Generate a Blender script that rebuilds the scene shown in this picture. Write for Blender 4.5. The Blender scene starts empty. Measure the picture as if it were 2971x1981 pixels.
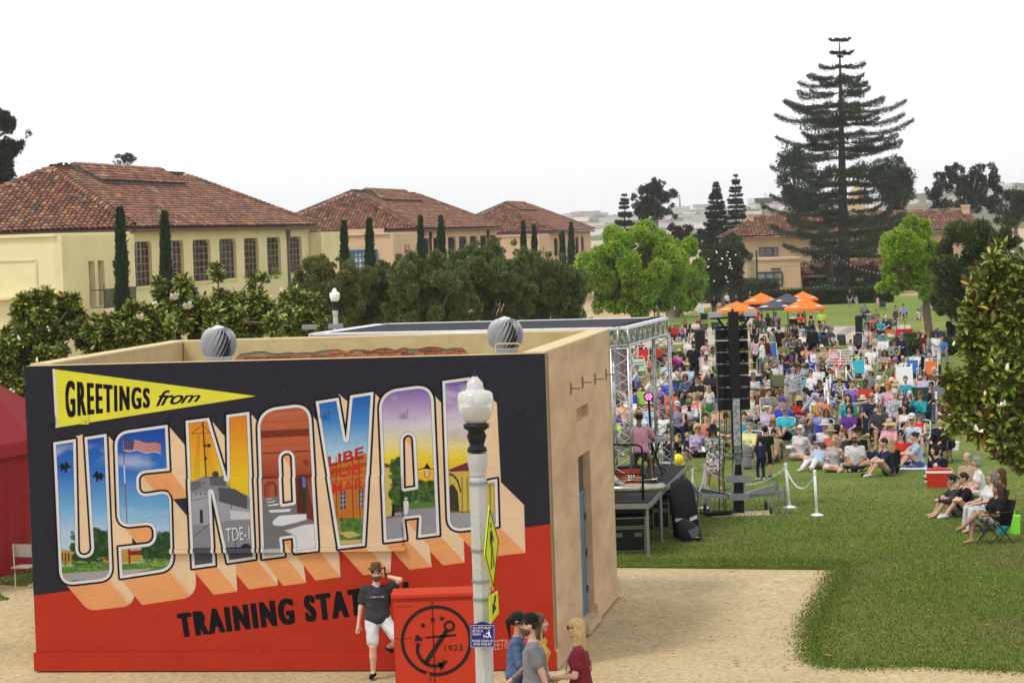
import bpy,math,random,colorsys
import numpy as np
from mathutils import Vector,Matrix,Euler
random.seed(7)
rng=np.random.default_rng(7)
SC=bpy.context.scene
COL=SC.collection
FPX=6947.0
PW,PH=2971.0,1981.0
CAMZ=6.9
PITCH=math.atan((990.5-669.5)/FPX)
ROLL=0.0335
cam_d=bpy.data.cameras.new('camera');cam=bpy.data.objects.new('camera',cam_d);COL.objects.link(cam)
cam_d.sensor_width=36.0;cam_d.lens=36.0*FPX/PW
cam_d.clip_start=0.5;cam_d.clip_end=20000
CAMROT=(Matrix.Rotation(math.pi/2-PITCH,3,'X')@Matrix.Rotation(-ROLL,3,'Z'))
cam.matrix_world=Matrix.Translation((0,0,CAMZ))@CAMROT.to_4x4()
SC.camera=cam
SC.view_settings.view_transform='Standard';SC.view_settings.look='None'
SC.view_settings.exposure=0.0;SC.view_settings.gamma=1.0
SC.render.engine='CYCLES'
SC.cycles.max_bounces=5;SC.cycles.diffuse_bounces=3;SC.cycles.glossy_bounces=2
SC.cycles.transmission_bounces=4;SC.cycles.transparent_max_bounces=8;SC.cycles.volume_bounces=0
SC.cycles.caustics_reflective=False ;SC.cycles.caustics_refractive=False
SC.cycles.use_denoising=True
SC.render.film_transparent=False
SUN_EL,SUN_AZ=math.radians(58),math.radians(215)
world=bpy.data.worlds.new('World');SC.world=world;world.use_nodes=True
nt=world.node_tree;nt.nodes.clear()
wo=nt.nodes.new('ShaderNodeOutputWorld');bg=nt.nodes.new('ShaderNodeBackground')
sky=nt.nodes.new('ShaderNodeTexSky');sky.sky_type='NISHITA';sky.sun_disc=False
sky.sun_elevation=SUN_EL;sky.sun_rotation=SUN_AZ
mul=nt.nodes.new('ShaderNodeMix');mul.data_type='RGBA';mul.blend_type='MULTIPLY'
mul.inputs['Factor'].default_value=1.0;mul.inputs[7].default_value=(0.1,0.1,0.1,1)
nt.links.new(sky.outputs[0],mul.inputs[6])
mixc=nt.nodes.new('ShaderNodeMix');mixc.data_type='RGBA';mixc.inputs['Factor'].default_value=0.94
nt.links.new(mul.outputs[2],mixc.inputs[6]);mixc.inputs[7].default_value=(1.13,1.14,1.17,1)
nt.links.new(mixc.outputs[2],bg.inputs['Color']);bg.inputs['Strength'].default_value=1.0
nt.links.new(bg.outputs[0],wo.inputs['Surface'])
sun_d=bpy.data.lights.new('sun','SUN');sun_d.energy=2.0;sun_d.angle=math.radians(12);sun_d.color=(1.0,0.95,0.87)
sun=bpy.data.objects.new('sun',sun_d);COL.objects.link(sun)
sdir=Vector((-math.sin(SUN_AZ)*-1*math.cos(SUN_EL)*-1,math.cos(SUN_AZ)*math.cos(SUN_EL),math.sin(SUN_EL)))
sdir=Vector((-0.42,-0.34,0.84)).normalized()
sky.sun_elevation=math.asin(sdir.z);sky.sun_rotation=math.atan2(sdir.x,sdir.y)
sun.rotation_euler=sdir.to_track_quat('Z','Y').to_euler()
_R=np.array(CAMROT)
GP=[(-50,0.0),(37,0.0),(70,-0.22),(110,-0.30),(170,-1.2),(253,-2.2),(330,-3.1),(420,-3.6),(1500,-3.6),(3400,-3.6)]
_gx=np.array([p[0] for p in GP]);_gz=np.array([p[1] for p in GP])
def gz(y):return float(np.interp(y,_gx,_gz))
def ray(px,py):
 c=np.array([(px-PW/2)/FPX,-(py-PH/2)/FPX,-1.0])
 return _R@c
def at(px,py,D):
 r=ray(px,py);return Vector(tuple(r*(D/r[1])))+Vector((0,0,CAMZ))
def gnd(px,py,h=0.0):
 r=ray(px,py);lo,hi=5.0,3000.0
 for _ in range(50):
  m=(lo+hi)/2
  if CAMZ+r[2]/r[1]*m>gz(m)+h:lo=m
  else :hi=m
 return at(px,py,lo)
def xat(px,py,D):
 p=at(px,py,D);return Vector((p.x,D,gz(D)))
def proj(p):
 d=_R.T@(np.array(p)-np.array([0,0,CAMZ]));return (PW/2-d[0]/d[2]*FPX,PH/2+d[1]/d[2]*FPX)
V2P=2971/2352.0
def V(x,y):return (x*V2P,y*V2P)
AZ=0.172
DV=Vector((math.sin(AZ),math.cos(AZ),0));EV=Vector((math.cos(AZ),-math.sin(AZ),0))
def tag(o,label=None ,cat=None ,group=None ,kind=None ):
 if label:o['label']=label
 if cat:o['category']=cat
 if group:o['group']=group
 if kind:o['kind']=kind
 return o
def empty(name,loc,label=None ,cat=None ,group=None ,rz=0.0):
 o=bpy.data.objects.new(name,None );COL.objects.link(o);o.location=loc;o.rotation_euler=(0,0,rz)
 o.empty_display_size=0.2
 return tag(o,label,cat,group)
def npmesh(name,v,f,mats=(),smooth=False ,midx=None ,uv=None ,fcol=None ):
 v=np.asarray(v,dtype=np.float32).reshape(-1,3);me=bpy.data.meshes.new(name)
 if isinstance(f,np.ndarray):
  n=f.shape[1];m=f.shape[0];loops=f.ravel().astype(np.int32);tot=np.full(m,n,np.int32)
 else :
  m=len(f);tot=np.array([len(q) for q in f],np.int32);loops=np.array([i for q in f for i in q],np.int32)
 st=np.zeros(m,np.int32);st[1:]=np.cumsum(tot)[:-1]
 me.vertices.add(len(v));me.vertices.foreach_set('co',v.ravel())
 me.loops.add(len(loops));me.loops.foreach_set('vertex_index',loops)
 me.polygons.add(m);me.polygons.foreach_set('loop_start',st)
 if midx is not None :me.polygons.foreach_set('material_index',np.asarray(midx,np.int32))
 me.update(calc_edges=True )
 me.polygons.foreach_set('use_smooth',np.full(m,bool(smooth)))
 for a in (mats if isinstance(mats,(list,tuple)) else (mats,)):me.materials.append(a)
 if uv is not None :
  l=me.uv_layers.new(name='UVMap');l.data.foreach_set('uv',np.asarray(uv,np.float32).ravel())
 if fcol is not None :
  a=me.attributes.new('tint','FLOAT_COLOR','FACE');c=np.ones((m,4),np.float32);c[:,:3]=fcol
  a.data.foreach_set('color',c.ravel())
 return me
def link(name,me,parent=None ,label=None ,cat=None ,group=None ,kind=None ,color=None ):
 o=bpy.data.objects.new(name,me);COL.objects.link(o)
 if parent is not None :o.parent=parent
 if color is not None :o.color=(*color[:3],1)
 return tag(o,label,cat,group,kind)
def frame(d,up=(0,0,1)):
 d=np.array(d,float);d/=np.linalg.norm(d);u=np.array(up,float)
 if abs(d@u)>0.98:u=np.array([1.0,0,0])
 a=np.cross(d,u);a/=np.linalg.norm(a);b=np.cross(a,d);return a,b
class MB:
 def __init__(s):s.v=[];s.f=[];s.m=[];s.mi=0
 def add(s,vs,fs):
  n=len(s.v);s.v.extend([tuple(map(float,p)) for p in vs])
  for q in fs:s.f.append(tuple(n+i for i in q));s.m.append(s.mi)
  return s
 def box(s,c,size,rz=0.0,ax=None ):
  hx,hy,hz=size[0]/2,size[1]/2,size[2]/2
  if ax is None :ca,sa=math.cos(rz),math.sin(rz);ax=((ca,sa,0),(-sa,ca,0),(0,0,1))
  ax=[np.array(a,float) for a in ax];c=np.array(c,float)
  vs=[c+ax[0]*hx*i+ax[1]*hy*j+ax[2]*hz*k for k in (-1,1) for j in (-1,1) for i in (-1,1)]
  return s.add(vs,[(0,2,3,1),(4,5,7,6),(0,1,5,4),(2,6,7,3),(0,4,6,2),(1,3,7,5)])
 def bar(s,a,b,w,h=None ,up=(0,0,1)):
  h=w if h is None else h;a=np.array(a,float);b=np.array(b,float);p,q=frame(b-a,up)
  p=p*w/2;q=q*h/2
  vs=[a-p-q,a+p-q,a+p+q,a-p+q,b-p-q,b+p-q,b+p+q,b-p+q]
  return s.add(vs,[(0,1,2,3),(7,6,5,4),(0,4,5,1),(1,5,6,2),(2,6,7,3),(3,7,4,0)])
 def tube(s,pts,r,n=6,cap=True ,closed=False ):
  pts=[np.array(p,float) for p in pts];k=len(pts);rs=r if isinstance(r,(list,tuple)) else [r]*k
  vs=[];pa=None
  for i in range(k):
   d=pts[min(i+1,k-1)]-pts[max(i-1,0)]
   d=d/(np.linalg.norm(d)+1e-9)
   if pa is None :a,b=frame(d)
   else :
    a=pa-d*(pa@d);nn=np.linalg.norm(a)
    if nn<1e-6:a,b=frame(d)
    else :a/=nn;b=np.cross(a,d)
   pa=a
   for j in range(n):
    t=2*math.pi*j/n;vs.append(pts[i]+(a*math.cos(t)+b*math.sin(t))*rs[i])
  fs=[(i*n+j,i*n+(j+1)%n,(i+1)*n+(j+1)%n,(i+1)*n+j) for i in range(k-1) for j in range(n)]
  if cap:fs+=[tuple(range(n))[::-1],tuple(range((k-1)*n,k*n))]
  return s.add(vs,fs)
 def lathe(s,c,prof,n=16,rx=1.0,ax=None ,cap=True ):
  c=np.array(c,float);vs=[]
  X,Y,Z=(np.array(a,float) for a in (ax or ((1,0,0),(0,1,0),(0,0,1))))
  for r,z in prof:
   for j in range(n):
    t=2*math.pi*j/n;vs.append(c+X*(r*math.cos(t)*rx)+Y*(r*math.sin(t))+Z*z)
  k=len(prof)
  fs=[(i*n+j,i*n+(j+1)%n,(i+1)*n+(j+1)%n,(i+1)*n+j) for i in range(k-1) for j in range(n)]
  if cap:
   if prof[0][0]>1e-4:fs.append(tuple(range(n))[::-1])
   if prof[-1][0]>1e-4:fs.append(tuple(range((k-1)*n,k*n)))
  return s.add(vs,fs)
 def poly(s,pts,th=None ,nrm=None ):
  pts=[np.array(p,float) for p in pts];n=len(pts)
  if th is None :return s.add(pts,[tuple(range(n))])
  o=np.array(nrm,float)*th;vs=pts+[p+o for p in pts]
  return s.add(vs,[tuple(range(n))[::-1],tuple(range(n,2*n))]+[(i,(i+1)%n,n+(i+1)%n,n+i) for i in range(n)])
 def mesh(s,name,mats,smooth=False ,off=None ):
  v=np.array(s.v,float).reshape(-1,3)
  if off is not None :v=v-np.array(off,float)
  return npmesh(name,v,s.f,mats,smooth,s.m if s.mi or any(s.m) else None )
 def build(s,name,mats,parent=None ,smooth=False ,**kw):
  off=parent_loc(parent) if parent is not None else None
  return link(name,s.mesh(name,mats,smooth,off),parent,**kw)
def parent_loc(p):
 l=Vector((0,0,0))
 while p is not None :l=l+p.location;p=p.parent
 return l
def children_of(o):return list(o.children)
def copy_tree(o,parent=None ):
 c=o.copy();COL.objects.link(c)
 if parent is not None :c.parent=parent
 for k in list(o.children):copy_tree(k,c)
 return c
_M={}
def mat(name,col=(0.5,0.5,0.5),rough=0.7,metal=0.0,var=0.0,scale=8.0,bump=0.0,bscale=60.0,ocol=False ,tint=False ,emit=None ,spec=0.2,stretch=None ,col2=None ,trans=0.0,randv=0.0,sheen=0.0,detail=5.0,backcol=None ):
 if name in _M:return _M[name]
 m=bpy.data.materials.new(name);m.use_nodes=True ;N=m.node_tree.nodes;L=m.node_tree.links
 b=N['Principled BSDF'];b.inputs['Roughness'].default_value=rough;b.inputs['Metallic'].default_value=metal
 b.inputs['Specular IOR Level'].default_value=spec
 tc=N.new('ShaderNodeTexCoord');src=tc.outputs['Object']
 if stretch:
  mp=N.new('ShaderNodeMapping');mp.inputs['Scale'].default_value=stretch;L.new(src,mp.inputs[0]);src=mp.outputs[0]
 cur=None
 if ocol:cur=N.new('ShaderNodeObjectInfo').outputs['Color']
 elif tint:
  a=N.new('ShaderNodeAttribute');a.attribute_name='tint';cur=a.outputs['Color']
 if backcol:
  g=N.new('ShaderNodeNewGeometry');mx=N.new('ShaderNodeMix');mx.data_type='RGBA'
  L.new(g.outputs['Backfacing'],mx.inputs['Factor'])
  if cur is None :mx.inputs[6].default_value=(*col,1)
  else :L.new(cur,mx.inputs[6])
  mx.inputs[7].default_value=(*backcol,1);cur=mx.outputs[2]
 if var>0 or col2:
  n=N.new('ShaderNodeTexNoise');n.inputs['Scale'].default_value=scale;n.inputs['Detail'].default_value=detail;n.inputs['Roughness'].default_value=0.65
  L.new(src,n.inputs['Vector'])
  if col2:
   cr=N.new('ShaderNodeMapRange');cr.inputs[1].default_value=0.38;cr.inputs[2].default_value=0.62;L.new(n.outputs['Fac'],cr.inputs[0])
   mx=N.new('ShaderNodeMix');mx.data_type='RGBA';L.new(cr.outputs[0],mx.inputs['Factor'])
   if cur is None :mx.inputs[6].default_value=(*col,1)
   else :L.new(cur,mx.inputs[6])
   mx.inputs[7].default_value=(*col2,1);cur=mx.outputs[2]
  if var>0:
   hs=N.new('ShaderNodeHueSaturation');mr=N.new('ShaderNodeMapRange')
   mr.inputs[1].default_value=0.3;mr.inputs[2].default_value=0.7;mr.inputs[3].default_value=1-var;mr.inputs[4].default_value=1+var
   L.new(n.outputs['Fac'],mr.inputs[0]);L.new(mr.outputs[0],hs.inputs['Value'])
   if cur is None :hs.inputs['Color'].default_value=(*col,1)
   else :L.new(cur,hs.inputs['Color'])
   cur=hs.outputs[0]
 if randv>0:
  oi=N.new('ShaderNodeObjectInfo');hs=N.new('ShaderNodeHueSaturation');mr=N.new('ShaderNodeMapRange')
  mr.inputs[3].default_value=1-randv;mr.inputs[4].default_value=1+randv
  L.new(oi.outputs['Random'],mr.inputs[0]);L.new(mr.outputs[0],hs.inputs['Value'])
  if cur is None :hs.inputs['Color'].default_value=(*col,1)
  else :L.new(cur,hs.inputs['Color'])
  cur=hs.outputs[0]
 if cur is None :b.inputs['Base Color'].default_value=(*col,1)
 else :L.new(cur,b.inputs['Base Color'])
 if bump>0:
  n2=N.new('ShaderNodeTexNoise');n2 .inputs['Scale'].default_value=bscale;n2 .inputs['Detail'].default_value=4
  L.new(src,n2 .inputs['Vector']);bp=N.new('ShaderNodeBump');bp.inputs['Strength'].default_value=min(1,bump);bp.inputs['Distance'].default_value=0.02
  L.new(n2 .outputs['Fac'],bp.inputs['Height']);L.new(bp.outputs[0],b.inputs['Normal'])
 if emit:b.inputs['Emission Color'].default_value=(*emit[0],1);b.inputs['Emission Strength'].default_value=emit[1]
 if trans>0:b.inputs['Transmission Weight'].default_value=trans;b.inputs['IOR'].default_value=1.45
 _M[name]=m;return m
def srgb(r,g,b):
 return tuple(((c/255)/12.92 if c<=10 else ((c/255+0.055)/1.055)**2.4) for c in (r,g,b))
def text_tris(s,offset=0.0,shear=0.0,spacing=1.0,align='LEFT'):
 c=bpy.data.curves.new('t','FONT');c.body=s;c.size=1.0;c.offset=offset;c.shear=shear;c.space_character=spacing;c.align_x=align
 o=bpy.data.objects.new('t',c);COL.objects.link(o)
 dg=bpy.context.evaluated_depsgraph_get();dg.update()
 me=bpy.data.meshes.new_from_object(o.evaluated_get(dg));me.calc_loop_triangles()
 v=np.array([tuple(x.co)[:2] for x in me.vertices]);t=np.array([tuple(x.vertices) for x in me.loop_triangles])
 bpy.data.objects.remove(o);bpy.data.curves.remove(c);bpy.data.meshes.remove(me)
 return v,t
def text_on(name,s,origin,ux,uy,w,h,m,parent,n,offset=0.02,spacing=1.0):
 v,t=text_tris(s,offset,0,spacing);lo=v.min(0);hi=v.max(0);q=(v-lo)/(hi-lo)
 O=np.array(origin);X=np.array(ux);Y=np.array(uy);nn=np.array(n)
 p=O+q[:,:1]*w*X+q[:,1:]*h*Y+nn*0.002
 if np.cross(X,Y)@nn<0:t=t[:,::-1]
 return link(name,npmesh(name,p-np.array(parent_loc(parent)),t,m),parent)
 # ================================================================ SETTING: ground, paths, hills
def P_(pts):return [V(*p) for p in pts]
def grid_sheet(name,xs,ys,dz,m,kind='structure',mask=None ):
 X,Y=np.meshgrid(xs,ys);Z=np.interp(Y,_gx,_gz)+dz
 v=np.stack([X,Y,Z],-1).reshape(-1,3);nx=len(xs)
 f=[(j*nx+i,j*nx+i+1,(j+1)*nx+i+1,(j+1)*nx+i) for j in range(len(ys)-1) for i in range(nx-1)]
 return link(name,npmesh(name,v,np.array(f),m),kind=kind)
def ground_mat(name,c1,c2,c3,s1,s2,bump,rough=0.95,spots=None ):
 m=bpy.data.materials.new(name);m.use_nodes=True ;N=m.node_tree.nodes;L=m.node_tree.links;b=N['Principled BSDF']
 b.inputs['Roughness'].default_value=rough;b.inputs['Specular IOR Level'].default_value=0.15
 tc=N.new('ShaderNodeTexCoord')
 def noise(sc,det=6,ro=0.6):
  n=N.new('ShaderNodeTexNoise');n.inputs['Scale'].default_value=sc;n.inputs['Detail'].default_value=det;n.inputs['Roughness'].default_value=ro
  L.new(tc.outputs['Object'],n.inputs['Vector']);return n
 def mix(a,bb,fac,lo=0.35,hi=0.65):
  r=N.new('ShaderNodeMapRange');r.inputs[1].default_value=lo;r.inputs[2].default_value=hi;L.new(fac,r.inputs[0])
  x=N.new('ShaderNodeMix');x.data_type='RGBA';L.new(r.outputs[0],x.inputs['Factor'])
  for sock,val in ((x.inputs[6],a),(x.inputs[7],bb)):
   if isinstance(val,tuple):sock.default_value=(*val,1)
   else :L.new(val,sock)
  return x.outputs[2]
 n1=noise(s1);n2=noise(s2,8,0.75);n3=noise(s1*0.17,3)
 c=mix(c1,c2,n1 .outputs['Fac']);c=mix(c,c3,n3 .outputs['Fac'],0.48,0.72);
 d=N.new('ShaderNodeHueSaturation');r=N.new('ShaderNodeMapRange');r.inputs[1].default_value=0.25;r.inputs[2].default_value=0.75;r.inputs[3].default_value=0.55;r.inputs[4].default_value=1.45
 L.new(n2 .outputs['Fac'],r.inputs[0]);L.new(r.outputs[0],d.inputs['Value']);L.new(c,d.inputs['Color']);c=d.outputs[0]
 if spots:
  n4=noise(spots[1],4,0.7);c=mix(c,spots[0],n4 .outputs['Fac'],spots[2],spots[2]+0.05)
 n5=noise(s2*6,5,.8);d5=N.new('ShaderNodeHueSaturation');r5=N.new('ShaderNodeMapRange');r5 .inputs[1].default_value=0.3;r5 .inputs[2].default_value=0.7;r5 .inputs[3].default_value=0.6;r5 .inputs[4].default_value=1.4
 L.new(n5 .outputs['Fac'],r5 .inputs[0]);L.new(r5 .outputs[0],d5 .inputs['Value']);L.new(c,d5 .inputs['Color']);c=d5 .outputs[0]
 L.new(c,b.inputs['Base Color'])
 bp=N.new('ShaderNodeBump');bp.inputs['Strength'].default_value=bump;bp.inputs['Distance'].default_value=0.05
 L.new(n2 .outputs['Fac'],bp.inputs['Height']);L.new(bp.outputs[0],b.inputs['Normal'])
 return m
M_dirt=ground_mat('decomposed granite',(0.50,0.395,0.23),(0.44,0.34,0.19),(0.36,0.28,0.155),0.55,9.0,0.5,spots=((0.14,0.10,0.05),2.3,0.70))
M_lawn=ground_mat('lawn',(0.145,0.195,0.033),(0.09,0.14,0.022),(0.22,0.19,0.065),0.42,5.5,0.9)
M_lawnfar=ground_mat('lawn far',(0.16,0.22,0.032),(0.12,0.175,0.026),(0.24,0.225,0.075),0.09,1.6,0.8)
M_conc=ground_mat('concrete',(0.44,0.40,0.33),(0.38,0.34,0.28),(0.46,0.37,0.24),0.3,8.0,0.2)
M_pathfar=ground_mat('tan path',(0.50,0.37,0.21),(0.43,0.31,0.17),(0.40,0.28,0.16),0.3,4.0,0.2)
ys=sorted(set(list(np.arange(0,120,6))+[37,70,110]+list(np.arange(120,440,10))+[253,330,420,600,1500,2500,3400]))
grid_sheet('ground',[-6000,-1500,-400,-100,-40,0,40,100,400,1500,6000],ys,-0.012,M_dirt)
def sheet_poly(name,pix,dz,m,ragged=0.0,kind='structure',world=None ,step=5.0,thick=0.0):
 pts=world if world else [gnd(*V(*p)) for p in pix]
 pts=[(p[0],p[1]) for p in pts]
 if ragged:
  out=[];k=len(pts)
  for i in range(k):
   a=np.array(pts[i]);b=np.array(pts[(i+1)%k]);n=max(1,min(160,int(np.linalg.norm(b-a)/0.12)))
   for j in range(n):
    p=a+(b-a)*j/n;out.append((p[0]+rng.normal(0,ragged),p[1]+rng.normal(0,ragged)))
  pts=out
 import bmesh
 bm=bmesh.new();vs=[bm.verts.new((x,y,0)) for x,y in pts];bm.faces.new(vs)
 bmesh.ops.triangulate(bm,faces=bm.faces[:])
 y0=min(p[1] for p in pts);y1=max(p[1] for p in pts)
 cuts=[g[0] for g in GP if y0<g[0]<y1]
 for c in cuts:bmesh.ops.bisect_plane(bm,geom=bm.verts[:]+bm.edges[:]+bm.faces[:],plane_co=(0,c,0),plane_no=(0,1,0))
 for v in bm.verts:v.co.z=gz(v.co.y)+dz
 bmesh.ops.recalc_face_normals(bm,faces=bm.faces[:])
 if sum(f.normal.z for f in bm.faces)<0:bmesh.ops.reverse_faces(bm,faces=bm.faces[:])
 me=bpy.data.meshes.new(name);bm.to_mesh(me);bm.free();me.materials.append(m)
 return link(name,me,kind=kind)
g=lambda x,y:tuple(gnd(*V(x,y)))[:2]
lawn_w=[g(1300,1300),g(1500,1299),g(1700,1298),g(1936,1299),g(1925,1330),g(1893,1385),g(1862,1440),g(1862,1490),g(1880,1525),g(1960,1532),g(2120,1528),g(2352,1540),(14,34),(60,36),(80,170),(-6,170),g(1380,830),g(1380,900)]
sheet_poly('lawn',None ,0.0,M_lawn,ragged=0.06,world=lawn_w)
sheet_poly('lawn_by_tent',[(-60,1335),(60,1345),(150,1300),(150,1230),(-200,1230),(-200,1395),(20,1375)],0.0,M_lawn,ragged=0.05)
yA,yB=126,151
plaza=sheet_poly('plaza_paving',None ,0.012,M_conc,world=[g(1400,812),g(1440,803),g(1560,791),g(1700,794),g(1880,792),g(2088,778),g(2092,746),g(1930,750),g(1700,756),g(1630,753),g(1560,771),g(1450,786),g(1400,795)])
sheet_poly('far_lawn',None ,0.006,M_lawnfar,world=[(-4,169),(78,169),(90,262),g(1690,687),g(1600,715),g(1485,742)])
tan=sheet_poly('tan_path',None ,0.008,M_pathfar,world=[g(1440,762),g(1485,742),g(1600,715),g(1700,685),g(2100,672),g(2100,666),g(1640,678),g(1380,720),g(1290,758)])
mb=MB()
M_joint=mat('paving joint',(0.22,0.19,0.15),0.9);M_pav=mat('grey brick band',(0.26,0.22,0.21),0.85,var=0.3,scale=2.0)
c0,c1=g(1935,752),g(1880,788)
bandA=[g(1948,751),g(1972,751),g(1912,790),g(1878,790)]
sheet_poly('brick_band',None ,0.017,M_pav,world=bandA)
for x0_,x1_ in ((1640,1668),(1720,1748),(1800,1828),(1985,2000),(2040,2052)):
 a,b=gnd(*V(x0_,791)),gnd(*V(x1_,753));a.z+=.014;b.z+=.014;mb.bar(a,b,0.09,0.012)
for yy in (765,778):
 a,b=gnd(*V(1610,yy)),gnd(*V(2086,yy-8));a.z+=.014;b.z+=.014;mb.bar(a,b,0.09,0.012)
mb.build('paving_joints',M_joint,kind='structure')
def hill(name,D,prof,depth,m,base=-8.0):
 xs=np.linspace(prof[0][0],prof[-1][0],90);v=[];ys_=np.linspace(0,1,14)
 px=[p[0] for p in prof];py=[p[1] for p in prof]
 for t in ys_:
  for x in xs:
   top=at(*V(x,np.interp(x,px,py)),D);y=D-depth+depth*t*2.0
   k=math.sin(min(1,t*2)*math.pi/2)**1.3 if t<0.5 else math.cos((t-0.5)*math.pi)**0.7
   w=top.x*(y/D)+rng.normal(0,D*0.002);z=base+(top.z-base)*k+rng.normal(0,(top.z-base)*0.02)*(k>0.05)
   v.append((w,y,z))
 n=len(xs);f=[(j*n+i,j*n+i+1,(j+1)*n+i+1,(j+1)*n+i) for j in range(len(ys_)-1) for i in range(n-1)]
 return link(name,npmesh(name,v,np.array(f),m,True ),kind='structure')
M_hill=ground_mat('hillside scrub',(0.10,0.115,0.055),(0.17,0.14,0.085),(0.07,0.09,0.045),0.012,0.05,0.0)
HILL_D=2300.0
HP=[(500,556),(800,545),(1000,534),(1150,522),(1330,496),(1420,500),(1500,490),(1570,484),(1650,478),(1760,474),(1840,470),(1960,462),(2100,446),(2200,432),(2300,425),(2420,420),(2600,430),(2800,440)]
hill('hill',HILL_D,HP,700,M_hill)
def hill_top(x,frac):
 px=[p[0] for p in HP];py=[p[1] for p in HP];top=at(*V(x,np.interp(x,px,py)),HILL_D)
 t=frac*0.5;y=HILL_D-700+1400*t;k=math.sin(min(1,t*2)*math.pi/2)**1.3
 return Vector((top.x*y/HILL_D,y,-8+(top.z+8)*k))
 # ================================================================ the painted service building
def GV(x,y,h=0):return gnd(*V(x,y),h)
cR=GV(1275,1537);cL=GV(85,1541);cB=GV(1419,1369)
wd=(cR-cL);wd.z=0;BW=wd.length;bx=wd.normalized()
bd=(cB-cR);bd.z=0;BD=bd.length;by=bd.normalized()
nrm_f=Vector((bx.y,-bx.x,0));BH=4.97
cR.z=cL.z=0
building=empty('service_building',(cL+cR)/2,'flat-roofed stucco building with a postcard mural on its front and a tan side wall','building')
M_stucco=mat('tan stucco',srgb(192,161,131),.95,var=.12,scale=1.6,bump=.45,bscale=40,col2=srgb(203,174,142),spec=.15,stretch=(1,.25,1))
M_cream=mat('cream parapet paint',srgb(206,186,138),0.9,var=0.16,scale=3,col2=srgb(178,158,112),bump=0.3,bscale=30)
TW,TH=1840,1118
MUR=np.zeros((TH,TW,3),np.float32)
Of=cL;WZ0=0.0
def wall_uv(px,py):
 r=Vector(tuple(ray(px,py)));o=Vector((0,0,CAMZ));t=(Of-o).dot(nrm_f)/r.dot(nrm_f);p=o+r*t
 return ((p-Of).dot(bx)/BW*TW,(1-p.z/BH)*TH)
def Lz(x,y):return wall_uv(x/1.599,1000+y/1.599)
def Rz(x,y):return wall_uv(700+x/1.599,1000+y/1.599)
def Lp(*pts):return [Lz(*p[:2])+tuple(p[2:]) for p in pts]
def Rp(*pts):return [Rz(*p[:2])+tuple(p[2:]) for p in pts]
SCT=abs(Lz(1000,500)[0]-Lz(0,500)[0])/1000
def rounded(pts):
 out=[];n=len(pts)
 for i,p in enumerate(pts):
  r=(p[2] if len(p)>2 else 0)*SCT
  if r<=0:out.append(p[:2]);continue
  P=np.array(p[:2]);A=np.array(pts[i-1][:2]);B=np.array(pts[(i+1)%n][:2])
  a=P+(A-P)/np.linalg.norm(A-P)*min(r,np.linalg.norm(A-P)*.5);b=P+(B-P)/np.linalg.norm(B-P)*min(r,np.linalg.norm(B-P)*.5)
  for t in np.linspace(0,1,8):out.append(tuple((1-t)**2*a+2*t*(1-t)*(P*.85+(a+b)*.075)+t*t*b))
 return out
def sdpoly(pts,pad=0):
 if any(len(p)>2 for p in pts):pts=rounded(pts)
 P=np.array([tuple(p)[:2] for p in pts]);x0,y0=np.floor(P.min(0)-pad-2).astype(int);x1,y1=np.ceil(P.max(0)+pad+2).astype(int)
 x0,y0,x1,y1=max(x0,0),max(y0,0),min(x1,TW),min(y1,TH)
 if x1<=x0 or y1<=y0:return None
 X,Y=np.meshgrid(np.arange(x0,x1)+.5,np.arange(y0,y1)+.5);d=np.full(X.shape,1e9);ins=np.zeros(X.shape,bool)
 for i in range(len(P)):
  ax,ay=P[i-1];bx_,by_=P[i];ex,ey=bx_-ax,by_-ay;L2=ex*ex+ey*ey+1e-9
  t=np.clip(((X-ax)*ex+(Y-ay)*ey)/L2,0,1);d=np.minimum(d,(X-ax-t*ex)**2+(Y-ay-t*ey)**2)
  if ay!=by_:ins^=((ay>Y)!=(by_>Y))&(X<ex*(Y-ay)/(by_-ay)+ax)
 return np.where(ins,-1,1)*np.sqrt(d),(x0,y0,x1,y1)
CLIP=None
def blend(cov,box,col):
 x0,y0,x1,y1=box
 if CLIP is not None :cov=cov*CLIP[y0:y1,x0:x1]
 c=np.asarray(col,np.float32);reg=MUR[y0:y1,x0:x1];MUR[y0:y1,x0:x1]=reg+(c-reg)*cov[...,None ]
def fill(pts,col,soft=1.0,alpha=1.0):
 r=sdpoly(pts,soft)
 if r is None :return
 blend(np.clip(0.5-r[0]/soft,0,1)*alpha,r[1],col)
def stroke(pts,w,col,alpha=1.0):
 for a,b in zip(pts[:-1],pts[1:]):
  x0,y0=int(max(0,min(a[0],b[0])-w-2)),int(max(0,min(a[1],b[1])-w-2));x1,y1=int(min(TW,max(a[0],b[0])+w+3)),int(min(TH,max(a[1],b[1])+w+3))
  if x1<=x0 or y1<=y0:continue
  X,Y=np.meshgrid(np.arange(x0,x1)+.5,np.arange(y0,y1)+.5);ex,ey=b[0]-a[0],b[1]-a[1]
  t=np.clip(((X-a[0])*ex+(Y-a[1])*ey)/(ex*ex+ey*ey+1e-9),0,1);d=np.hypot(X-a[0]-t*ex,Y-a[1]-t*ey)
  blend(np.clip(w/2-d+.5,0,1)*alpha,(x0,y0,x1,y1),col)
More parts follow.
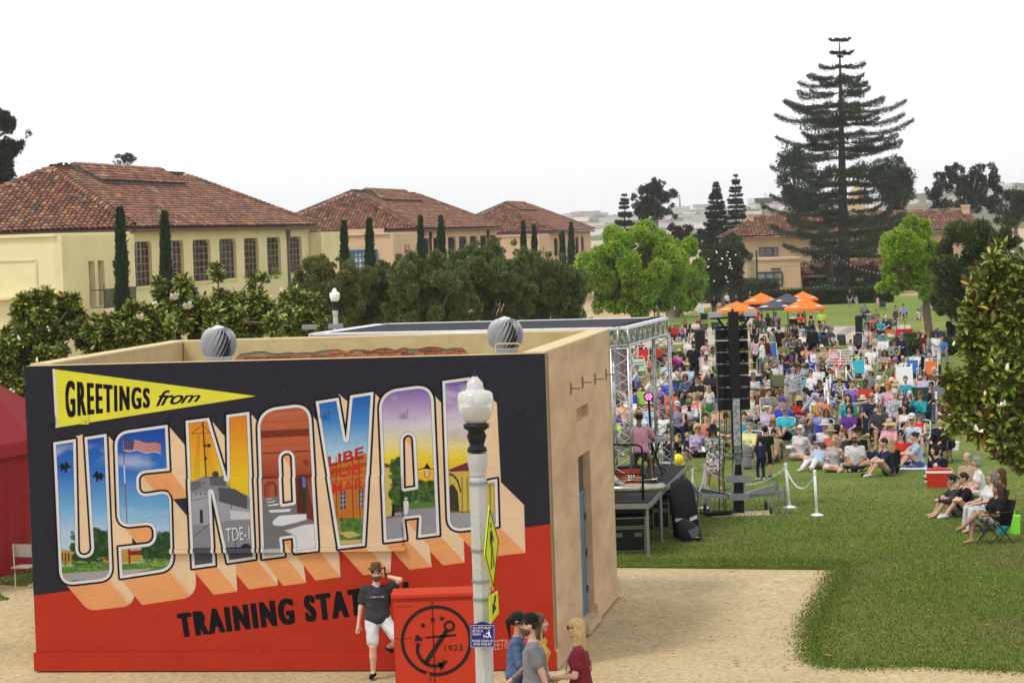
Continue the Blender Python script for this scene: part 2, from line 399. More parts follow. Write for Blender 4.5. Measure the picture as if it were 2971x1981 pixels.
def disc(c,r,col,soft=1.0,alpha=1.0,ry=None ):
 ry=ry or r;x0,y0,x1,y1=int(max(0,c[0]-r-soft-2)),int(max(0,c[1]-ry-soft-2)),int(min(TW,c[0]+r+soft+3)),int(min(TH,c[1]+ry+soft+3))
 if x1<=x0 or y1<=y0:return
 X,Y=np.meshgrid(np.arange(x0,x1)+.5,np.arange(y0,y1)+.5);d=(np.hypot((X-c[0])/r,(Y-c[1])/ry)-1)*min(r,ry)
 blend(np.clip(.5-d/soft,0,1)*alpha,(x0,y0,x1,y1),col)
def tris(v,t,col):
 for q in t:fill([tuple(v[i]) for i in q],col,0.7)
def text(s,quad,col,offset=0.0,shear=0.0,spacing=1.0,fat=0.0):
 v,t=text_tris(s,offset,shear,spacing);lo=v.min(0);hi=v.max(0);q=(v-lo)/(hi-lo)
 TL,TR,BR,BL=[np.array(p) for p in quad];u=q[:,:1];w=q[:,1:]
 P=(BL*(1-u)+BR*u)*(1-w)+(TL*(1-u)+TR*u)*w
 x0,y0=np.floor(P.min(0)-2).astype(int);x1,y1=np.ceil(P.max(0)+2).astype(int);S=3
 x0,y0=max(x0,0),max(y0,0);x1,y1=min(x1,TW),min(y1,TH)
 cov=np.zeros(((y1-y0)*S,(x1-x0)*S),bool)
 for tr in t:
  A,B,C=((P[i]-(x0,y0))*S for i in tr);mn=np.floor(np.minimum(np.minimum(A,B),C)).astype(int);mx=np.ceil(np.maximum(np.maximum(A,B),C)).astype(int)+1
  mn=np.maximum(mn,0);X,Y=np.meshgrid(np.arange(mn[0],min(mx[0],cov.shape[1]))+.5,np.arange(mn[1],min(mx[1],cov.shape[0]))+.5)
  e=lambda a,b:(b[0]-a[0])*(Y-a[1])-(b[1]-a[1])*(X-a[0])
  e1,e2,e3=e(A,B),e(B,C),e(C,A);m=((e1>=0)&(e2>=0)&(e3>=0))|((e1<=0)&(e2<=0)&(e3<=0))
  cov[mn[1]:mn[1]+m.shape[0],mn[0]:mn[0]+m.shape[1]]|=m
 k_=int(fat*S)
 if k_:
  c2=cov.copy()
  for d_ in range(1,k_+1):c2[:,d_:]|=cov[:,:-d_];c2[:,:-d_]|=cov[:,d_:]
  cov=c2
 c=cov.reshape(y1-y0,S,x1-x0,S).mean((1,3));blend(c,(x0,y0,x1,y1),col)
def fbm(h,w,sc,seed,octv=4):
 r=np.random.default_rng(seed);out=np.zeros((h,w));a=1
 for o in range(octv):
  n=int(max(2,sc*2**o));gx=r.random((n+2,n+2));X=np.linspace(0,n,w);Y=np.linspace(0,n,h)
  xi=X.astype(int).clip(0,n-1);yi=Y.astype(int).clip(0,n-1);fx=X-xi;fy=Y-yi;fx=fx*fx*(3-2*fx);fy=fy*fy*(3-2*fy)
  g00=gx[np.ix_(yi,xi)];g01=gx[np.ix_(yi,xi+1)];g10=gx[np.ix_(yi+1,xi)];g11=gx[np.ix_(yi+1,xi+1)]
  out+=a*((g00*(1-fx)+g01*fx)*(1-fy)[:,None ]+(g10*(1-fx)+g11*fx)*fy[:,None ]);a*=.5
 return out/1.9
def grad(stops):
 ys=[s[0] for s in stops];c=np.stack([np.interp(np.arange(TH)+.5,ys,[s[1][k] for s in stops]) for k in range(3)],-1)
 a=CLIP[...,None ];MUR[:]=MUR*(1-a)+c[:,None ,:].astype(np.float32)*a
def clouds(y0,y1,col,seed,thr=.55,amt=.8,sc=9):
 n=fbm(TH,TW,sc,seed,5);yy=np.arange(TH)[:,None ];band=np.clip((yy-y0)/40,0,1)*np.clip((y1-yy)/60,0,1)
 blend(np.clip((n-thr)*6,0,1)*band*amt,(0,0,TW,TH),col)
def blobs(pts,col,r,n,seed):
 q=np.random.default_rng(seed);P=np.array(pts);lo,hi=P.min(0),P.max(0)
 for i in range(n):
  c=lo+q.random(2)*(hi-lo);k=q.uniform(.55,1.5);disc(tuple(c),r*q.uniform(.5,1.2),tuple(np.array(col)*k),2.0,.8)
K=lambda r,g,b:tuple(c*.70 for c in srgb(r,g,b))
dark=K(48,47,56);red=K(196,58,36);peach=K(240,208,170);orange=K(240,168,108);black=K(24,22,26);white=K(232,230,232);yel=K(238,232,70)
MUR[:]=dark
zz=lambda *p:[wall_uv(*q) for q in p]
fill(zz((60,1732),(1593,1520),(1640,1513),(1640,2010),(60,2010)),red)
fill(Lp((244,112),(1188,238),(258,385)),yel);fill(Lp((244,112),(256,114),(270,384),(258,385)),white)
text('GREETINGS',Lp((305,164),(692,202),(692,291),(309,339)),black,0.01,0,1.32,3.4)
text('from',Lp((724,208),(930,219),(930,262),(724,286)),black,0.01,.5,.92,1.2)
U=Lp((247,452),(352,436),(364,978,30),(426,970,30),(392,428),(495,412),(523,1090,55),(278,1118,65))
S_=Lp((530,405,60),(778,370),(788,583),(643,598,32),(648,694,32),(797,672,48),(807,1045,60),(557,1083),(549,937),(714,918,34),(712,832,34),(545,850,60))
N_=Lp((861,352),(970,338),(1055,620),(1050,325),(1157,310),(1187,993),(1054,1012),(982,680),(1000,1022),(891,1037))
A1=Rp((97,993),(72,300,85),(322,268,75),(362,952),(247,968),(243,893),(192,900),(203,979))
A1h=Rp((184,506,26),(234,499,26),(244,728),(195,736))
V_=Rp((345,262),(452,245),(486,440),(505,235),(614,218),(577,930),(452,943))
A2=Rp((665,915),(636,215,80),(890,180,75),(920,882),(820,895),(825,800),(757,808),(768,903))
A2h=Rp((750,420,26),(796,415,26),(808,658),(755,666))
L_=Rp((933,168),(1062,150),(1088,640),(1188,620),(1195,842),(958,870,60))
LET=[(U,None ,(103,118)),(S_,None ,(103,122)),(N_,None ,(100,120)),(A1,A1h,(96,122)),(V_,None ,(112,122)),(A2,A2h,(112,124)),(L_,None ,(118,118))]
o0=np.array(Lz(500,500))
def vec(v):return np.array(Lz(500+v[0],500+v[1]))-o0
for pts,hole,v in LET:
 q=rounded(pts);d=vec(v);n=len(q);qd=[]
 for i in range(n):
  a=np.array(q[i-1]);b=np.array(q[i]);e=b-a;ang=abs(math.atan2(e[1],e[0]));hz=abs(math.sin(math.atan2(e[1],e[0])))
  nx,ny=e[1],-e[0]
  if (nx*d[0]+ny*d[1])>0:qd.append((hz,a,b))
 qd.sort(key=lambda t:t[0])
 ext=Lp if False else None
 for hz,a,b in qd:
  col=np.array(orange)*(1-np.clip((hz-.45)*3,0,1))+np.array(peach)*np.clip((hz-.45)*3,0,1)
  fill([tuple(a),tuple(b),tuple(b+d),tuple(a+d)],tuple(col),1.2)
 if hole:
  qh=rounded(hole);fill(qh,peach);a,b=np.array(hole[0][:2]),np.array(hole[1][:2]);fill([tuple(a),tuple(b),tuple(b+(b-a)*0+[0,60]),],orange,1.2,.9)
top_peach=Lp((352,424),(385,415),(395,970),(362,970))
def front(pts,hole):
 global CLIP
 CLIP=None ;q=rounded(pts);r,box=sdpoly(q,30)
 if hole:
  r2,b2=sdpoly(rounded(hole),60);full=np.full((TH,TW),1e3);full[b2[1]:b2[3],b2[0]:b2[2]]=r2;rh=-full[box[1]:box[3],box[0]:box[2]];r=np.maximum(r,rh)
 cov=lambda s:np.clip(.5-(r-s),0,1)
 blend(cov(9*SCT),box,black);blend(cov(0),box,white)
 blend(cov(-13*SCT),box,K(60,60,66))
 C=np.zeros((TH,TW),np.float32);C[box[1]:box[3],box[0]:box[2]]=cov(-14.5*SCT);CLIP=C
ty=lambda y:Lz(500,y)[1];ry_=lambda x,y:Rz(x,y)[1]
fill(top_peach,peach)
fill(Rp((452,228),(492,262),(500,248),(489,430),(484,430)),peach)
sky_b=[(ty(380),K(24,70,170)),(ty(600),K(55,120,205)),(ty(760),K(120,180,225)),(ty(900),K(190,215,235))]
grey=K(150,150,152);green=K(40,72,34);green2=K(92,130,50)
def jet(cx,cy,s,m):
 F=[(-34,6),(-20,-2),(-8,-22),(0,-20),(2,-6),(14,-14),(22,-12),(20,-4),(38,2),(20,8),(22,22),(14,22),(4,12),(2,30),(-6,28),(-12,8)]
 fill(Lp(*[(cx+x*s*m,cy+y*s) for x,y in F]),K(32,34,44),1.2)
front(U,None );grad(sky_b);clouds(ty(450),ty(560),K(225,232,240),3,.5,.7,12);clouds(ty(700),ty(900),K(225,232,240),4,.5,.6,9)
jet(303,563,1,-1);jet(455,606,1,1)
fill(Lp((270,945),(335,955),(345,1020),(275,1020)),K(190,150,60));
for x in (285,300,315):fill(Lp((x,965),(x+8,965),(x+8,1005),(x,1005)),K(90,70,40))
fill(Lp((470,975),(520,965),(520,1010),(470,1010)),K(200,160,70))
for cx,cy,r_ in ((345,940,22),(365,990,34),(440,880,34),(480,890,30),(450,940,50),(490,950,36),(420,985,34),(380,1010,30)):disc(Lz(cx,cy),r_*SCT,green,6)
blobs(Lp((335,860),(520,860),(520,1020)),(0.03,0.06,0.02),8,90,5)
fill(Lp((270,1030),(525,1005),(530,1060),(275,1060)),green2,3);blobs(Lp((285,1020),(520,1000),(520,1062)),(0.12,0.2,0.05),5,110,6)
fill(Lp((270,1062),(530,1042),(530,1120),(270,1120)),K(168,168,165),2);fill(Lp((280,1100),(360,1088),(372,1100),(300,1118)),green2,3)
front(S_,None );grad(sky_b);clouds(ty(500),ty(600),K(225,232,240),8,.5,.7,10);clouds(ty(690),ty(800),K(225,232,240),9,.5,.7,10)
stroke(Lp((571,432),(590,830)),4*SCT,K(150,60,60));stroke(Lp((576,560),(580,640)),5*SCT,white)
for k in range(7):
 a=478+k*7.6;w=[(575+i*17,a-12+22*(i/10)+5*math.sin(i*1.3)-k*1.2*(i/10)) for i in range(11)]
 stroke(Lp(*[(x,y-28) for x,y in w]),4.4*SCT,K(176,48,52));stroke(Lp(*[(x,y-24) for x,y in w]),3.6*SCT,K(228,222,222))
fill(Lp((574,434),(625,446),(618,486),(577,484)),K(40,50,96))
for i in range(5):
 for j in range(4):disc(Lz(582+i*9,443+j*10+i*2),1.6*SCT,white,1)
fill(Lp((565,950),(660,945),(660,1005),(565,1010)),K(190,150,62));fill(Lp((590,958),(680,950),(690,972),(600,975)),K(130,45,42))
stroke(Lp((600,945),(602,1040)),9*SCT,K(150,40,32))
for cx,cy,r_ in ((700,960,46),(750,920,46),(780,960,40),(735,990,40),(770,890,26)):disc(Lz(cx,cy),r_*SCT,green,6)
blobs(Lp((660,870),(800,870),(800,1010)),(0.03,0.06,0.02),8,80,7)
fill(Lp((560,1015),(800,1000),(800,1032),(560,1045)),green2,3);blobs(Lp((640,1000),(800,990),(800,1035)),(0.14,0.22,0.05),5,80,8)
fill(Lp((560,1045),(800,1030),(810,1090),(560,1090)),K(176,174,170),2);fill(Lp((640,1055),(780,1020),(800,1035),(670,1062)),green2,2)
front(N_,None );grad([(ty(330),K(226,130,40)),(ty(480),K(232,165,40)),(ty(640),K(238,200,40)),(ty(740),K(222,196,60))])
stroke(Lp((941,355),(957,620)),6*SCT,K(60,45,35));stroke(Lp((890,410),(941,370),(975,408),(890,412)),2.5*SCT,K(60,45,35))
disc(Lz(952,467),7*SCT,K(50,40,35));disc(Lz(970,467),9*SCT,K(50,40,35));stroke(Lp((940,466),(972,467)),3*SCT,K(50,40,35));disc(Lz(954,527),8*SCT,K(50,40,35))
for x in (900,912,924,975,990,1005):stroke(Lp((925+(x-925)*.3,420),(x,640)),1.4*SCT,K(140,90,40))
shipg=K(138,138,146);fill(Lp((885,640),(945,610),(1040,606),(1075,668),(1150,695),(1190,735),(1190,1050),(885,1050)),shipg,1.5)
fill(Lp((890,632),(938,630),(938,660),(890,680)),K(110,110,112));fill(Lp((1020,660),(1090,665),(1150,700),(1150,770),(1020,740)),K(86,86,92));
fill(Lp((975,610),(1050,612),(1052,655),(980,650)),K(98,98,104));disc(Lz(1000,600),15*SCT,K(70,70,76));disc(Lz(1064,765),16*SCT,K(48,48,54));disc(Lz(1145,945),26*SCT,K(48,48,54))
fill(Lp((895,690),(990,675),(1000,720),(1190,770),(1190,810),(1060,812),(990,835),(895,830)),K(166,166,176),2)
for x,y in ((912,693),(935,690),(955,688),(950,640),(1020,672)):disc(Lz(x,y),4*SCT,K(40,40,46))
fill(Lp((930,765),(944,762),(946,825),(932,825)),K(50,50,58));stroke(Lp((900,890),(975,828)),2.5*SCT,K(60,60,66));stroke(Lp((900,720),(990,700)),2*SCT,K(70,70,76));stroke(Lp((1020,690),(1180,730)),2*SCT,K(70,70,76))
fill(Lp((1070,765),(1160,775),(1170,805),(1075,808)),K(210,210,216),1.5)
text('TDE-1',Lp((1052,850),(1162,838),(1166,902),(1056,912)),K(50,50,58),0.02,0,.95);text('TDE-1',Lp((1050,850),(1160,838),(1163,900),(1053,910)),K(232,232,236),0.0,0,.95)
fill(Lp((885,940),(1195,935),(1195,1050),(885,1050)),K(86,86,96));stroke(Lp((1000,940),(1180,938)),4*SCT,K(40,40,46));stroke(Lp((1095,900),(1100,1000)),3*SCT,K(50,50,56));stroke(Lp((1070,640),(1078,760)),3*SCT,K(80,80,86))
front(A1,A1h);terr=K(176,88,58);grad([(ry_(80,270),K(198,110,78)),(ry_(80,480),K(190,98,64)),(ry_(80,640),K(150,66,46)),(ry_(80,760),K(120,112,110)),(ry_(80,980),K(160,160,162))])
for y,h_,c_ in ((392,34,K(128,52,38)),(494,5,K(96,44,34)),(300,8,K(176,90,64)),(350,6,K(176,90,64)),(605,20,K(120,50,36))):fill(Rp((70,y+8),(340,y-6),(340,y-6+h_),(70,y+8+h_)),c_,2)
fill(Rp((95,622),(180,618),(182,700),(150,720),(100,720)),K(176,92,64),2)
for k,(x,w) in enumerate(((112,56),(120,44),(128,32),(135,22),(141,13))):stroke(Rp((x,700),(x,655),(x+w*.25,636+k*3),(x+w*.75,636+k*3),(x+w,655),(x+w,700)),4*SCT,K(96+18*k,40+12*k,30+9*k))
fill(Rp((255,605),(300,600),(352,830),(310,812),(262,780)),K(120,50,36));fill(Rp((262,615,12),(285,606,12),(292,780),(262,775)),K(92,42,32));fill(Rp((285,610),(300,615),(302,690),(292,690)),K(70,130,210));fill(Rp((286,660),(304,660),(306,780),(290,778)),K(40,66,36))
fill(Rp((95,712),(180,700),(262,775),(365,830),(365,1000),(95,1000)),K(118,118,122),4)
for k,(y,x0,x1,h_) in enumerate(((712,118,150,5),(724,120,164,6),(738,124,180,8),(762,130,235,14))):fill(Rp((x0,y+3),(x1,y-4),(x1-8,y+h_-4),(x0+8,y+h_)),K(226,226,228),2)
fill(Rp((148,815,14),(180,790,10),(305,782),(306,808),(260,822),(190,838,10),(150,835,10)),K(228,228,230),3)
fill(Rp((205,860),(300,832),(365,826),(365,960),(252,960),(248,880)),K(224,224,228),6);fill(Rp((95,945),(200,940),(200,990),(95,1000)),K(188,190,194),8)
stroke(Rp((100,470),(330,455)),2*SCT,K(150,70,50));disc(Rz(300,545),14*SCT,K(130,66,50),6)
front(V_,None );grad([(ry_(480,220),K(28,84,178)),(ry_(480,360),K(70,140,210)),(ry_(480,500),K(170,210,232)),(ry_(480,560),K(200,222,232))])
fill(Rp((395,560),(580,500),(600,940),(440,960)),K(198,118,44),1.5);fill(Rp((400,585),(600,540),(600,560),(400,606)),K(160,88,36));fill(Rp((440,815),(590,790),(580,950),(440,960)),K(180,140,80),2)
for q in (((462,680),(486,676),(488,758),(464,762)),((549,672),(570,668),(566,755),(549,758))):
 fill(Rp(*q),K(60,78,110));a,b,c,d=q;stroke(Rp(((a[0]+b[0])/2,a[1]),((c[0]+d[0])/2,c[1])),2*SCT,white)
 for t in (.25,.5,.75):stroke(Rp((a[0]*(1-t)+d[0]*t,a[1]*(1-t)+d[1]*t),(b[0]*(1-t)+c[0]*t,b[1]*(1-t)+c[1]*t)),2*SCT,white)
for x in (440,515,546):stroke(Rp((x,520),(x+8,800)),3.2*SCT,K(90,50,36))
for y in (538,600,625,665):stroke(Rp((400,y+14),(590,y-14)),2.4*SCT,K(110,56,40))
sgn=K(204,50,42)
text('LIBE',Rp((405,520),(568,472),(568,522),(405,568)),K(120,30,26),.012);text('LIBE',Rp((402,518),(565,470),(565,518),(402,564)),sgn,.008)
text('PUB',Rp((412,575),(556,547),(556,597),(412,625)),sgn,.012);text('MAR',Rp((424,640),(570,618),(570,668),(426,690)),sgn,.012)
for cx,cy,r_ in ((485,850,24),(520,830,30),(550,850,22),(500,890,22),(540,895,26),(480,900,20)):disc(Rz(cx,cy),r_*SCT,green2,5)
blobs(Rp((460,810),(575,805),(570,910)),(0.05,0.13,0.03),7,80,12)
fill(Rp((455,868),(515,862),(560,880),(500,896)),K(214,190,120),1.5,.8);fill(Rp((452,905),(560,900),(560,918),(455,925)),K(206,178,104),1.5)
dusk=lambda x:[(ry_(x,180),K(110,80,160)),(ry_(x,260),K(168,140,196)),(ry_(x,370),K(214,204,220)),(ry_(x,440),K(226,216,170)),(ry_(x,520),K(238,214,60)),(ry_(x,640),K(244,178,50)),(ry_(x,760),K(150,150,150)),(ry_(x,880),K(150,150,154))]
front(A2,A2h);grad(dusk(780));clouds(ry_(780,190),ry_(780,400),K(232,226,240),21,.48,.85,12);clouds(ry_(780,200),ry_(780,300),K(92,60,140),23,.6,.6,8)
fill(Rp((655,560),(700,552),(712,790),(672,798)),K(206,188,96));fill(Rp((655,545),(708,560),(706,572),(655,566)),K(120,50,56));fill(Rp((700,600),(760,640),(760,770),(712,780)),K(60,66,40),4)
for cx,cy,r_ in ((715,560,26),(735,540,22),(730,600,30),(720,690,34),(760,700,40),(790,700,30),(830,660,34),(878,660,32),(880,700,30),(850,700,30)):disc(Rz(cx,cy),r_*SCT,K(52,82,38),5)
blobs(Rp((700,530),(760,640),(700,760)),(0.04,0.09,0.02),7,60,14);blobs(Rp((790,640),(910,640),(900,740)),(0.05,0.10,0.02),7,80,15)
fill(Rp((778,735),(925,725),(925,750),(778,762)),K(86,128,60),2);fill(Rp((668,800),(712,778),(780,768),(930,766),(930,920),(668,930)),K(152,152,158),3)
stroke(Rp((815,580),(845,572),(895,576)),4*SCT,black);fill(Rp((845,575),(862,548),(880,575)),black);fill(Rp((848,585),(876,583),(872,612),(853,612)),K(214,200,160));stroke(Rp((848,585),(853,612),(872,612),(876,583)),2*SCT,black)
fill(Rp((752,725),(776,723),(776,758),(770,792),(758,793),(753,758)),K(224,224,228),2);disc(Rz(764,719),6*SCT,K(210,190,170));fill(Rp((756,714),(772,713),(772,708),(757,709)),white)
disc(Rz(772,790),14*SCT,K(90,90,96),6,.6,4)
fill(Rp((704,740),(712,738),(714,790),(700,794)),black);stroke(Rp((672,800),(740,792)),5*SCT,K(110,96,40))
front(L_,None );grad(dusk(1000));clouds(ry_(1000,170),ry_(1000,400),K(228,216,240),31,.48,.85,12);clouds(ry_(1000,330),ry_(1000,470),K(150,130,170),32,.52,.6,10)
fill(Rp((960,580),(1060,540),(1110,545),(1110,590),(980,596)),K(122,44,64),1.5);fill(Rp((955,590),(1200,575),(1200,790),(960,785)),K(206,186,88),2)
for x in (1020,1045,1070,1150,1172):fill(Rp((x,610),(x+8,610),(x+10,780),(x+2,780)),K(160,138,60),2)
fill(Rp((962,660,20),(980,640,15),(1005,680,10),(1012,772),(966,772)),K(66,60,44),2);stroke(Rp((962,598),(985,605),(1005,630),(1018,680)),6*SCT,K(40,36,30))
for k in range(5):stroke(Rp((966+k*10,592+k*k*2),(972+k*10,610+k*k*3)),2*SCT,K(40,36,30))
fill(Rp((955,780),(1200,775),(1200,880),(955,880)),K(158,158,164),2);stroke(Rp((965,776),(1090,772)),4*SCT,K(60,60,60));text('IJSU',Rp((1138,640),(1182,638),(1182,662),(1140,664)),K(130,110,40),0.0)
CLIP=None
tq=zz((515,1779),(1180,1686),(1186,1768),(526,1849))
text('TRAINING STATION',tq,black,0.025,0,1.34,5.6)
text('GREETINGS TOUR',zz((1408,1860),(1560,1841),(1562,1869),(1410,1888)),K(232,190,172),-0.008,0,1.0)
MUR*=(0.88+0.16*fbm(TH,TW,14,77,6)+.10*fbm(TH,TW,60,78,4))[...,None ].astype(np.float32)
q=np.random.default_rng(5)
for i in range(70):
 c=(q.uniform(0,TW),q.uniform(0,TH*.96));disc(c,q.uniform(.5,1.3),K(176,170,166),1.0,.6,q.uniform(.6,3.2))
for i in range(26):
 c=(q.uniform(0,TW),TH*q.uniform(.86,1.0));disc(c,q.uniform(6,40),K(150,70,50),14,.10,q.uniform(3,10))
img=bpy.data.images.new('mural_paint',TW,TH,float_buffer=False )
enc=np.where(MUR<=0.0031308,MUR*12.92,1.055*np.power(np.clip(MUR,1e-6,1),1/2.4)-0.055)
px=np.ones((TH,TW,4),np.float32);px[...,:3]=np.clip(enc,0,1)[::-1];img.pixels.foreach_set(px.ravel());img.update();img.pack()
M_mural=bpy.data.materials.new('mural paint');M_mural.use_nodes=True ;N=M_mural.node_tree.nodes;L=M_mural.node_tree.links;b=N['Principled BSDF']
ti=N.new('ShaderNodeTexImage');ti.image=img;ti.interpolation='Cubic';L.new(ti.outputs[0],b.inputs['Base Color']);b.inputs['Roughness'].default_value=0.85;b.inputs['Specular IOR Level'].default_value=0.12
tc=N.new('ShaderNodeTexCoord');n1=N.new('ShaderNodeTexNoise');n1 .inputs['Scale'].default_value=26;n1 .inputs['Detail'].default_value=6;L.new(tc.outputs['Object'],n1 .inputs['Vector'])
bp=N.new('ShaderNodeBump');bp.inputs['Strength'].default_value=0.5;bp.inputs['Distance'].default_value=0.02;L.new(n1 .outputs['Fac'],bp.inputs['Height']);L.new(bp.outputs[0],b.inputs['Normal'])
def Wp(s,z,out=0.0):return Of+bx*s+Vector((0,0,z))+nrm_f*out
def mural_mesh(quads,name,parent):
 v,f,uv=[],[],[]
 off=parent_loc(parent)
 for qd in quads:
  n=len(v);f.append(tuple(range(n,n+len(qd))))
  for s,z,o in qd:v.append(tuple(Wp(s,z,o)-off));uv.append((s/BW,z/BH))
 return link(name,npmesh(name,v,f,M_mural,False ,None ,uv),parent)
def uvs(px,py):u,v=wall_uv(px,py);return u/TW*BW,(1-v/TH)*BH
s0,z1=uvs(785/1.599,1000+622/1.599);s1,_=uvs(700+745/1.599,1500);_,z0=uvs(785/1.599,1000+945/1.599)
PO,SK,PL=0.045,0.004,0.05;pz=0.30
def slab_quads(sa,sb,za,zb,o,base):
 return [[(sa,za,o),(sb,za,o),(sb,zb,o),(sa,zb,o)],[(sa,zb,base),(sa,zb,o),(sb,zb,o),(sb,zb,base)],[(sa,za,o),(sa,za,base),(sb,za,base),(sb,za,o)],[(sa,za,base),(sa,za,o),(sa,zb,o),(sa,zb,base)],[(sb,za,o),(sb,za,base),(sb,zb,base),(sb,zb,o)]]
mural_mesh(slab_quads(0,BW,pz,BH,SK,-0.01),'mural',building)
mural_mesh(slab_quads(s0,s1,z0,z1,PO,SK-.003),'raised_mural_panel',building)
mural_mesh(slab_quads(s0-.05,s1+.05,z0-.07,z0-.004,PO+.03,SK-.003),'mural_ledge',building)
mural_mesh(slab_quads(-0.03,BW+0.03,0.0,pz-.003,PL,-0.06),'painted_plinth',building)
for px_,py_ in ((150,1219),(247,1219),(480,1213),(941,1200),(1169,1197),(1506,1191)):
 s,z=uvs(px_,py_)
 u=s/BW*TW;vv=(1-z/BH)*TH;c=MUR[int(np.clip(vv,0,TH-1)),int(np.clip(u,0,TW-1))]
 m_=MB();m_.box(Wp(s,z,.012),(0.13,0.02,0.13),ax=(bx,nrm_f,(0,0,1)));m_.tube([Wp(s,z,.02),Wp(s,z,.05)],0.025,6)
 m_.build('anchor_plate',mat('plate %d'%px_,tuple(float(k)*.9 for k in c),.6),building)
TW_=0.34
RZ=BH-0.62
wf=MB();mid=lambda a,b:(a+b)/2
def wbox(mb_,s0_,s1_,d0,d1,z0_,z1_):
 c=Of+bx*((s0_+s1_)/2)+by*((d0+d1)/2)+Vector((0,0,(z0_+z1_)/2));vs=[]
 for z in (z0_,z1_):
  for d in (d0,d1):
   for s in (s0_,s1_):p=Of+bx*s+by*d;vs.append((p.x,p.y,z))
 mb_.add(vs,[(0,2,3,1),(4,5,7,6),(0,1,5,4),(2,6,7,3),(0,4,6,2),(1,3,7,5)])
wbox(wf,0.0,BW,0.012,TW_,0,BH-.002);wf.build('front_wall',M_cream,building)
w2=MB();wbox(w2,0,TW_,TW_+.002,BD-TW_-.002,0,BH-.01);w2 .build('left_wall',M_cream,building)
w3=MB();wbox(w3,0,BW,BD-TW_,BD,0,BH-.004);w3 .build('back_wall',M_cream,building)
du0,du1=0.0,BD
def side(px,py):
 r=Vector(tuple(ray(px,py)));o=Vector((0,0,CAMZ));n=bx;t=(cR-o).dot(n)/r.dot(n);p=o+r*t
 return (p-cR).dot(by),p.z
za=lambda zx,zy:side(1300+zx/2.302,1300+zy/2.302)
d_l=za(862,60)[0];d_r=za(973,1108)[0];d_t=za(862,62)[1];d_b=0.16
d_r2=max(d_r,d_l+1.0)
print('door',d_l,d_r,d_t,BD,BW)
vent=[side(1650+zx/3.135,800+zy/3.135) for zx,zy in ((72,1190),(165,1165),(165,1290),(75,1335))]
v0,v1=vent[0][0],vent[1][0];vz0,vz1=min(p[1] for p in vent)+.03,max(p[1] for p in vent)-.03
w4=MB();X0,X1=BW-TW_,BW
v0,v1=d_l,d_r2
wbox(w4,X0,X1,0.014,d_l,0,BH-.006)
wbox(w4,X0,X1,d_l,d_r2,0,d_b);wbox(w4,X0,X1,d_l,d_r2,d_t,vz0);wbox(w4,X0,X1,d_l,d_r2,vz1,BH-.006);cur=d_r2
wbox(w4,X0,X1,cur,BD+.002,0,BH-.006)
w4 .build('side_wall',M_stucco,building)
cp=MB();wbox(cp,BW-TW_-.02,BW-0.0,0.02,BD+.01,BH-.006,BH+.03);wbox(cp,-0.01,BW-TW_-.03,BD-TW_-.01,BD+.02,BH-.004,BH+.03);wbox(cp,-.01,TW_+.01,0.3,BD-TW_-.02,BH-.01,BH+.026)
cp.build('coping',mat('worn coping',srgb(215,196,152),.9,var=.2,scale=2.5,bump=.6,bscale=14,col2=srgb(190,172,132)),building)
st=MB();wbox(st,BW+.002,BW+.055,0.0,d_l-.02,0,0.3);wbox(st,BW+.002,BW+.055,d_r2+.02,BD+.05,0,0.3);st.build('side_plinth',M_stucco,building)
M_blue=mat('blue door paint',srgb(86,112,128),.55,var=.12,scale=3)
dm=MB();wbox(dm,BW-.16,BW-.12,d_l+.02,d_r2-.02,d_b,d_t-.75);door=dm.build('door',M_blue,building)
dm=MB();wbox(dm,BW-.16,BW-.10,d_l,d_r2,d_t-.74,d_t-.68);dm.build('transom',M_blue,building)
dm=MB();wbox(dm,BW-.16,BW-.13,d_l,d_r2,d_t-.67,d_t);dm.build('transom_panel',mat('dark teal glass',(.03,.05,.055),.25),building)
for k in (.2,.5,.8):
 hm=MB();wbox(hm,BW-.118,BW-.09,d_r2-.09,d_r2-.03,d_b+k*(d_t-.9)-.06,d_b+k*(d_t-.9)+.06);hm.build('hinge',mat('door hinge',(.08,.1,.12),.5,.5),door)
dm=MB();wbox(dm,BW-.2,BW+.10,d_l-.04,d_r2+.1,0,d_b-.01);dm.build('doorstep',M_stucco,building)
vm=MB();vs_=(v1-v0);hh=vz1-vz0
for k in range(5):
 a=Of+bx*(BW-.12)+by*(v0+vs_*k/4);
 for j in range(3):
  zA=vz0+hh*j/3;zB=vz0+hh*(j+1)/3;b2=Of+bx*(BW-.12)+by*(v0+vs_*min(4,k+1)/4);b3=Of+bx*(BW-.12)+by*(v0+vs_*max(0,k-1)/4)
  if k<4:vm.bar((a.x,a.y,zA),(b2 .x,b2 .y,zB),.035)
  if k>0:vm.bar((a.x,a.y,zA),(b3 .x,b3 .y,zB),.035)
vm.build('vent_grille',M_stucco,building)
vm=MB();wbox(vm,BW-TW_+.02,BW-.2,v0+.005,v1-.005,vz0+.005,vz1-.005);vm.build('vent_recess',mat('dark recess',(.02,.018,.016),.9),building)
for zx,zy in ((8,1025),(112,970),(222,940),(320,898)):
 d_,z_=side(1650+zx/3.135,800+zy/3.135);bm_=MB();o=Of+bx*BW+by*d_;o.z=z_
 bm_.bar(o+bx*.01+Vector((0,0,.1)),o+bx*.01-Vector((0,0,.1)),.03,.03);bm_.bar(o+bx*.025-Vector((0,0,0)),o+bx*.17,.03,.02);bm_.build('wall_bracket',mat('rusty bracket',(.22,.15,.10),.7),building)
rf=MB();wbox(rf,TW_,BW-TW_,TW_,BD-TW_,RZ-.1,RZ);rf.build('roof_deck',mat('roof felt',(.20,.19,.17),.95,var=.3,scale=1.0),building)
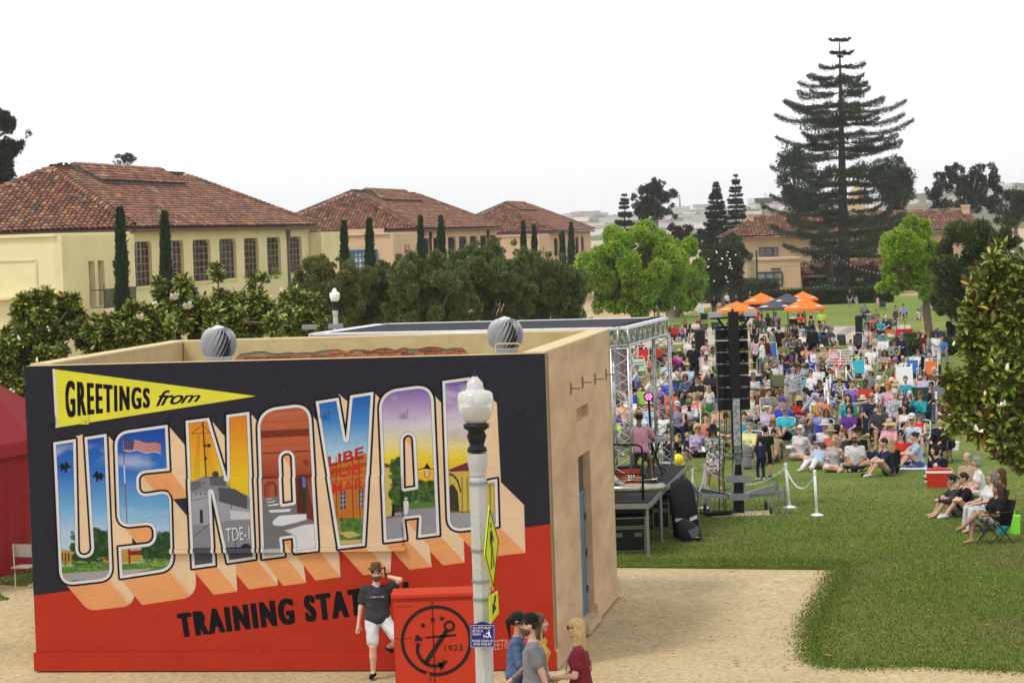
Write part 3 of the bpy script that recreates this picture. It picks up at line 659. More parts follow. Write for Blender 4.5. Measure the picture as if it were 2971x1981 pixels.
M_brick=mat('old brick',(0.34,0.12,0.055),.9,var=.25,scale=20,bump=.3,randv=.35);M_mort=mat('lime mortar',(.36,.30,.22),.95,var=.2,scale=20)
mort=MB();wbox(mort,TW_+.9,BW-TW_-.05,BD-TW_-.012,BD-TW_-.002,RZ,BH-.22);mort.build('mortar_bed',M_mort,building)
bmh=MB();bmh.box((0,0,0),(.205,.03,.062));brick_me=bmh.mesh('brick',M_brick)
rzb=math.atan2(bx.y,bx.x);off=parent_loc(building);nb=0
for row in range(5):
 z=BH-.26-row*.077;ns=int((BW-2*TW_-1.0)/.22)
 for k in range(ns):
  s=TW_+1.0+(k+.5*(row%2))*.22
  if s>BW-TW_-.12 or nb>=290:continue
  if row==0 and (k<8 or fbm and (k*7%11)<3):continue
  p=Of+bx*s+by*(BD-TW_-.022-random.uniform(0,.008));o=link('brick',brick_me,building);o.location=Vector((p.x,p.y,z))-off;o.rotation_euler=(0,random.uniform(-.02,.02),rzb);nb+=1
pl=MB()
x=TW_+.02;top=BH-.01;pts=[(x,top)];low=[]
while x<BW-TW_-.02:low.append((x,BH-.23+random.uniform(-.03,.03)-(.2 if x<TW_+1.0 else 0)-(.14 if BW-TW_-2.4<x<BW-TW_-.3 else 0)));x+=.16
ff=[Of+bx*s+by*(BD-TW_-.045)+Vector((0,0,z)) for s,z in low];tt=[Of+bx*s+by*(BD-TW_-.045)+Vector((0,0,top)) for s,z in low]
for i in range(len(ff)-1):pl.poly([ff[i],ff[i+1],tt[i+1],tt[i]],.04,by)
pl.build('loose_plaster',M_cream,building)
def turbine(px,py,label):
 D_=(cR.y+cL.y)/2+(2.2 if px>1200 else 2.0);base=at(px,py,D_);r_=0.0;base.z=RZ
 t=empty('turbine_vent',base,label,'roof vent','turbine vents on the flat roof')
 M_g=mat('galvanised vanes',(.66,.67,.70),.5,.25,var=.2,scale=14)
 m_=MB();H=at(px,py-96,D_).z-RZ;R_=.292
 cz=RZ+H-.30;m_.lathe((base.x,base.y,RZ),[(.21,0),(.21,cz-RZ-.24),(.235,cz-RZ-.22)],20);m_.build('collar',M_g,t,True )
 v=MB();n=22
 for k in range(n):
  p0=[];p1=[]
  for j in range(9):
   u=j/8;ph=-1.05+2.35*u;rr=R_*math.cos(ph*.93)**.75 if abs(ph*.93)<1.55 else .02;z=cz+.275*math.sin(ph);tw=1.15*u
   a0=2*math.pi*k/n+tw;a1=a0+2*math.pi/n*.72
   p0 .append((base.x+rr*1.05*math.cos(a0),base.y+rr*1.05*math.sin(a0),z));p1 .append((base.x+rr*.80*math.cos(a1),base.y+rr*.80*math.sin(a1),z))
  v.add(p0+p1,[(i,i+1,9+i+1,9+i) for i in range(8)])
 v.build('vane',M_g,t,True )
 m_=MB();m_.lathe((base.x,base.y,cz+.24),[(.13,0),(.09,.04),(0.0,.07)],16);m_.build('cap',M_g,t,True )
 m_=MB();m_.lathe((base.x,base.y,cz-.25),[(.17,0),(.205,.2),(.2,.3),(.1,.46)],14);m_.build('gap_shade_core',mat('vent inside',(.05,.05,.055),.8),t,True )  # dark core added so the gaps between the vanes read as shade
turbine(636,1040,'left one of the two silver turbine vents behind the mural wall');turbine(1467,1015,'right one of the two silver turbine vents, near the tan side wall')
hp=at(1474,1022,cR.y+.25);hp.z=BH
m_=MB();a=hp-bx*.2;b_=hp+bx*.2;m_.tube([a,a+Vector((0,0,.13)),a+bx*.03+Vector((0,0,.16)),b_-bx*.03+Vector((0,0,.16)),b_+Vector((0,0,.13)),b_],.014,6)
m_.build('ladder_handle',M_cream,building)
# ================================================================ the row of hipped-roof barracks along the left
LAT=49.0
def BP(S,lat,z):p=DV*S-EV*lat;return Vector((p.x,p.y,z))
def Sof(x,lat=LAT):return lat/math.tan((2131-x)/5500.0)
TILE_COLS=[(.26,.118,.072),(.30,.145,.090),(.225,.098,.062),(.165,.085,.065),(.11,.085,.088),(.34,.22,.13),(.28,.135,.080),(.20,.092,.062),(.14,.092,.082)]
M_tile=mat('clay roof tile',(.42,.17,.09),.82,tint=True ,var=.10,scale=6)
M_under=mat('roof underlay',(.10,.05,.035),.95)
tile_variants=[]
def tile_geom(P,W):
 r0=P*.50;r1=P*.42;seg=5;v=[]
 for t,r,lift in ((0,r0,.05),(W*1.08,r1,.0)):
  for k in range(seg+1):a=math.pi*k/seg;v.append((r*math.cos(a),t,r*.80*math.sin(a)+lift))
 f=[(k,k+1,seg+1+k+1,seg+1+k) for k in range(seg)]
 n=len(v)
 for k in range(seg+1):a=math.pi*k/seg;v.append((r0*.80*math.cos(a),0.0,r0*.62*math.sin(a)+.05))
 f+=[(k+1,k,n+k,n+k+1) for k in range(seg)]
 return np.array(v),np.array(f)
def tile_field(parent,O,su,tu,n,poly,P=.37,W=.40,parts=0,score=None ,name='roof_tile'):
 """O eave corner; su along the eave, tu up the slope; poly(s, t) -> bool; the `parts` best-scored tiles become objects"""
 O,su,tu,n=(np.array(a,float) for a in (O,su,tu,n));tv,tf=tile_geom(P,W);cells=[]
 smax,tmax=poly('size')
 for j in range(int(tmax/W)+1):
  for i in range(int(smax/P)+1):
   s,t=(i+.5)*P,j*W
   if poly(s,t+W*.4):cells.append((s,t))
 cells=np.array(cells);nC=len(cells)
 if nC==0:return
 pos=O+cells[:,:1]*su+cells[:,1:]*tu;pos=pos+rng.normal(0,.012,(nC,1))*su+rng.normal(0,.014,(nC,1))*tu+np.abs(rng.normal(0,.012,(nC,1)))*n
 ti=rng.choice(len(TILE_COLS),nC,p=[.19,.15,.16,.12,.07,.08,.10,.08,.05]);B=np.stack([su,tu,n])
 if abs(np.linalg.det(B)+1)<.1:tf=tf[:,::-1]
 idx=np.arange(nC);sel=np.zeros(nC,bool)
 if parts:
  sc=np.array([score(p) for p in pos]);order=np.argsort(-sc)[:parts];sel[order]=True
  loc0=parent_loc(parent);base=tv@B
  vs=[]
  for c in TILE_COLS:vs.append(npmesh(name,base,tf,M_tile,False ,None ,None ,np.tile(c,(len(tf),1))))
  for k in np.nonzero(sel)[0]:
   o=link(name,vs[ti[k]],parent);o.location=Vector(tuple(pos[k]))-loc0
 r=np.nonzero(~sel)[0]
 if len(r):
  v=(pos[r][:,None ,:]+(tv@B)[None ]).reshape(-1,3)-np.array(parent_loc(parent));f=(tf[None ]+(np.arange(len(r))*len(tv))[:,None ,None ]).reshape(-1,4)
  col=np.array(TILE_COLS)[ti[r]]*rng.uniform(.65,1.3,(len(r),1));link('roof_tiles',npmesh('roof_tiles',v,f,M_tile,False ,None ,None ,np.repeat(col,len(tf),0)),parent,kind='stuff')
def hip_caps(parent,a,b,r=.24,step=.42):
 a=np.array(a,float);b=np.array(b,float);L_=np.linalg.norm(b-a);d=(b-a)/L_;p,q=frame(d);v,f,c=[],[],[]
 for k in range(int(L_/step)):
  o=a+d*k*step;n0=len(v)
  for t,rr,lf in ((0,r,.05),(step*1.1,r*.85,0)):
   for j in range(6):an=math.pi*j/5;v.append(o+d*t+p*rr*math.cos(an)+q*(rr*math.sin(an)+lf))
  f+=[(n0+j,n0+j+1,n0+6+j+1,n0+6+j) for j in range(5)];cc=np.array(TILE_COLS[rng.integers(len(TILE_COLS))]);c+=[cc]*5
 return link('ridge_tiles',npmesh('ridge_tiles',np.array(v)-np.array(parent_loc(parent)),f,M_tile,False ,None ,None ,np.array(c)),parent,kind='stuff')
def hip_roof(root,S0,S1,lat,w,ze,zr,oh=.55,parts=0,P=.37,W=.40):
 s0,s1,l0,l1=S0-oh,S1+oh,lat-oh,lat+2*w+oh;hw=w+oh
 z0=ze;A=BP(s0,l0,z0);B_=BP(s1,l0,z0);C=BP(s1,l1,z0);D_=BP(s0,l1,z0);R0=BP(s0+hw,lat+w,zr);R1=BP(s1-hw,lat+w,zr)
 m=MB();m.add([A,B_,C,D_,R0,R1],[(0,1,5,4),(1,2,5),(2,3,4,5),(3,0,4)]);rf_=m.build('roof',M_under,root)
 m=MB()
 for a,b in ((A,B_),(D_,A)):m.bar(a-Vector((0,0,.16)),b-Vector((0,0,.16)),.22,.20)
 m.build('eave_gutter',mat('brown gutter',(.10,.065,.05),.6),rf_)
 def field(o,e,apex0,apex1,parts_,sc):
  su=(e-o).normalized();Ls=(e-o).length;a0=apex0-o;s_a=a0 .dot(su);tu=(a0-su*s_a);T=tu.length;tu=tu/T;n=su.cross(tu)
  if n.z<0:n=-n
  s_b=(apex1-o).dot(su)
  def poly(s,t=None ):
   if s=='size':return Ls,T
   return s_a*t/T<s<Ls-(Ls-s_b)*t/T and t<T
  tile_field(rf_,o+n*.02,su,tu,n,poly,P,W,parts_,sc)
 sc=lambda p:-abs(p[1])*1.0-(0 if 0<proj(p)[0]<PW else 1e4)
 field(D_,A,R0,R0,parts,sc);field(A,B_,R0,R1,0,None )
 up=Vector((0,0,.12));hip_caps(rf_,A+up,R0+up);hip_caps(rf_,R0+up,R1+up);hip_caps(rf_,B_+up,R1+up);hip_caps(rf_,D_+up,R0+up)
 return rf_
def monitor(root,Sa,Sb,latr,hw,zr,zl):
 m=MB();th=Vector((0,0,-.26));P4=[BP(Sa,latr-hw,zl),BP(Sb,latr-hw,zl),BP(Sb,latr,zr),BP(Sa,latr,zr),BP(Sb,latr+hw,zl),BP(Sa,latr+hw,zl)]
 vs=P4+[p+th for p in P4];m.add(vs,[(0,1,2,3),(3,2,4,5),(6,9,8,7),(9,11,10,8),(0,6,7,1),(5,4,10,11),(0,3,9,6),(3,5,11,9),(1,7,8,2),(2,8,10,4)])
 t=m.build('ridge_ventilator',mat('weathered green fascia',(.07,.085,.065),.8,col2=(.14,.17,.13),scale=3),root)
 m=MB();q=[BP(Sa+.4,latr-hw+.5,zl-.8),BP(Sb-.4,latr-hw+.5,zl-.8),BP(Sb-.4,latr+hw-.5,zl-.8),BP(Sa+.4,latr+hw-.5,zl-.8)]
 m.add(q+[p+Vector((0,0,.75)) for p in q],[(0,1,5,4),(1,2,6,5),(2,3,7,6),(3,0,4,7)]);m.build('dark_gap_box',mat('dark gap',(.02,.018,.016),.9),t)  # shade of the gap under the ventilator roof, put in as a near-black box
 o=P4[0];su=DV;tu=(P4[3]-P4[0]);T=tu.length;tu=tu/T;n=su.cross(tu);n=n if n.z>0 else -n;Ls=Sb-Sa
 tile_field(t,o+n*.03,su,tu,n,lambda s,tt=None :(Ls,T) if s=='size' else (s<Ls and tt<T))
def wall_block(root,name,S0,S1,lat0,lat1,z0,z1,m_,cop=None ):
 m=MB();q=[BP(S0,lat0,z0),BP(S1,lat0,z0),BP(S1,lat1,z0),BP(S0,lat1,z0)];m.add(q+[Vector((p.x,p.y,z1)) for p in q],[(0,1,5,4),(1,2,6,5),(2,3,7,6),(3,0,4,7),(4,5,6,7)])
 o=m.build(name,m_,root)
 if cop:
  m=MB();a,b,c=BP(S0-.06,lat0-.06,z1+.06),BP(S1,lat0-.06,z1+.06),BP(S0-.06,lat1,z1+.06);m.bar(a,b,.22,.18);m.bar(a,c,.22,.178);m.build('coping',cop,o)
 return o
def facade(root,S0,S1,z0,z1,bays,wz0,wz1,m_wall,m_frame,m_glass,cols=4,rows=6,depth=.32):
 """windowed side wall: piers between the bays, a band above and below, each window recessed with muntins"""
 m=MB();lat=LAT
 def blk(a,b,za_,zb_):
  q=[BP(a,lat,za_),BP(b,lat,za_),BP(b,lat+depth,za_),BP(a,lat+depth,za_)];m.add(q+[Vector((p.x,p.y,zb_)) for p in q],[(0,1,5,4),(1,2,6,5),(2,3,7,6),(3,0,4,7),(4,5,6,7),(3,2,1,0)])
 blk(S0,S1,z0,wz0);blk(S0,S1,wz1,z1);cur=S0
 for a,b in bays:blk(cur,a,wz0,wz1);cur=b
 blk(cur,S1,wz0,wz1)
 for a,b in bays:
  for s in (a,b):
   k=.22 if s==a else -.22;q=[BP(s,lat+.01,wz1),BP(s+k,lat+.01,wz1),BP(s,lat+.01,wz1-.35)];m.add(q+[p-EV*(depth-.05) for p in q],[(0,1,2),(5,4,3),(0,2,5,3),(1,0,3,4),(2,1,4,5)])
 w=m.build('wall',m_wall,root)
 for a,b in bays:
  m=MB();dl=lat+depth-.08;H=wz1-wz0
  for i in range(cols+1):s=a+(b-a)*i/cols;m.bar(BP(s,dl,wz0),BP(s,dl,wz1),.12 if i in (0,cols) else .065,.08,up=tuple(EV))
  for j in range(rows+1):z=wz0+H*j/rows;m.bar(BP(a,dl-.004,z),BP(b,dl-.004,z),.07,.10 if j in (0,rows) else .065)
  f=m.build('window',m_frame,root)
  m=MB();m.poly([BP(a,dl+.05,wz0),BP(b,dl+.05,wz0),BP(b,dl+.05,wz1),BP(a,dl+.05,wz1)]);m.build('pane',m_glass,f)
  m=MB();q=a-.12,b+.12;m.bar(BP(q[0],lat-.04,wz0-.07),BP(q[1],lat-.04,wz0-.07),.16,.12);m.build('window_sill',m_wall,f)
 return w
M_yel=mat('pale yellow stucco',srgb(216,206,158),.9,var=.08,scale=.5,bump=.25,bscale=6)
M_yel2=mat('cream trim and sunlit wall',srgb(222,214,170),.85,var=.05,scale=1)
M_tan2=mat('peach tan stucco',srgb(200,172,142),.9,var=.08,scale=.5,bump=.25,bscale=6)
M_tan3=mat('tan trim',srgb(208,184,154),.85,var=.05,scale=1)
M_mun=mat('brown muntins',(.24,.165,.115),.7);M_wglass=mat('dark window glass',(.02,.022,.028),.12,var=.5,scale=.6,col2=(.07,.07,.09),spec=.7)
def downspout(root,S,z0,z1,m_):
 m=MB();m.box(BP(S,LAT-.12,z1-.35),(.34,.30,.55),ax=(DV,EV,(0,0,1)));m.box(BP(S,LAT-.12,z1-.02),(.46,.38,.10),ax=(DV,EV,(0,0,1)));m.tube([BP(S,LAT-.12,z1-.6),BP(S,LAT-.12,z0)],.10,8);m.build('downspout',m_,root)
def slit(root,S0,S1,z0,z1,m_):
 m=MB();q=[(S0,z0),(S1,z0),(S1,z1),(S0,z1)];f_=[BP(s,LATB+.30,z) for s,z in q];m.poly(f_);g_=[BP(s,LATB-.012,z) for s,z in q]
 o=m.build('window',m_,root);m=MB();m.bar(BP(S0-.05,LATB-.03,z0-.05),BP(S1+.05,LATB-.03,z0-.05),.12,.10);m.build('window_sill',M_yel2,o)
LATB=48.0
def wing_wall(root,S0,S1,z0,z1,slits,sz0,sz1,m_wall,m_rev):
 m=MB()
 def blk(a,b,za_,zb_):
  q=[BP(a,LATB,za_),BP(b,LATB,za_),BP(b,LATB+.42,za_),BP(a,LATB+.42,za_)];m.add(q+[Vector((p.x,p.y,zb_)) for p in q],[(0,1,5,4),(1,2,6,5),(2,3,7,6),(3,0,4,7),(4,5,6,7),(3,2,1,0)])
 blk(S0,S1,z0,sz0);blk(S0,S1,sz1,z1);cur=S0
 for a,b in slits:blk(cur,a,sz0,sz1);cur=b
 blk(cur,S1,sz0,sz1);w=m.build('side_wall',m_wall,root)
 for a,b in slits:
  m=MB();m.poly([BP(a,LATB+.36,sz0),BP(b,LATB+.36,sz0),BP(b,LATB+.36,sz1),BP(a,LATB+.36,sz1)]);m.build('window',m_rev,root)
def barrack(idx,x0,x1,xb,xe,ze,zr,mons,bays_px,wz,label,mw,mtrim,mfr,slits_px,sz,parts,rear=None ,gutter=None ):
 S0,S1=Sof(x0),Sof(x1);w=7.7;S1=max(S1,S0+38);zg=gz(S0)-.3;Sb=Sof(xb,LATB)
 root=empty('barrack_building',BP(S0,LAT,zg),label,'building','row of tile-roofed stucco buildings')
 bays=[(Sof(a),Sof(b)) for a,b in bays_px]
 facade(root,S0+.02,S1,zg,ze-.05,bays,wz[0],wz[1],mw,mfr,M_wglass)
 wall_block(root,'inner_wall',S0+.03,S1-.02,LAT+.47,LAT+2*w,zg,ze-.06,mw)
 hip_roof(root,S0,S1,LAT,w,ze,zr,parts=parts)
 monitor(root,Sof(mons[0],LAT+w),Sof(mons[1],LAT+w),LAT+w,2.15,zr+.55,zr-.75)
 zt=ze-.38;sl=[(Sof(a,LATB),Sof(b,LATB)) for a,b in slits_px]
 Se=Sof(xe,LATB)
 wing_wall(root,Sb,Se,zg,zt,sl,sz[0],sz[1],mw,M_mun)
 wall_block(root,'front_wing',Sb,Se-.01,LATB+.425,LATB+24,zg,zt,mtrim if idx==1 else mw,mtrim)  # the first wing's sunlit front is put into a lighter wall colour
 for x in (gutter or []):downspout(root,Sof(x),zg,ze-.35,mat('purple grey downspout',(.16,.14,.16),.6) if idx==1 else mat('dark downspout',(.05,.055,.07),.6))
 return root
b1=barrack(1,320,728,171,333,CAMZ+.95,CAMZ+5.0,(199,396),[(333,371),(400,443),(464,504),(524,562),(580,613),(632,663),(681,711)],(CAMZ-2.75,CAMZ+.10),'nearest pale yellow building at the left with big gridded windows and tiled hip roof',M_yel,M_yel2,M_mun,[(229,243),(250,264)],(CAMZ-3.6,CAMZ-.95),290,gutter=(395,678))
b2=barrack(2,964,1158,920,982,CAMZ+.45,CAMZ+4.3,(858,947),[(984,1004),(1012,1026),(1046,1064),(1071,1090),(1096,1113),(1120,1136),(1142,1154)],(CAMZ-2.9,CAMZ-.45),'middle building of the row, peach tan with a blue window and a tiled hip roof',M_tan2,M_tan3,mat('dark frames',(.035,.03,.035),.6),[(946,950),(953,957)],(CAMZ-3.2,CAMZ-1.0),290,gutter=(1004,1136))
b3=barrack(3,1282,1373,1255,1281,CAMZ-.30,CAMZ+3.5,(1180,1222),[(1289,1299),(1306,1315),(1325,1333),(1338,1346),(1351,1358)],(CAMZ-3.6,CAMZ-1.2),'farthest building of the row, pale tan, half hidden behind the round green trees',M_tan2,M_tan3,mat('dark frames',(.035,.03,.035),.6),[(1263,1266)],(CAMZ-4.2,CAMZ-2.2),0,gutter=(1301,))
Sb=Sof(171,LATB);m=MB();zF=lambda y,S=Sb,lat=52:CAMZ+(564-y)*(S*.985+lat*.171)/5500
def FP(x,z,out=0.0):
 t=math.tan((2131-x)/5500.0);lat=Sb*t;return BP(Sb-out,lat,z)
pa,pb,pc,pd=FP(20,zF(594),.02),FP(113,zF(594),.02),FP(113,zF(680),.02),FP(20,zF(680),.02)
m.bar(pa,pb,.10,.10);m.bar(pa,pd,.10,.10);m.bar(pb,pc,.10,.10);m.build('panel_moulding',M_yel,b1)
m=MB();m.bar(FP(-40,zF(684),.3),FP(166,zF(674),.3),.6,.16);m.build('ledge',M_yel2,b1)
m=MB();m.box(FP(134,zF(664),.12),(.24,.2,.22),ax=(EV,DV,(0,0,1)));m.build('wall_lamp',mat('brass lamp',(.25,.18,.1),.5),b1)
s0_,s1_=Sof(229,LATB),Sof(303,LATB);zb=CAMZ-3.85
m=MB();m.box(BP((s0_+s1_)/2,LATB-.45,zb),(s1_-s0_,.9,.25),ax=(DV,EV,(0,0,1)));m.box(BP((s0_+s1_)/2,LATB-.3,zb-.25),(s1_-s0_-.6,.6,.25),ax=(DV,EV,(0,0,1)));bal=m.build('balcony_slab',M_yel2,b1)
m=MB();MI=mat('wrought iron',(.03,.028,.03),.5)
n=26
for k in range(n+1):
 s=s0_+.1+(s1_-s0_-.2)*k/n;m.bar(BP(s,LATB-.85,zb+.12),BP(s,LATB-.85,zb+(1.55 if k%9==0 else 1.25)),.05)
for z in (.2,1.2):m.bar(BP(s0_+.1,LATB-.85,zb+z),BP(s1_-.1,LATB-.85,zb+z),.06)
for s in (s0_+.1,s1_-.1):
 for z in (.2,1.2):m.bar(BP(s,LATB-.85,zb+z),BP(s,LATB-.02,zb+z),.05)
m.build('balcony_railing',MI,b1)
rw=[Sof(747,LATB),Sof(754,LATB)],[Sof(761,LATB),Sof(768,LATB)]
zt=CAMZ+.42;S1e=Sof(728)+.1;S2e=Sof(812,LATB)
m_=MB();wing_wall(b1,S1e,S2e,gz(190)-.3,zt,[tuple(rw[0]),tuple(rw[1])],CAMZ-3.6,CAMZ-1.9,M_yel,M_mun)
wall_block(b1,'rear_wing',S1e+.01,S2e,LATB+.425,LATB+12,gz(190)-.3,zt-.004,M_yel2,None )
Sb2=Sof(920,LATB)
def FP2(x,z,out=0.0):return BP(Sb2-out,Sb2*math.tan((2131-x)/5500.0),z)
m=MB();a,b=FP2(812,CAMZ+.22,-.15),FP2(899,CAMZ+.22,-.15);m.bar(a,b,.3,.75);m.build('raised_parapet',M_tan2,b2)
zz2=lambda y:CAMZ+(540-y)*226/5500.0
M_bf=mat('blue window frame',srgb(58,96,122),.5)
x0,x1,y0,y1=822,883,575,625
m=MB();m.bar(FP2(x0,zz2(y0),.08),FP2(x1,zz2(y0),.08),.2,.3);m.bar(FP2(x0,zz2(y1),.08),FP2(x1,zz2(y1),.08),.2,.3)
for x in (x0+2,x1-2):m.bar(FP2(x,zz2(y0),.08),FP2(x,zz2(y1),.08),.3,.2)
for x in np.linspace(x0+8,x1-8,6):m.bar(FP2(x,zz2(y0),.07),FP2(x,zz2(y1),.07),.10,.1)
for y in (587,600,612):m.bar(FP2(x0,zz2(y),.07),FP2(x1,zz2(y),.07),.1,.10)
wf_=m.build('window',M_bf,b2);m=MB();m.poly([FP2(x0,zz2(y1),.03),FP2(x1,zz2(y1),.03),FP2(x1,zz2(y0),.03),FP2(x0,zz2(y0),.03)]);m.build('pane',mat('white blinds',(.62,.64,.68),.4),wf_)
# ================================================================ the long low clubhouse at the right, seen face on
CD=330.0
def CP(x,y,D=CD):return at(*V(x,y),D)
club=empty('clubhouse',xat(*V(1900,668),CD),'long peach stucco building with a tiled roof and dark arcade behind the giant pine','building')
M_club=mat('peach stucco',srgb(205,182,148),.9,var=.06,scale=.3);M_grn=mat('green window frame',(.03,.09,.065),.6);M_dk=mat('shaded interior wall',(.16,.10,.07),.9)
zg=gz(CD)-.3
def cbox(name,x0,x1,y,D0,D1,m_,z0=None ,parent=club):
 a,b=CP(x0,y,D0),CP(x1,y,D0);z1=(a.z+b.z)/2;z0=zg if z0 is None else z0;m=MB();m.box(((a.x+b.x)/2,(D0+D1)/2,(z0+z1)/2),(b.x-a.x,D1-D0,z1-z0));return m.build(name,m_,parent),a.x,b.x,z1
main,mx0,mx1,mz=cbox('main_wall',1672,2262,541,CD+2,CD+16,M_club)
wing,wx0,wx1,wz=cbox('front_wing',1703,1838,597,CD-6,CD+1.99,M_club)
lw,lx0,lx1,lz=cbox('side_annexe',1690,1702.7,641,CD-4,CD+1.98,M_club)
m=MB();m.box(((wx0+wx1)/2,CD-2,wz+.1),(wx1-wx0+.3,8.3,.3));m.build('coping',M_tan3,wing)
def club_roof(x0,x1,ye,xr0,xr1,yr,D0,depth,nm,P=.5,W=.55,P_parts=0):
 A,B_=CP(x0,ye,D0),CP(x1,ye,D0);B_.z=A.z;R0,R1=CP(xr0,yr,D0+depth),CP(xr1,yr,D0+depth);R1 .z=R0 .z
 C,D_=B_+Vector((0,2*depth,0)),A+Vector((0,2*depth,0));m=MB();m.add([A,B_,C,D_,R0,R1],[(0,1,5,4),(1,2,5),(2,3,4,5),(3,0,4)]);r_=m.build(nm,M_under,club)
 m=MB();m.bar(A-Vector((0,0,.2)),B_-Vector((0,0,.2)),.3,.3);m.build('eave',mat('club eave',(.2,.13,.09),.8),r_)
 su=Vector((1,0,0));tu=R0-A;sa=tu.x;tu.x=0;T=tu.length;tu/=T;n=su.cross(tu);Ls=B_.x-A.x;sb=R1 .x-A.x
 tile_field(r_,A+n*.02,su,tu,n,lambda s,t=None :(Ls,T) if s=='size' else (sa*t/T<s<Ls-(Ls-sb)*t/T and t<T),P,W)
 hip_caps(r_,R0+Vector((0,0,.1)),R1+Vector((0,0,.1)),.3,.55);hip_caps(r_,A+Vector((0,0,.1)),R0+Vector((0,0,.1)),.3,.55)
 return r_
club_roof(1664,2275,546,1735,2216,500,CD+1,8.0,'roof')
club_roof(1832,2180,632,1842,2172,606,CD-3.5,5.4,'porch_roof')
def chimney(x0,x1,y,D0,nm='chimney'):
 a,b=CP(x0,y,D0),CP(x1,y,D0);m=MB();m.box(((a.x+b.x)/2,D0+.6,a.z-2),(b.x-a.x,1.2,4));m.box(((a.x+b.x)/2,D0+.6,a.z+.05),(b.x-a.x+.2,1.4,.3));m.build(nm,M_club,club)
chimney(1719,1731,494,CD+7);chimney(2212,2227,474,CD+7)
m=MB();c=CP(1966,500,CD+9);q=lambda y:CP(1966,y,CD+9).z
m.box((c.x,c.y,(q(520)+q(476))/2),(3.4,3,q(476)-q(520)));m.box((c.x,c.y,(q(476)+q(455))/2),(2.4,2.2,q(455)-q(476)));m.lathe((c.x,c.y,0),[(1.0,q(455)),(.9,q(440)),(.5,q(432)),(0,q(427))],8);m.build('bell_tower',M_club,club)
for x in (1744,1754,1763,1776,1846,1862,1880):
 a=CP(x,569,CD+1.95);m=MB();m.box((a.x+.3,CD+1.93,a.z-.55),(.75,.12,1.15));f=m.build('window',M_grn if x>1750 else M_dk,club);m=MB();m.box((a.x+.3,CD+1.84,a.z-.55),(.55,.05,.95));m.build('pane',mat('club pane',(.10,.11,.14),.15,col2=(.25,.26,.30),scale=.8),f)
a,b=CP(1738,627,CD-6),CP(1797,655,CD-6)
m=MB();W3=(b.x-a.x);H3=a.z-b.z
for k in range(4):m.bar((a.x+W3*k/3,CD-6.06,b.z),(a.x+W3*k/3,CD-6.06,a.z),.22 if k in (0,3) else .34,.12)
for k in (0,.48,1):m.bar((a.x,CD-6.07,b.z+H3*k),(b.x,CD-6.07,b.z+H3*k),.12,.22 if k!=.48 else .12)
f=m.build('window',M_grn,club)
for k in range(3):m=MB();m.box((a.x+W3*(k+.5)/3,CD-6.03,(a.z+b.z)/2),(W3/3-.2,.05,H3-.1));m.build('pane',mat('blinds behind glass',(.22,.23,.27),.2,col2=(.34,.35,.40),scale=1.2),f)
a=CP(1782,618,CD-6.0);m=MB();m.box((a.x,CD-6.03,a.z),(1.3,.08,.3));m.build('vent_slot',M_dk,club)
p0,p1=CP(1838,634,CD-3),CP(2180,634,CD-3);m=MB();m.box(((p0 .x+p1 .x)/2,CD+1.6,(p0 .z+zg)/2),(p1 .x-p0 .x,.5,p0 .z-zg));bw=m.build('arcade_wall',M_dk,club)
for x,w_ in ((1831,.9),(1883,.5),(1908,.9),(1972,.9),(2040,.9),(2100,.9),(2160,.9)):
 c=CP(x+3,640,CD-3);m=MB();m.box((c.x,CD-3,(p0 .z+zg)/2),(w_ if w_>.6 else .16,w_ if w_>.6 else .16,p0 .z-zg));m.build('column',M_club if w_>.6 else M_grn,club)
for x0,x1,y0,y1 in ((1858,1876,636,654),(1890,1900,634,660),(1925,1935,632,668),(1942,1964,632,658),(1990,2010,632,656),(2060,2080,634,656)):
 a,b=CP(x0,y0,CD+1.3),CP(x1,y1,CD+1.3);m=MB();m.box(((a.x+b.x)/2,CD+1.3,(a.z+b.z)/2),(b.x-a.x,.06,a.z-b.z));m.build('window',mat('arcade glass',(.015,.018,.02),.2),club)
m=MB();l0,l1=CP(1717,585,CD-6.4),CP(1729,640,CD-6.4);lad=empty('wall_ladder',(l0 .x,CD-6.4,l1 .z),'pale green ladder fixed to the left end of the peach building','ladder')
for x in (l0 .x,l1 .x):m.bar((x,CD-6.4,l1 .z),(x,CD-6.4,l0 .z+.9),.10)
m.build('rail',mat('pale green paint',(.30,.38,.28),.7),lad)
for k in range(10):z=l1 .z+(l0 .z-l1 .z)*k/9;m=MB();m.bar((l0 .x,CD-6.42,z),(l1 .x,CD-6.42,z),.09);m.build('rung',mat('pale green paint'),lad)
m=MB();a=CP(1723,655,CD-6.3);m.box((a.x,CD-6.3,a.z),(.9,.3,2.0));tag(m.build('utility_cabinet',mat('green box',(.05,.16,.12),.6)),'green electrical box at the foot of the wall ladder','cabinet')
pm=mat('dark pole',(.04,.04,.045),.6);tops=[]
for k,(x,yb,yt) in enumerate(((1705,668,575),(1913,675,578),(1740,668,575),(2120,672,590))):
 p=xat(*V(x,yb),300);t=at(*V(x,yt),300);m=MB();m.tube([p,(p.x,p.y,t.z)],.12,6);tops.append(Vector((p.x,p.y,t.z)))
 tag(m.build('light_pole',pm),['leftmost thin dark pole of the string lights by the ladder','thin dark pole of the string lights just left of the giant pine trunk','short dark pole of the string lights above the flat roof','rightmost thin dark pole of the string lights'][k],'pole','poles carrying the string lights')
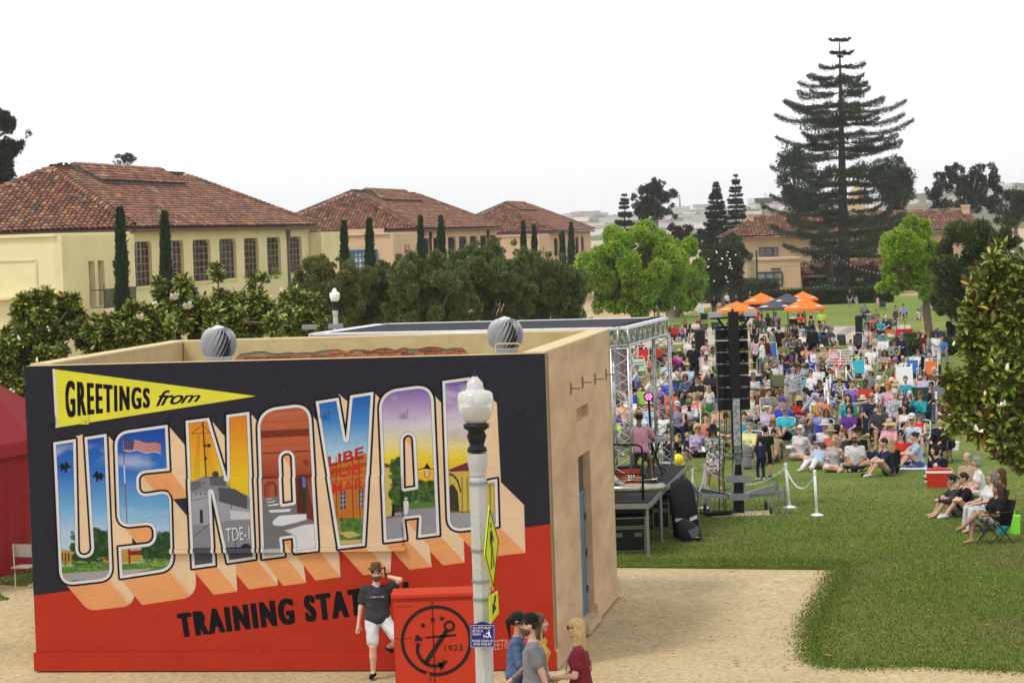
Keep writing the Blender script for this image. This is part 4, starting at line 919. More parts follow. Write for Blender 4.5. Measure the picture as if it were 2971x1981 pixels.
def string_light(a,b,sag,label):
 root=empty('string_light',a,label,'string lights','strings of bulbs before the clubhouse');pts=[a+(b-a)*t-Vector((0,0,sag*4*t*(1-t))) for t in np.linspace(0,1,25)]
 m=MB();m.tube(pts,.022,3);m.build('wire',pm,root)
 bm_=MB();bm_.lathe((0,0,0),[(0,-.08),(.055,-.03),(.04,.03),(0,.05)],5);me=bm_.mesh('bulb',mat('bulb glass',(.8,.8,.78),.2));
 for p in pts[1:-1]:o=link('bulb',me,root);o.location=p-a-Vector((0,0,.1))
z4=Vector((0,0,-4));
string_light(tops[0],tops[1],2.0,'upper string of bulbs from the ladder pole to the pine');string_light(tops[0]+z4,tops[1]+z4,.6,'lower string of bulbs crossing the green window');string_light(tops[1],tops[3],2.2,'string of bulbs in front of the arcade right of the pine')
# ================================================================ the hazy hillside town
M_hw=mat('far white wall',(.72,.70,.66),.9,randv=.25);M_hr=mat('far roof',(.32,.20,.16),.9,randv=.3)
def house_me(w,d,h,gable):
 m=MB();m.box((0,0,h/2),(w,d,h));m.mi=1
 if gable:m.add([(-w*.55,-d*.55,h),(w*.55,-d*.55,h),(w*.55,d*.55,h),(-w*.55,d*.55,h),(-w*.3,0,h+d*.22),(w*.3,0,h+d*.22)],[(0,1,5,4),(1,2,5),(2,3,4,5),(3,0,4)])
 else :m.box((0,0,h+.2),(w+.6,d+.6,.4))
 return m.mesh('house',[M_hw,M_hr])
hm=[house_me(18,12,6,True ),house_me(26,13,9,False ),house_me(14,11,7,True ),house_me(34,14,11,False )]
for i in range(280):
 x=rng.uniform(1290,1860) if i<220 else rng.uniform(1860,2330);fr=rng.beta(2,1.4)*.97;p=hill_top(x,fr)
 o=link('house',hm[rng.integers(4)],None ,'small pale house or block on the hazy hillside town','house','houses on the far hillside');o.location=p-Vector((0,0,1.5));o.rotation_euler=(0,0,rng.uniform(-.5,.5));s=rng.uniform(.3,.6);o.scale=(s,s,s*rng.uniform(.8,1.2))
m=MB()
apt=empty('apartment_complex',hill_top(1800,.99),'row of pale apartment blocks along the crest of the far hill','apartment blocks')
for k,x in enumerate(range(1745,1830,13)):p=hill_top(x,.98);m=MB();m.box((p.x,p.y,p.z+2),(22,14,12));m.box((p.x+7,p.y,p.z+9),(5,10,3));m.build('block',M_hw,apt)
for x,y0 in ((1562,448),(1758,443),(1770,441)):
 p=hill_top(x,.99);t=at(*V(x,y0),p.y);m=MB();m.tube([p,(p.x,p.y,t.z)],[1.2,.5],4);tag(m.build('radio_mast',mat('far mast',(.3,.3,.3),.6)),{1562:'lone radio mast on the crest left of the slim pines',1758:'left one of the twin radio masts over the apartment blocks',1770:'right one of the twin radio masts over the apartment blocks'}[x],'mast','radio masts on the hill')
 # ================================================================ the haze that fades the hillside
m=MB();m.box((0,1680,27),(12600,3560,76));M_haze=bpy.data.materials.new('haze');M_haze.use_nodes=True ;N=M_haze.node_tree.nodes;N.clear()
o_=N.new('ShaderNodeOutputMaterial');pv=N.new('ShaderNodeVolumePrincipled');pv.inputs['Color'].default_value=(1,1,1,1);pv.inputs['Density'].default_value=0.00013;pv.inputs['Anisotropy'].default_value=0.2
M_haze.node_tree.links.new(pv.outputs[0],o_.inputs['Volume']);hz=m.build('haze',M_haze,kind='stuff');hz.display_type='WIRE'
# ================================================================ trees and shrubs
M_bark=mat('bark',(.13,.095,.07),.95,var=.3,scale=5,bump=.6,bscale=14);M_barkg=mat('grey bark',(.22,.18,.15),.95,var=.3,scale=4,bump=.5,bscale=12)
def leaf_mat(name,rough=.55,spec=.35,backcol=None ,trans=.0):
 m=mat(name,(.05,.1,.03),rough,tint=True ,spec=spec,backcol=backcol)
 if trans:
  N=m.node_tree.nodes;L=m.node_tree.links;b=N['Principled BSDF'];out=N['Material Output'];t=N.new('ShaderNodeBsdfTranslucent');mx=N.new('ShaderNodeMixShader');mx.inputs[0].default_value=trans
  L.new(b.inputs['Base Color'].links[0].from_socket,t.inputs['Color']);L.new(b.outputs[0],mx.inputs[1]);L.new(t.outputs[0],mx.inputs[2]);L.new(mx.outputs[0],out.inputs['Surface'])
 return m
M_leaf=leaf_mat('leaf',trans=.25);M_need=leaf_mat('needles',.7,.2);M_mag=leaf_mat('magnolia leaf',.28,.5,backcol=(.13,.11,.03),trans=.18)
def unit(a):return a/(np.linalg.norm(a,axis=-1,keepdims=True )+1e-9)
def scatter_leaves(P,n_dir,size,tint,aspect=.5,jit=.7,fold=.25):
 """P (k,3) positions, n_dir (k,3) growth direction; two-triangle folded leaves -> verts, quads, face colours"""
 k=len(P);d=unit(unit(n_dir)+rng.normal(0,jit,(k,3)));r=unit(np.cross(d,rng.normal(0,1,(k,3))));s=(size*rng.uniform(.6,1.35,k))[:,None ]
 up=np.cross(r,d);tip=P+d*s;a=P+d*s*.45+r*s*aspect*.5+up*s*fold*.3;b=P+d*s*.45-r*s*aspect*.5+up*s*fold*.3
 v=np.stack([P,a,tip,b],1).reshape(-1,3);f=np.arange(4*k).reshape(-1,4);return v,f,tint
def vary(col,k,v=.25,hue=.12):
 c=np.tile(np.array(col,float),(k,1))*rng.uniform(1-v,1+v,(k,1));c*=rng.uniform(1-hue,1+hue,(k,3));return c
def clump_tree(name,base,clumps,trunk_r,n,size,cols,label,group=None ,cat='tree',mats=None ,bark=None ,tip=.35,fluff=.35,limbs=True ,aspect=.5,trunk_top=None ,holes=0.0,kind=None ,flat=1.0,jit=.7):
 """clumps: list of (x, y, z, r) world; leaves sit mostly on each clump's outer shell"""
 root=empty(name,base,label,cat,group);cl=np.array(clumps,float);w=cl[:,3]**2;cnt=np.maximum(4,(n*w/w.sum()).astype(int))
 ctr=cl[:,:3].mean(0);V_,T_=[],[]
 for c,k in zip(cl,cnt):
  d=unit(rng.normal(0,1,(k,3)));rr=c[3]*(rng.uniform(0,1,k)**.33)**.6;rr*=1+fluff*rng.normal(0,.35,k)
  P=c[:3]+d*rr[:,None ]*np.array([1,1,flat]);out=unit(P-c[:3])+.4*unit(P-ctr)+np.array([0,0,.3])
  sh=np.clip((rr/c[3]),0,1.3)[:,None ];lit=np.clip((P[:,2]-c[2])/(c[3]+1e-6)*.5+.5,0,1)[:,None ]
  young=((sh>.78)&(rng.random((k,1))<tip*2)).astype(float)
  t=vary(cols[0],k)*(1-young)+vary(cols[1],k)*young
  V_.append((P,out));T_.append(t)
 P=np.concatenate([a for a,_ in V_]);O=np.concatenate([b for _,b in V_]);T=np.concatenate(T_)
 v,f,t=scatter_leaves(P,O,size,T,aspect,jit);off=np.array(base)
 link('crown',npmesh('crown',v-off,f,mats or M_leaf,False ,None ,None ,t),root,kind='stuff')
 if limbs:
  m=MB();b0=np.array(base,float);tt=np.array(trunk_top if trunk_top is not None else (b0[0]*.6+ctr[0]*.4,b0[1]*.6+ctr[1]*.4,b0[2]+(cl[:,2].min()-b0[2])*.9+.2))
  mid=b0*.5+tt*.5+rng.normal(0,.05,3)*np.array([1,1,0]);m.tube([b0-np.array([0,0,.15]),b0+np.array([0,0,.12]),mid,tt],[trunk_r*1.4,trunk_r*1.08,trunk_r,trunk_r*.8],9)
  idx=rng.choice(len(cl),min(len(cl),14),replace=False )
  for i in idx:
   e=cl[i,:3];q=tt+(e-tt)*.5+np.array([0,0,.08*np.linalg.norm(e-tt)])+rng.normal(0,.15,3);m.tube([tt-np.array([0,0,.1]),q,e],[trunk_r*.5,trunk_r*.3,trunk_r*.1],6)
  m.build('trunk',bark or M_bark,root,True )
 return root
def px_clumps(ell,D,n,rfrac=(.16,.28),depth=.8,shell=.5):
 """clump centres inside ellipses given in view pixels (cx, cy, rx, ry) at depth D"""
 out=[];A=sum(e[2]*e[3] for e in ell);s=D/5500.0
 for cx,cy,rx,ry in ell:
  c=at(*V(cx,cy),D);k=max(1,int(round(n*rx*ry/A)))
  for _ in range(k):
   d=rng.normal(0,1,3);d/=np.linalg.norm(d);q=rng.uniform(0,1)**shell;r=min(rx,ry)*s*rng.uniform(*rfrac)*1.5
   rad=np.array([max(.05,rx*s-r*.35),max(.05,min(rx,ry*1.4)*s*depth-r*.4),max(.05,ry*s-r*.35)]);p=np.array(c)+d*rad*q;out.append((*p,r))
 return out
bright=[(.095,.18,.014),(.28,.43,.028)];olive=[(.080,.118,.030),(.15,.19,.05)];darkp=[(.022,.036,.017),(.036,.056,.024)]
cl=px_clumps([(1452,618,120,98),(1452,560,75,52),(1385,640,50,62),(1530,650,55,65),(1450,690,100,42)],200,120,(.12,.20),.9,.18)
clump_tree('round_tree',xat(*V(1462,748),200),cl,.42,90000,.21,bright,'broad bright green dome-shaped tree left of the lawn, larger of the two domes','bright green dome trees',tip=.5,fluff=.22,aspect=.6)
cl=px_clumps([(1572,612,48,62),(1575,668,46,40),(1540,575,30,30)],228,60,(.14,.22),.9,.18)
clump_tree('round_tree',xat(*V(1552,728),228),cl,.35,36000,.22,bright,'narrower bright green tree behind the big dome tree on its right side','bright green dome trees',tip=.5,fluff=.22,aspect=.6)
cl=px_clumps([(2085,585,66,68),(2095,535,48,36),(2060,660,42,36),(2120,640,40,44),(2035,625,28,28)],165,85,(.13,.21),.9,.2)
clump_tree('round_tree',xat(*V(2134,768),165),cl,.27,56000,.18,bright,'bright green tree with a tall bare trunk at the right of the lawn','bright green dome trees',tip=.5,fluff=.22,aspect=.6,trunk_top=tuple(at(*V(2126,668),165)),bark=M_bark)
rows=[([(742,655,62,60),(700,690,52,50),(690,628,22,16),(775,602,24,16),(745,610,30,24),(740,740,70,40)],118,[(.085,.11,.028),(.19,.18,.045)],'feathery tree at the left end of the dark row, before the rear yellow wing'),([(850,660,78,56),(850,710,85,50),(905,605,26,22),(880,625,40,24),(830,740,80,36),(930,590,18,14)],122,[(.08,.105,.028),(.15,.165,.045)],'second dark tree from the left, below the blue window'),([(985,645,88,60),(985,700,100,50),(1010,600,50,26),(960,610,40,22),(985,745,100,34)],118,olive,'third dark tree from the left in the row before the buildings'),([(1120,630,96,62),(1120,690,105,56),(1100,578,46,24),(1150,572,50,26),(1120,742,105,34)],122,olive,'widest dark tree, in the middle of the row behind the stage roof'),([(1245,640,88,66),(1245,700,95,54),(1215,585,46,24),(1270,600,48,26),(1300,650,50,50),(1250,745,100,32)],126,olive,'dark tree at the right end of the row beside the bright dome tree')]
for i,(el,D,cc,lab) in enumerate(rows):
 el=[(a,b,c*1.14,d*1.10) for a,b,c,d in el]+[(el[0][0]+55,650,40,50),(el[0][0]+60,700,45,50)]
 cl=px_clumps(el,D,190,(.09,.17),.9,.45)
 clump_tree('shade_tree',xat(*V(el[0][0],800),D),cl,.16,80000,.12,cc,lab,'row of dark green trees before the buildings',tip=.4,fluff=.6,aspect=.45)
for (e,D,lab) in (([(2235,590,98,80),(2195,650,70,56),(2310,570,70,60),(2300,650,70,60),(2170,600,40,50),(2230,530,60,26),(2300,520,50,26),(2200,700,60,30)],130,'dark olive tree filling the right edge behind the magnolia'),([(2180,690,44,34)],134,'low dark hanging boughs right of the bare trunk')):
 cl=px_clumps(e,D,150 if len(e)>1 else 30,(.10,.2),.9,.4);clump_tree('shade_tree',xat(*V(e[0][0]+30,790),D),cl,.2,80000 if len(e)>1 else 12000,.14,[(.050,.078,.020),(.090,.12,.032)],lab,'dark trees at the right edge',tip=.4,fluff=.5,aspect=.45)
def far_tree(ell,D,n,leaves,size,cols,label,base=None ,r=.4,tip=.3,name='tree',**kw):
 cl=px_clumps(ell,D,int(n*1.5),(.09,.20),.8,.45);b=xat(*V(*(base or (ell[0][0],700))),D);return clump_tree(name,b,cl,r,int(leaves*1.2),size*.72,cols,label,None ,tip=tip,fluff=.8,bark=M_barkg,**kw)
mag_far=far_tree([(1660,600,48,42),(1645,640,44,36),(1690,640,26,30)],262,60,16000,.34,[(.035,.052,.014),(.075,.07,.03)],'dark magnolia with white blooms at the end of the tan path',(1662,692),.25)
far_tree([(1690,560,34,30),(1700,590,30,28)],300,30,9000,.34,[(.045,.066,.025),(.075,.10,.04)],'grey green tree at the left corner of the peach clubhouse',(1690,690))
far_tree([(1475,470,34,24),(1500,440,30,30),(1530,450,24,26),(1495,490,48,26),(1540,490,14,22),(1460,450,14,12),(1520,425,16,12)],420,60,14000,.5,darkp,'tall ragged eucalyptus with gaps standing between slim pines',(1510,560),.5,trunk_top=tuple(at(*V(1505,480),420)))
far_tree([(1562,530,26,24),(1555,545,24,20)],380,24,7000,.4,[(.04,.035,.016),(.10,.03,.02)],'reddish dark tree behind the bright dome tree',(1562,600))
far_tree([(1625,540,34,22),(1600,555,24,20)],390,24,7000,.4,darkp,'low dark green tree at the foot of the slim pines',(1620,600))
far_tree([(1830,400,42,66),(1850,460,52,50),(1830,370,26,24)],400,60,12000,.55,darkp,'dark pine standing behind the giant pine on its left',(1840,560),.6)
far_tree([(2045,400,50,44),(2060,440,52,42),(2085,420,26,22),(2050,480,40,24)],405,70,15000,.5,darkp,'dark round-headed pine just right of the giant pine',(2060,560),.6)
far_tree([(2165,410,26,26),(2195,395,26,20),(2260,395,36,24),(2225,430,60,34),(2290,430,24,26),(2150,450,26,30),(2240,470,60,30),(2170,480,30,22)],400,90,20000,.5,darkp,'wide dark tufted pines above the right end of the tiled roof',(2220,560),.6)
far_tree([(2335,470,40,34),(2320,500,40,26)],360,40,9000,.45,[(.03,.048,.02),(.05,.07,.03)],'dark green pine crown at the right edge of the skyline',(2335,600))
far_tree([(15,285,30,26),(-10,275,30,30)],250,30,8000,.36,darkp,'topmost tuft of the eucalyptus at the left edge, dark leaves',(-60,600),.5)
far_tree([(45,330,24,20),(15,350,36,34),(-5,390,36,40),(60,310,12,10),(5,425,24,18)],252,60,14000,.36,darkp,'tall dark eucalyptus at the left edge above the tiled roof',(-40,600),.5)
far_tree([(60,416,26,8),(100,402,34,10),(150,386,34,10),(180,382,20,7),(30,430,26,9)],260,50,9000,.3,[(.03,.05,.018),(.05,.075,.025)],'long row of green pine tops behind the first tiled roof',(100,560))
far_tree([(288,362,24,11),(272,372,14,6),(305,368,8,8)],300,22,1500,.3,[(.07,.07,.07),(.10,.10,.10)],'small thin grey treetop peeking over the first roof',(288,540),.15)
def norfolk(base_px,top_px,D,prof,label,tiers,leaves,group=None ,trunk=.6,tuft=.38,droop=.12,up=.18,dens=1.0,cols=None ,gap0=.0,wfac=.105):
 b=xat(*V(*base_px),D);t=at(*V(*top_px),D);b=np.array(b);t=np.array([t.x,D,t.z]);H=t[2]-b[2];root=empty('norfolk_pine',tuple(b),label,'tree',group);s=D/5500.0
 m=MB();m.tube([b-np.array([0,0,.3]),b+(t-b)*.03,b+(t-b)*.4,b+(t-b)*.8,t],[trunk*1.25,trunk,trunk*.72,trunk*.28,.05],10)
 hs,rs=zip(*prof);Pp,Oo,W_=[],[],[]
 for k in range(tiers):
  f=gap0+(1-gap0)*(k+.5)/tiers;f+=rng.normal(0,.007);R=np.interp(f,hs,rs)*s;nb=rng.integers(5,8);a0=rng.uniform(0,6.28);c=b+(t-b)*f
  if R<.1:continue
  for j in range(nb):
   a=a0+j*6.283/nb+rng.normal(0,.15);Rj=R*rng.choice([rng.uniform(.45,.8),rng.uniform(.8,1.15)]);dr=np.array([math.cos(a),math.sin(a),rng.normal(0,.05)]);pts=[]
   for u in np.linspace(0,1,7):pts.append(c+dr*Rj*u+np.array([0,0,Rj*(-droop*math.sin(u*2.2)+up*u**2.4)]))
   m.tube(pts,[max(.03,trunk*.10*(1-u*.8)) for u in np.linspace(0,1,7)],4)
   kk=int(dens*leaves*Rj);u=rng.uniform(.22,1.02,kk);w=Rj*wfac*2.2*np.sin(np.clip((u-.12),0,.88)/.88*math.pi*.86+.25);side=np.array([-dr[1],dr[0],0])
   base_=c+dr*(Rj*u)[:,None ]+np.array([0,0,1.0])*(Rj*(-droop*np.sin(u*2.2)+up*u**2.4))[:,None ];sx=rng.uniform(-1,1,kk);q=(rng.integers(0,9,kk)/8.0-.5)
   P=base_+side*(np.round(sx*3+.3*rng.normal(0,1,kk))/3*w)[:,None ]+dr*(np.abs(sx)*w*.45)[:,None ]+np.array([0,0,1])*(rng.normal(0,.13,kk)*(Rj>2)-.16*np.abs(sx)*w+.10)[:,None ]
   Pp.append(P);Oo.append(np.tile(dr,(kk,1))*.7+side*np.sign(sx)[:,None ]*.8+np.array([0,0,.25]))
 P=np.concatenate(Pp);O=np.concatenate(Oo);T=vary((cols or [(.022,.040,.016)])[0],len(P),.4,.15);v,f,tt=scatter_leaves(P,O,tuft,T,.28,.45)
 m.build('trunk',mat('pine bark',(.10,.075,.06),.95,var=.3,scale=3),root,True );link('foliage',npmesh('foliage',v-b,f,M_need,False ,None ,None ,tt),root,kind='stuff');print('norfolk',len(P));return root
big=[(0,60),(.03,85),(.08,125),(.15,152),(.30,164),(.40,168),(.48,172),(.545,160),(.62,144),(.70,140),(.757,134),(.82,92),(.868,78),(.90,40),(.915,6),(.93,5),(.955,48),(.97,55),(.985,34),(1,12)]
norfolk((1940,670),(1928,88),312,big,'giant Norfolk pine towering over the peach clubhouse',30,160,None ,.8,.30,.10,.13,1.0,cols=[(.045,.070,.034)],gap0=.035,wfac=.10)
sm=[(0,50),(.15,52),(.4,42),(.7,26),(.9,12),(1,2)]
norfolk((1643,600),(1645,420),370,[(0,42),(.2,40),(.5,30),(.8,16),(.95,7),(1,1)],'left slim pine of the two before the hillside town',34,130,'slim Norfolk pines on the skyline',.35,.42,.05,.12,1.3)
norfolk((1690,600),(1690,402),380,[(0,36),(.2,36),(.5,28),(.8,15),(.95,7),(1,1)],'right slim pine of the two, taller with open tiers',29,100,'slim Norfolk pines on the skyline',.3,.42,.05,.10,1.1)
norfolk((1433,560),(1434,445),400,[(0,40),(.3,34),(.6,24),(.9,8),(1,1)],'dark slim pine left of the eucalyptus above the dome tree',22,130,'slim Norfolk pines on the skyline',.3,.45,.05,.1,1.3)
norfolk((1755,540),(1754,470),380,[(0,16),(.5,10),(1,1)],'small pine tip beside the chimney of the clubhouse',10,300,'slim Norfolk pines on the skyline',.15,.35,.05,.1,1.3)
norfolk((1640,620),(1638,505),372,[(0,4),(.5,5),(.9,3),(1,1)],'very thin dark cypress left of the slim pines',26,500,None ,.1,.25,.0,.6,1.0)
def cypress(x,ytop,ybot,half,D,label):
 b=xat(*V(x,760),D);t=at(*V(x,ytop),D);s=D/5500.0;bx_,by_=V(x,760);b=np.array([at(*V(x,640),D).x+0,D,gz(D)]);H=t.z-b[2];root=empty('cypress',tuple(b),label,'tree','slim cypresses against the buildings');m=MB();m.tube([b,(b[0],b[1],b[2]+H*.9)],[.12,.03],6);m.build('trunk',M_bark,root)
 k=9000;u=rng.uniform(0,1,k)**.85;R=half*.8*s*np.clip(np.minimum(u*9,(1-u)**.62*1.55),.04,1)*(1+.14*np.sin(u*31+x));a=rng.uniform(0,6.283,k);rr=R*np.sqrt(rng.uniform(.35,1.1,k));lean=(t.x-b[0])*u
 P=np.stack([b[0]+lean+rr*np.cos(a),b[1]+rr*np.sin(a),b[2]+H*u],1);O=np.stack([np.cos(a)*.25,np.sin(a)*.25,np.ones(k)],1);v,f,tt=scatter_leaves(P,O,.42,vary((.028,.058,.022),k,.45),.22,.18)
 link('foliage',npmesh('foliage',v-b,f,M_need,False ,None ,None ,tt),root,kind='stuff')
for a in ((276,492,0,14,128,'tallest cypress, beside the balcony of the first yellow building'),(378,500,0,12,136,'cypress in front of the first big gridded window'),(790,518,0,11,182,'cypress before the slit windows of the rear yellow wing'),(848,512,0,13,190,'cypress in front of the blue window'),(966,505,0,9,214,'narrow cypress at the near corner of the middle building'),(1013,504,0,12,218,'cypress beside the first window of the middle building'),(1202,515,0,8,270,'left cypress of the close pair between the middle and far buildings'),(1227,522,0,8,275,'right cypress of the close pair between the middle and far buildings'),(1292,538,0,8,296,'shorter cypress before the farthest building'),(1312,517,0,10,292,'taller cypress before the farthest building')):cypress(*a)
def leaf_template(w=.38):
 v=np.array([[0,0,0],[.3,w*.42,.05],[.3,0,-.02],[.3,-w*.42,.05],[.68,w*.44,.03],[.68,0,-.05],[.68,-w*.44,.03],[1,0,-.10]]);f=[(0,2,1),(0,3,2),(1,2,5,4),(2,3,6,5),(4,5,7),(5,6,7)];return v,f
LTV,LTF=leaf_template()
def magnolia(name_base,clumps,rosettes,L_,label,D,nparts,group,blooms,yellow=.12,extra_trunk=None ):
 root=empty('magnolia_tree',name_base,label,'tree',group);base=np.array(name_base,float);cl=np.array(clumps);w=cl[:,3]**2;ci=rng.choice(len(cl),rosettes,p=w/w.sum());d=unit(rng.normal(0,1,(rosettes,3))+np.array([0,-.5,.35]))
 C=cl[ci,:3]+d*(cl[ci,3]*rng.uniform(.25,1.0,rosettes)**.5)[:,None ];nl=9;M=rosettes*nl
 ax=unit(d+np.array([0,0,.5])+rng.normal(0,.25,d.shape));u1=unit(np.cross(ax,rng.normal(0,1,ax.shape)));u2=np.cross(ax,u1)
 X,Y,Z,Pp=[],[],[],[]
 for j in range(nl):
  a=j*2.4+rng.uniform(0,.5,rosettes);el=(.1+.85*(j/nl))+rng.normal(0,.12,rosettes);rad=u1*np.cos(a)[:,None ]+u2*np.sin(a)[:,None ];x=unit(rad*np.cos(el)[:,None ]+ax*np.sin(el)[:,None ]);y=unit(np.cross(ax,rad)+rng.normal(0,.2,rad.shape));y=unit(y-x*(x*y).sum(1,keepdims=True ));z=np.cross(x,y)
  X.append(x);Y.append(y);Z.append(z);Pp.append(C-ax*(.02*(nl-j))*(L_/.18)+x*L_*.08)
 X,Y,Z,P=(np.concatenate(q) for q in (X,Y,Z,Pp));s=L_*rng.uniform(.7,1.2,M);yl=rng.random((M,1));ros=np.tile(rng.random(rosettes),nl)[:,None ]
 T=np.where(yl<yellow*.5,vary((.42,.36,.06),M,.3),np.where(ros<.55,vary((.30,.38,.05),M,.35),vary((.12,.19,.036),M,.4)))
 flip=Z[:,2]<0;Y[flip]*=-1;Z[flip]*=-1
 v=P[:,None ,:]+s[:,None ,None ]*(LTV[None ,:,:1]*X[:,None ,:]+LTV[None ,:,1:2]*Y[:,None ,:]+LTV[None ,:,2:]*Z[:,None ,:])
 prj=(P-np.array([0,0,CAMZ]))@_R;pxx=PW/2-prj[:,0]/prj[:,2]*FPX;pyy=PH/2+prj[:,1]/prj[:,2]*FPX;vis=(pxx>0)&(pxx<PW)&(pyy>0)&(pyy<PH);sc=s*FPX/P[:,1]*np.abs(Z@unit(np.array([0,-1.0,.1])))-P[:,1]*.0+vis*1000-(P[:,1]-cl[:,1].min())*3
 order=np.argsort(-sc);pick=order[:nparts];rest=order[nparts:]
 f=[];nv=len(LTV);fr=[]
 tri=[q if len(q)==4 else (*q,q[-1]) for q in LTF]
 allf=[tuple(i+k*nv for i in q) for k in range(len(rest)) for q in LTF]
 link('foliage',npmesh('foliage',v[rest].reshape(-1,3)-base,allf,M_mag,True ,None ,None ,np.repeat(T[rest],len(LTF),0)),root,kind='stuff')
 variants=[npmesh('leaf',LTV,LTF,M_mag,True ,None ,None ,np.tile(c,(len(LTF),1))) for c in ((.075,.12,.026),(.055,.10,.022),(.18,.26,.04),(.10,.15,.03),(.24,.31,.045),(.36,.26,.045))]
 for k in pick:
  o=link('leaf',variants[int(np.argmin([abs(T[k,0]-c)+.0 for c in (.075,.055,.18,.10,.24,.36)]))],root);mt=Matrix([[X[k,i],Y[k,i],Z[k,i]] for i in range(3)]).to_4x4();o.matrix_local=Matrix.Translation(Vector(tuple(P[k]-base)))@mt@Matrix.Diagonal((s[k],s[k],s[k],1))
 m=MB();tt=np.array(extra_trunk if extra_trunk is not None else cl[:,:3].mean(0));b0=base
 m.tube([b0-np.array([0,0,.1]),b0*.5+tt*.5,tt],[.16,.12,.07],8)
 for c in cl[::max(1,len(cl)//26)]:m.tube([tt,(tt+c[:3])/2+np.array([0,0,-.1]),c[:3]],[.06,.035,.012],5)
 for k in range(0,rosettes,3):m.tube([cl[ci[k],:3],C[k]],[.012*L_/.18,.007*L_/.18],3,cap=False )
 m.build('trunk',M_barkg,root,True )
 pet=MB()
 for k in range(9):
  a=k*2.4;up_=.9 if k<3 else .25;x=np.array([math.cos(a),math.sin(a),up_]);x/=np.linalg.norm(x);y=np.array([-math.sin(a),math.cos(a),0]);z=np.cross(x,y)
  vv=[(LTV[i,0]*x+LTV[i,1]*1.7*y+(LTV[i,0]*(1-LTV[i,0])*-1.2+.05)*z) for i in range(nv)];pet.add(vv,LTF)
 bud=MB();bud.lathe((0,0,0),[(.0,-.3),(.28,0),(.30,.3),(.16,.75),(0,1.0)],8);bme=pet.mesh('bloom',mat('magnolia petals',(.80,.77,.64),.6),True );ume=bud.mesh('flower_bud',mat('magnolia bud',(.72,.72,.52),.6),True )
 for (x,y,dd,sz,kind_) in blooms:
  p=at(*V(x,y),dd);o=link('bloom' if kind_ else 'flower_bud',bme if kind_ else ume,root);o.location=p-Vector(tuple(base));o.scale=(sz,sz,sz);o.rotation_euler=(rng.uniform(-.5,.9),rng.uniform(-.4,.4),rng.uniform(0,6))
 return root
Dm=62
mg=[([(470,715,120,70),(505,632,32,36),(600,655,46,32),(430,680,75,50),(600,735,115,60),(560,690,80,44),(375,680,40,34),(640,625,14,14),(360,655,26,22),(500,770,160,40)],61,2300,'broad magnolia with white blooms behind the painted building',[(432,703,60,.16,1),(402,682,60,.16,1),(355,700,60.5,.13,1),(505,628,61,.12,0),(645,668,61,.12,0),(380,735,60,.12,0)]),([(95,720,95,56),(60,690,34,26),(150,690,36,34),(60,790,90,60),(40,860,60,60),(150,780,90,50),(20,920,60,50),(60,840,100,60),(110,745,90,60),(20,860,90,80),(40,940,70,60)],57,3200,'leafy magnolia at the left edge above the red tent',[(85,830,55,.11,0),(22,900,55,.14,1),(45,780,55,.12,0)]),([(260,735,70,36),(300,780,110,40),(230,790,70,40),(350,740,50,36),(310,700,30,20),(270,770,130,50),(320,760,90,50)],58,1700,'lower magnolia between the two broad ones, right below the tall cypress',[(322,728,57,.12,1),(210,800,57,.12,0)]),([(680,728,62,44),(708,705,36,32),(680,690,40,34),(650,740,60,36)],72,900,'magnolia with coppery leaves beside the lamp post',[(676,720,71,.13,0)])]
for i,(e,D,nr,lab,bl) in enumerate(mg):
 cl=px_clumps(e,D,70,(.16,.28),.9,.45);bx0=e[0][0];magnolia(tuple(xat(*V(bx0,1000),D)),cl,nr,.20,lab,D,280 if i<2 else 120,'magnolias behind the painted building',bl,yellow=.14)
e=[(2300,640,70,50),(2330,600,40,30),(2260,700,50,40),(2310,760,80,60),(2330,850,80,60),(2250,800,50,36),(2300,920,100,60),(2230,900,40,40),(2320,990,80,50),(2250,960,50,44),(2330,1050,50,36),(2195,920,18,22),(2380,760,100,120),(2420,900,100,120),(2300,700,80,60),(2240,730,40,40),(2270,860,70,50),(2225,850,30,34),(2225,790,40,50),(2210,890,42,50),(2195,930,26,34),(2215,960,40,36),(2235,650,34,30),(2265,610,30,26),(2300,590,34,26),(2225,720,30,34),(2250,1010,40,34),(2345,1030,60,50),(2300,1035,40,32),(2350,1080,40,24)]
cl=px_clumps(e,36.5,150,(.16,.30),.55,.5)
magnolia(tuple(xat(*V(2480,1400),37)),cl,2900,.19,'near magnolia with glossy yellow-green leaves filling the right edge',36,290,None ,[(2302,930,35.4,.10,1),(2262,906,35.4,.07,0),(2246,988,35.4,.11,1),(2313,848,35.4,.10,0),(2190,792,36,.07,0)],yellow=.30,extra_trunk=tuple(at(*V(2440,900),37)))
pm_=MB();pm_.lathe((0,0,0),[(0,-.1),(.22,0),(.12,.2),(0,.22)],6);pme=pm_.mesh('bloom',mat('far petals',(.8,.78,.68),.6))
for k in range(22):o=link('bloom',pme,mag_far);p=at(*V(rng.uniform(1625,1690),rng.uniform(575,660)),259.3+rng.uniform(0,.8));o.location=p-mag_far.location;o.scale=(.5,.5,.5)
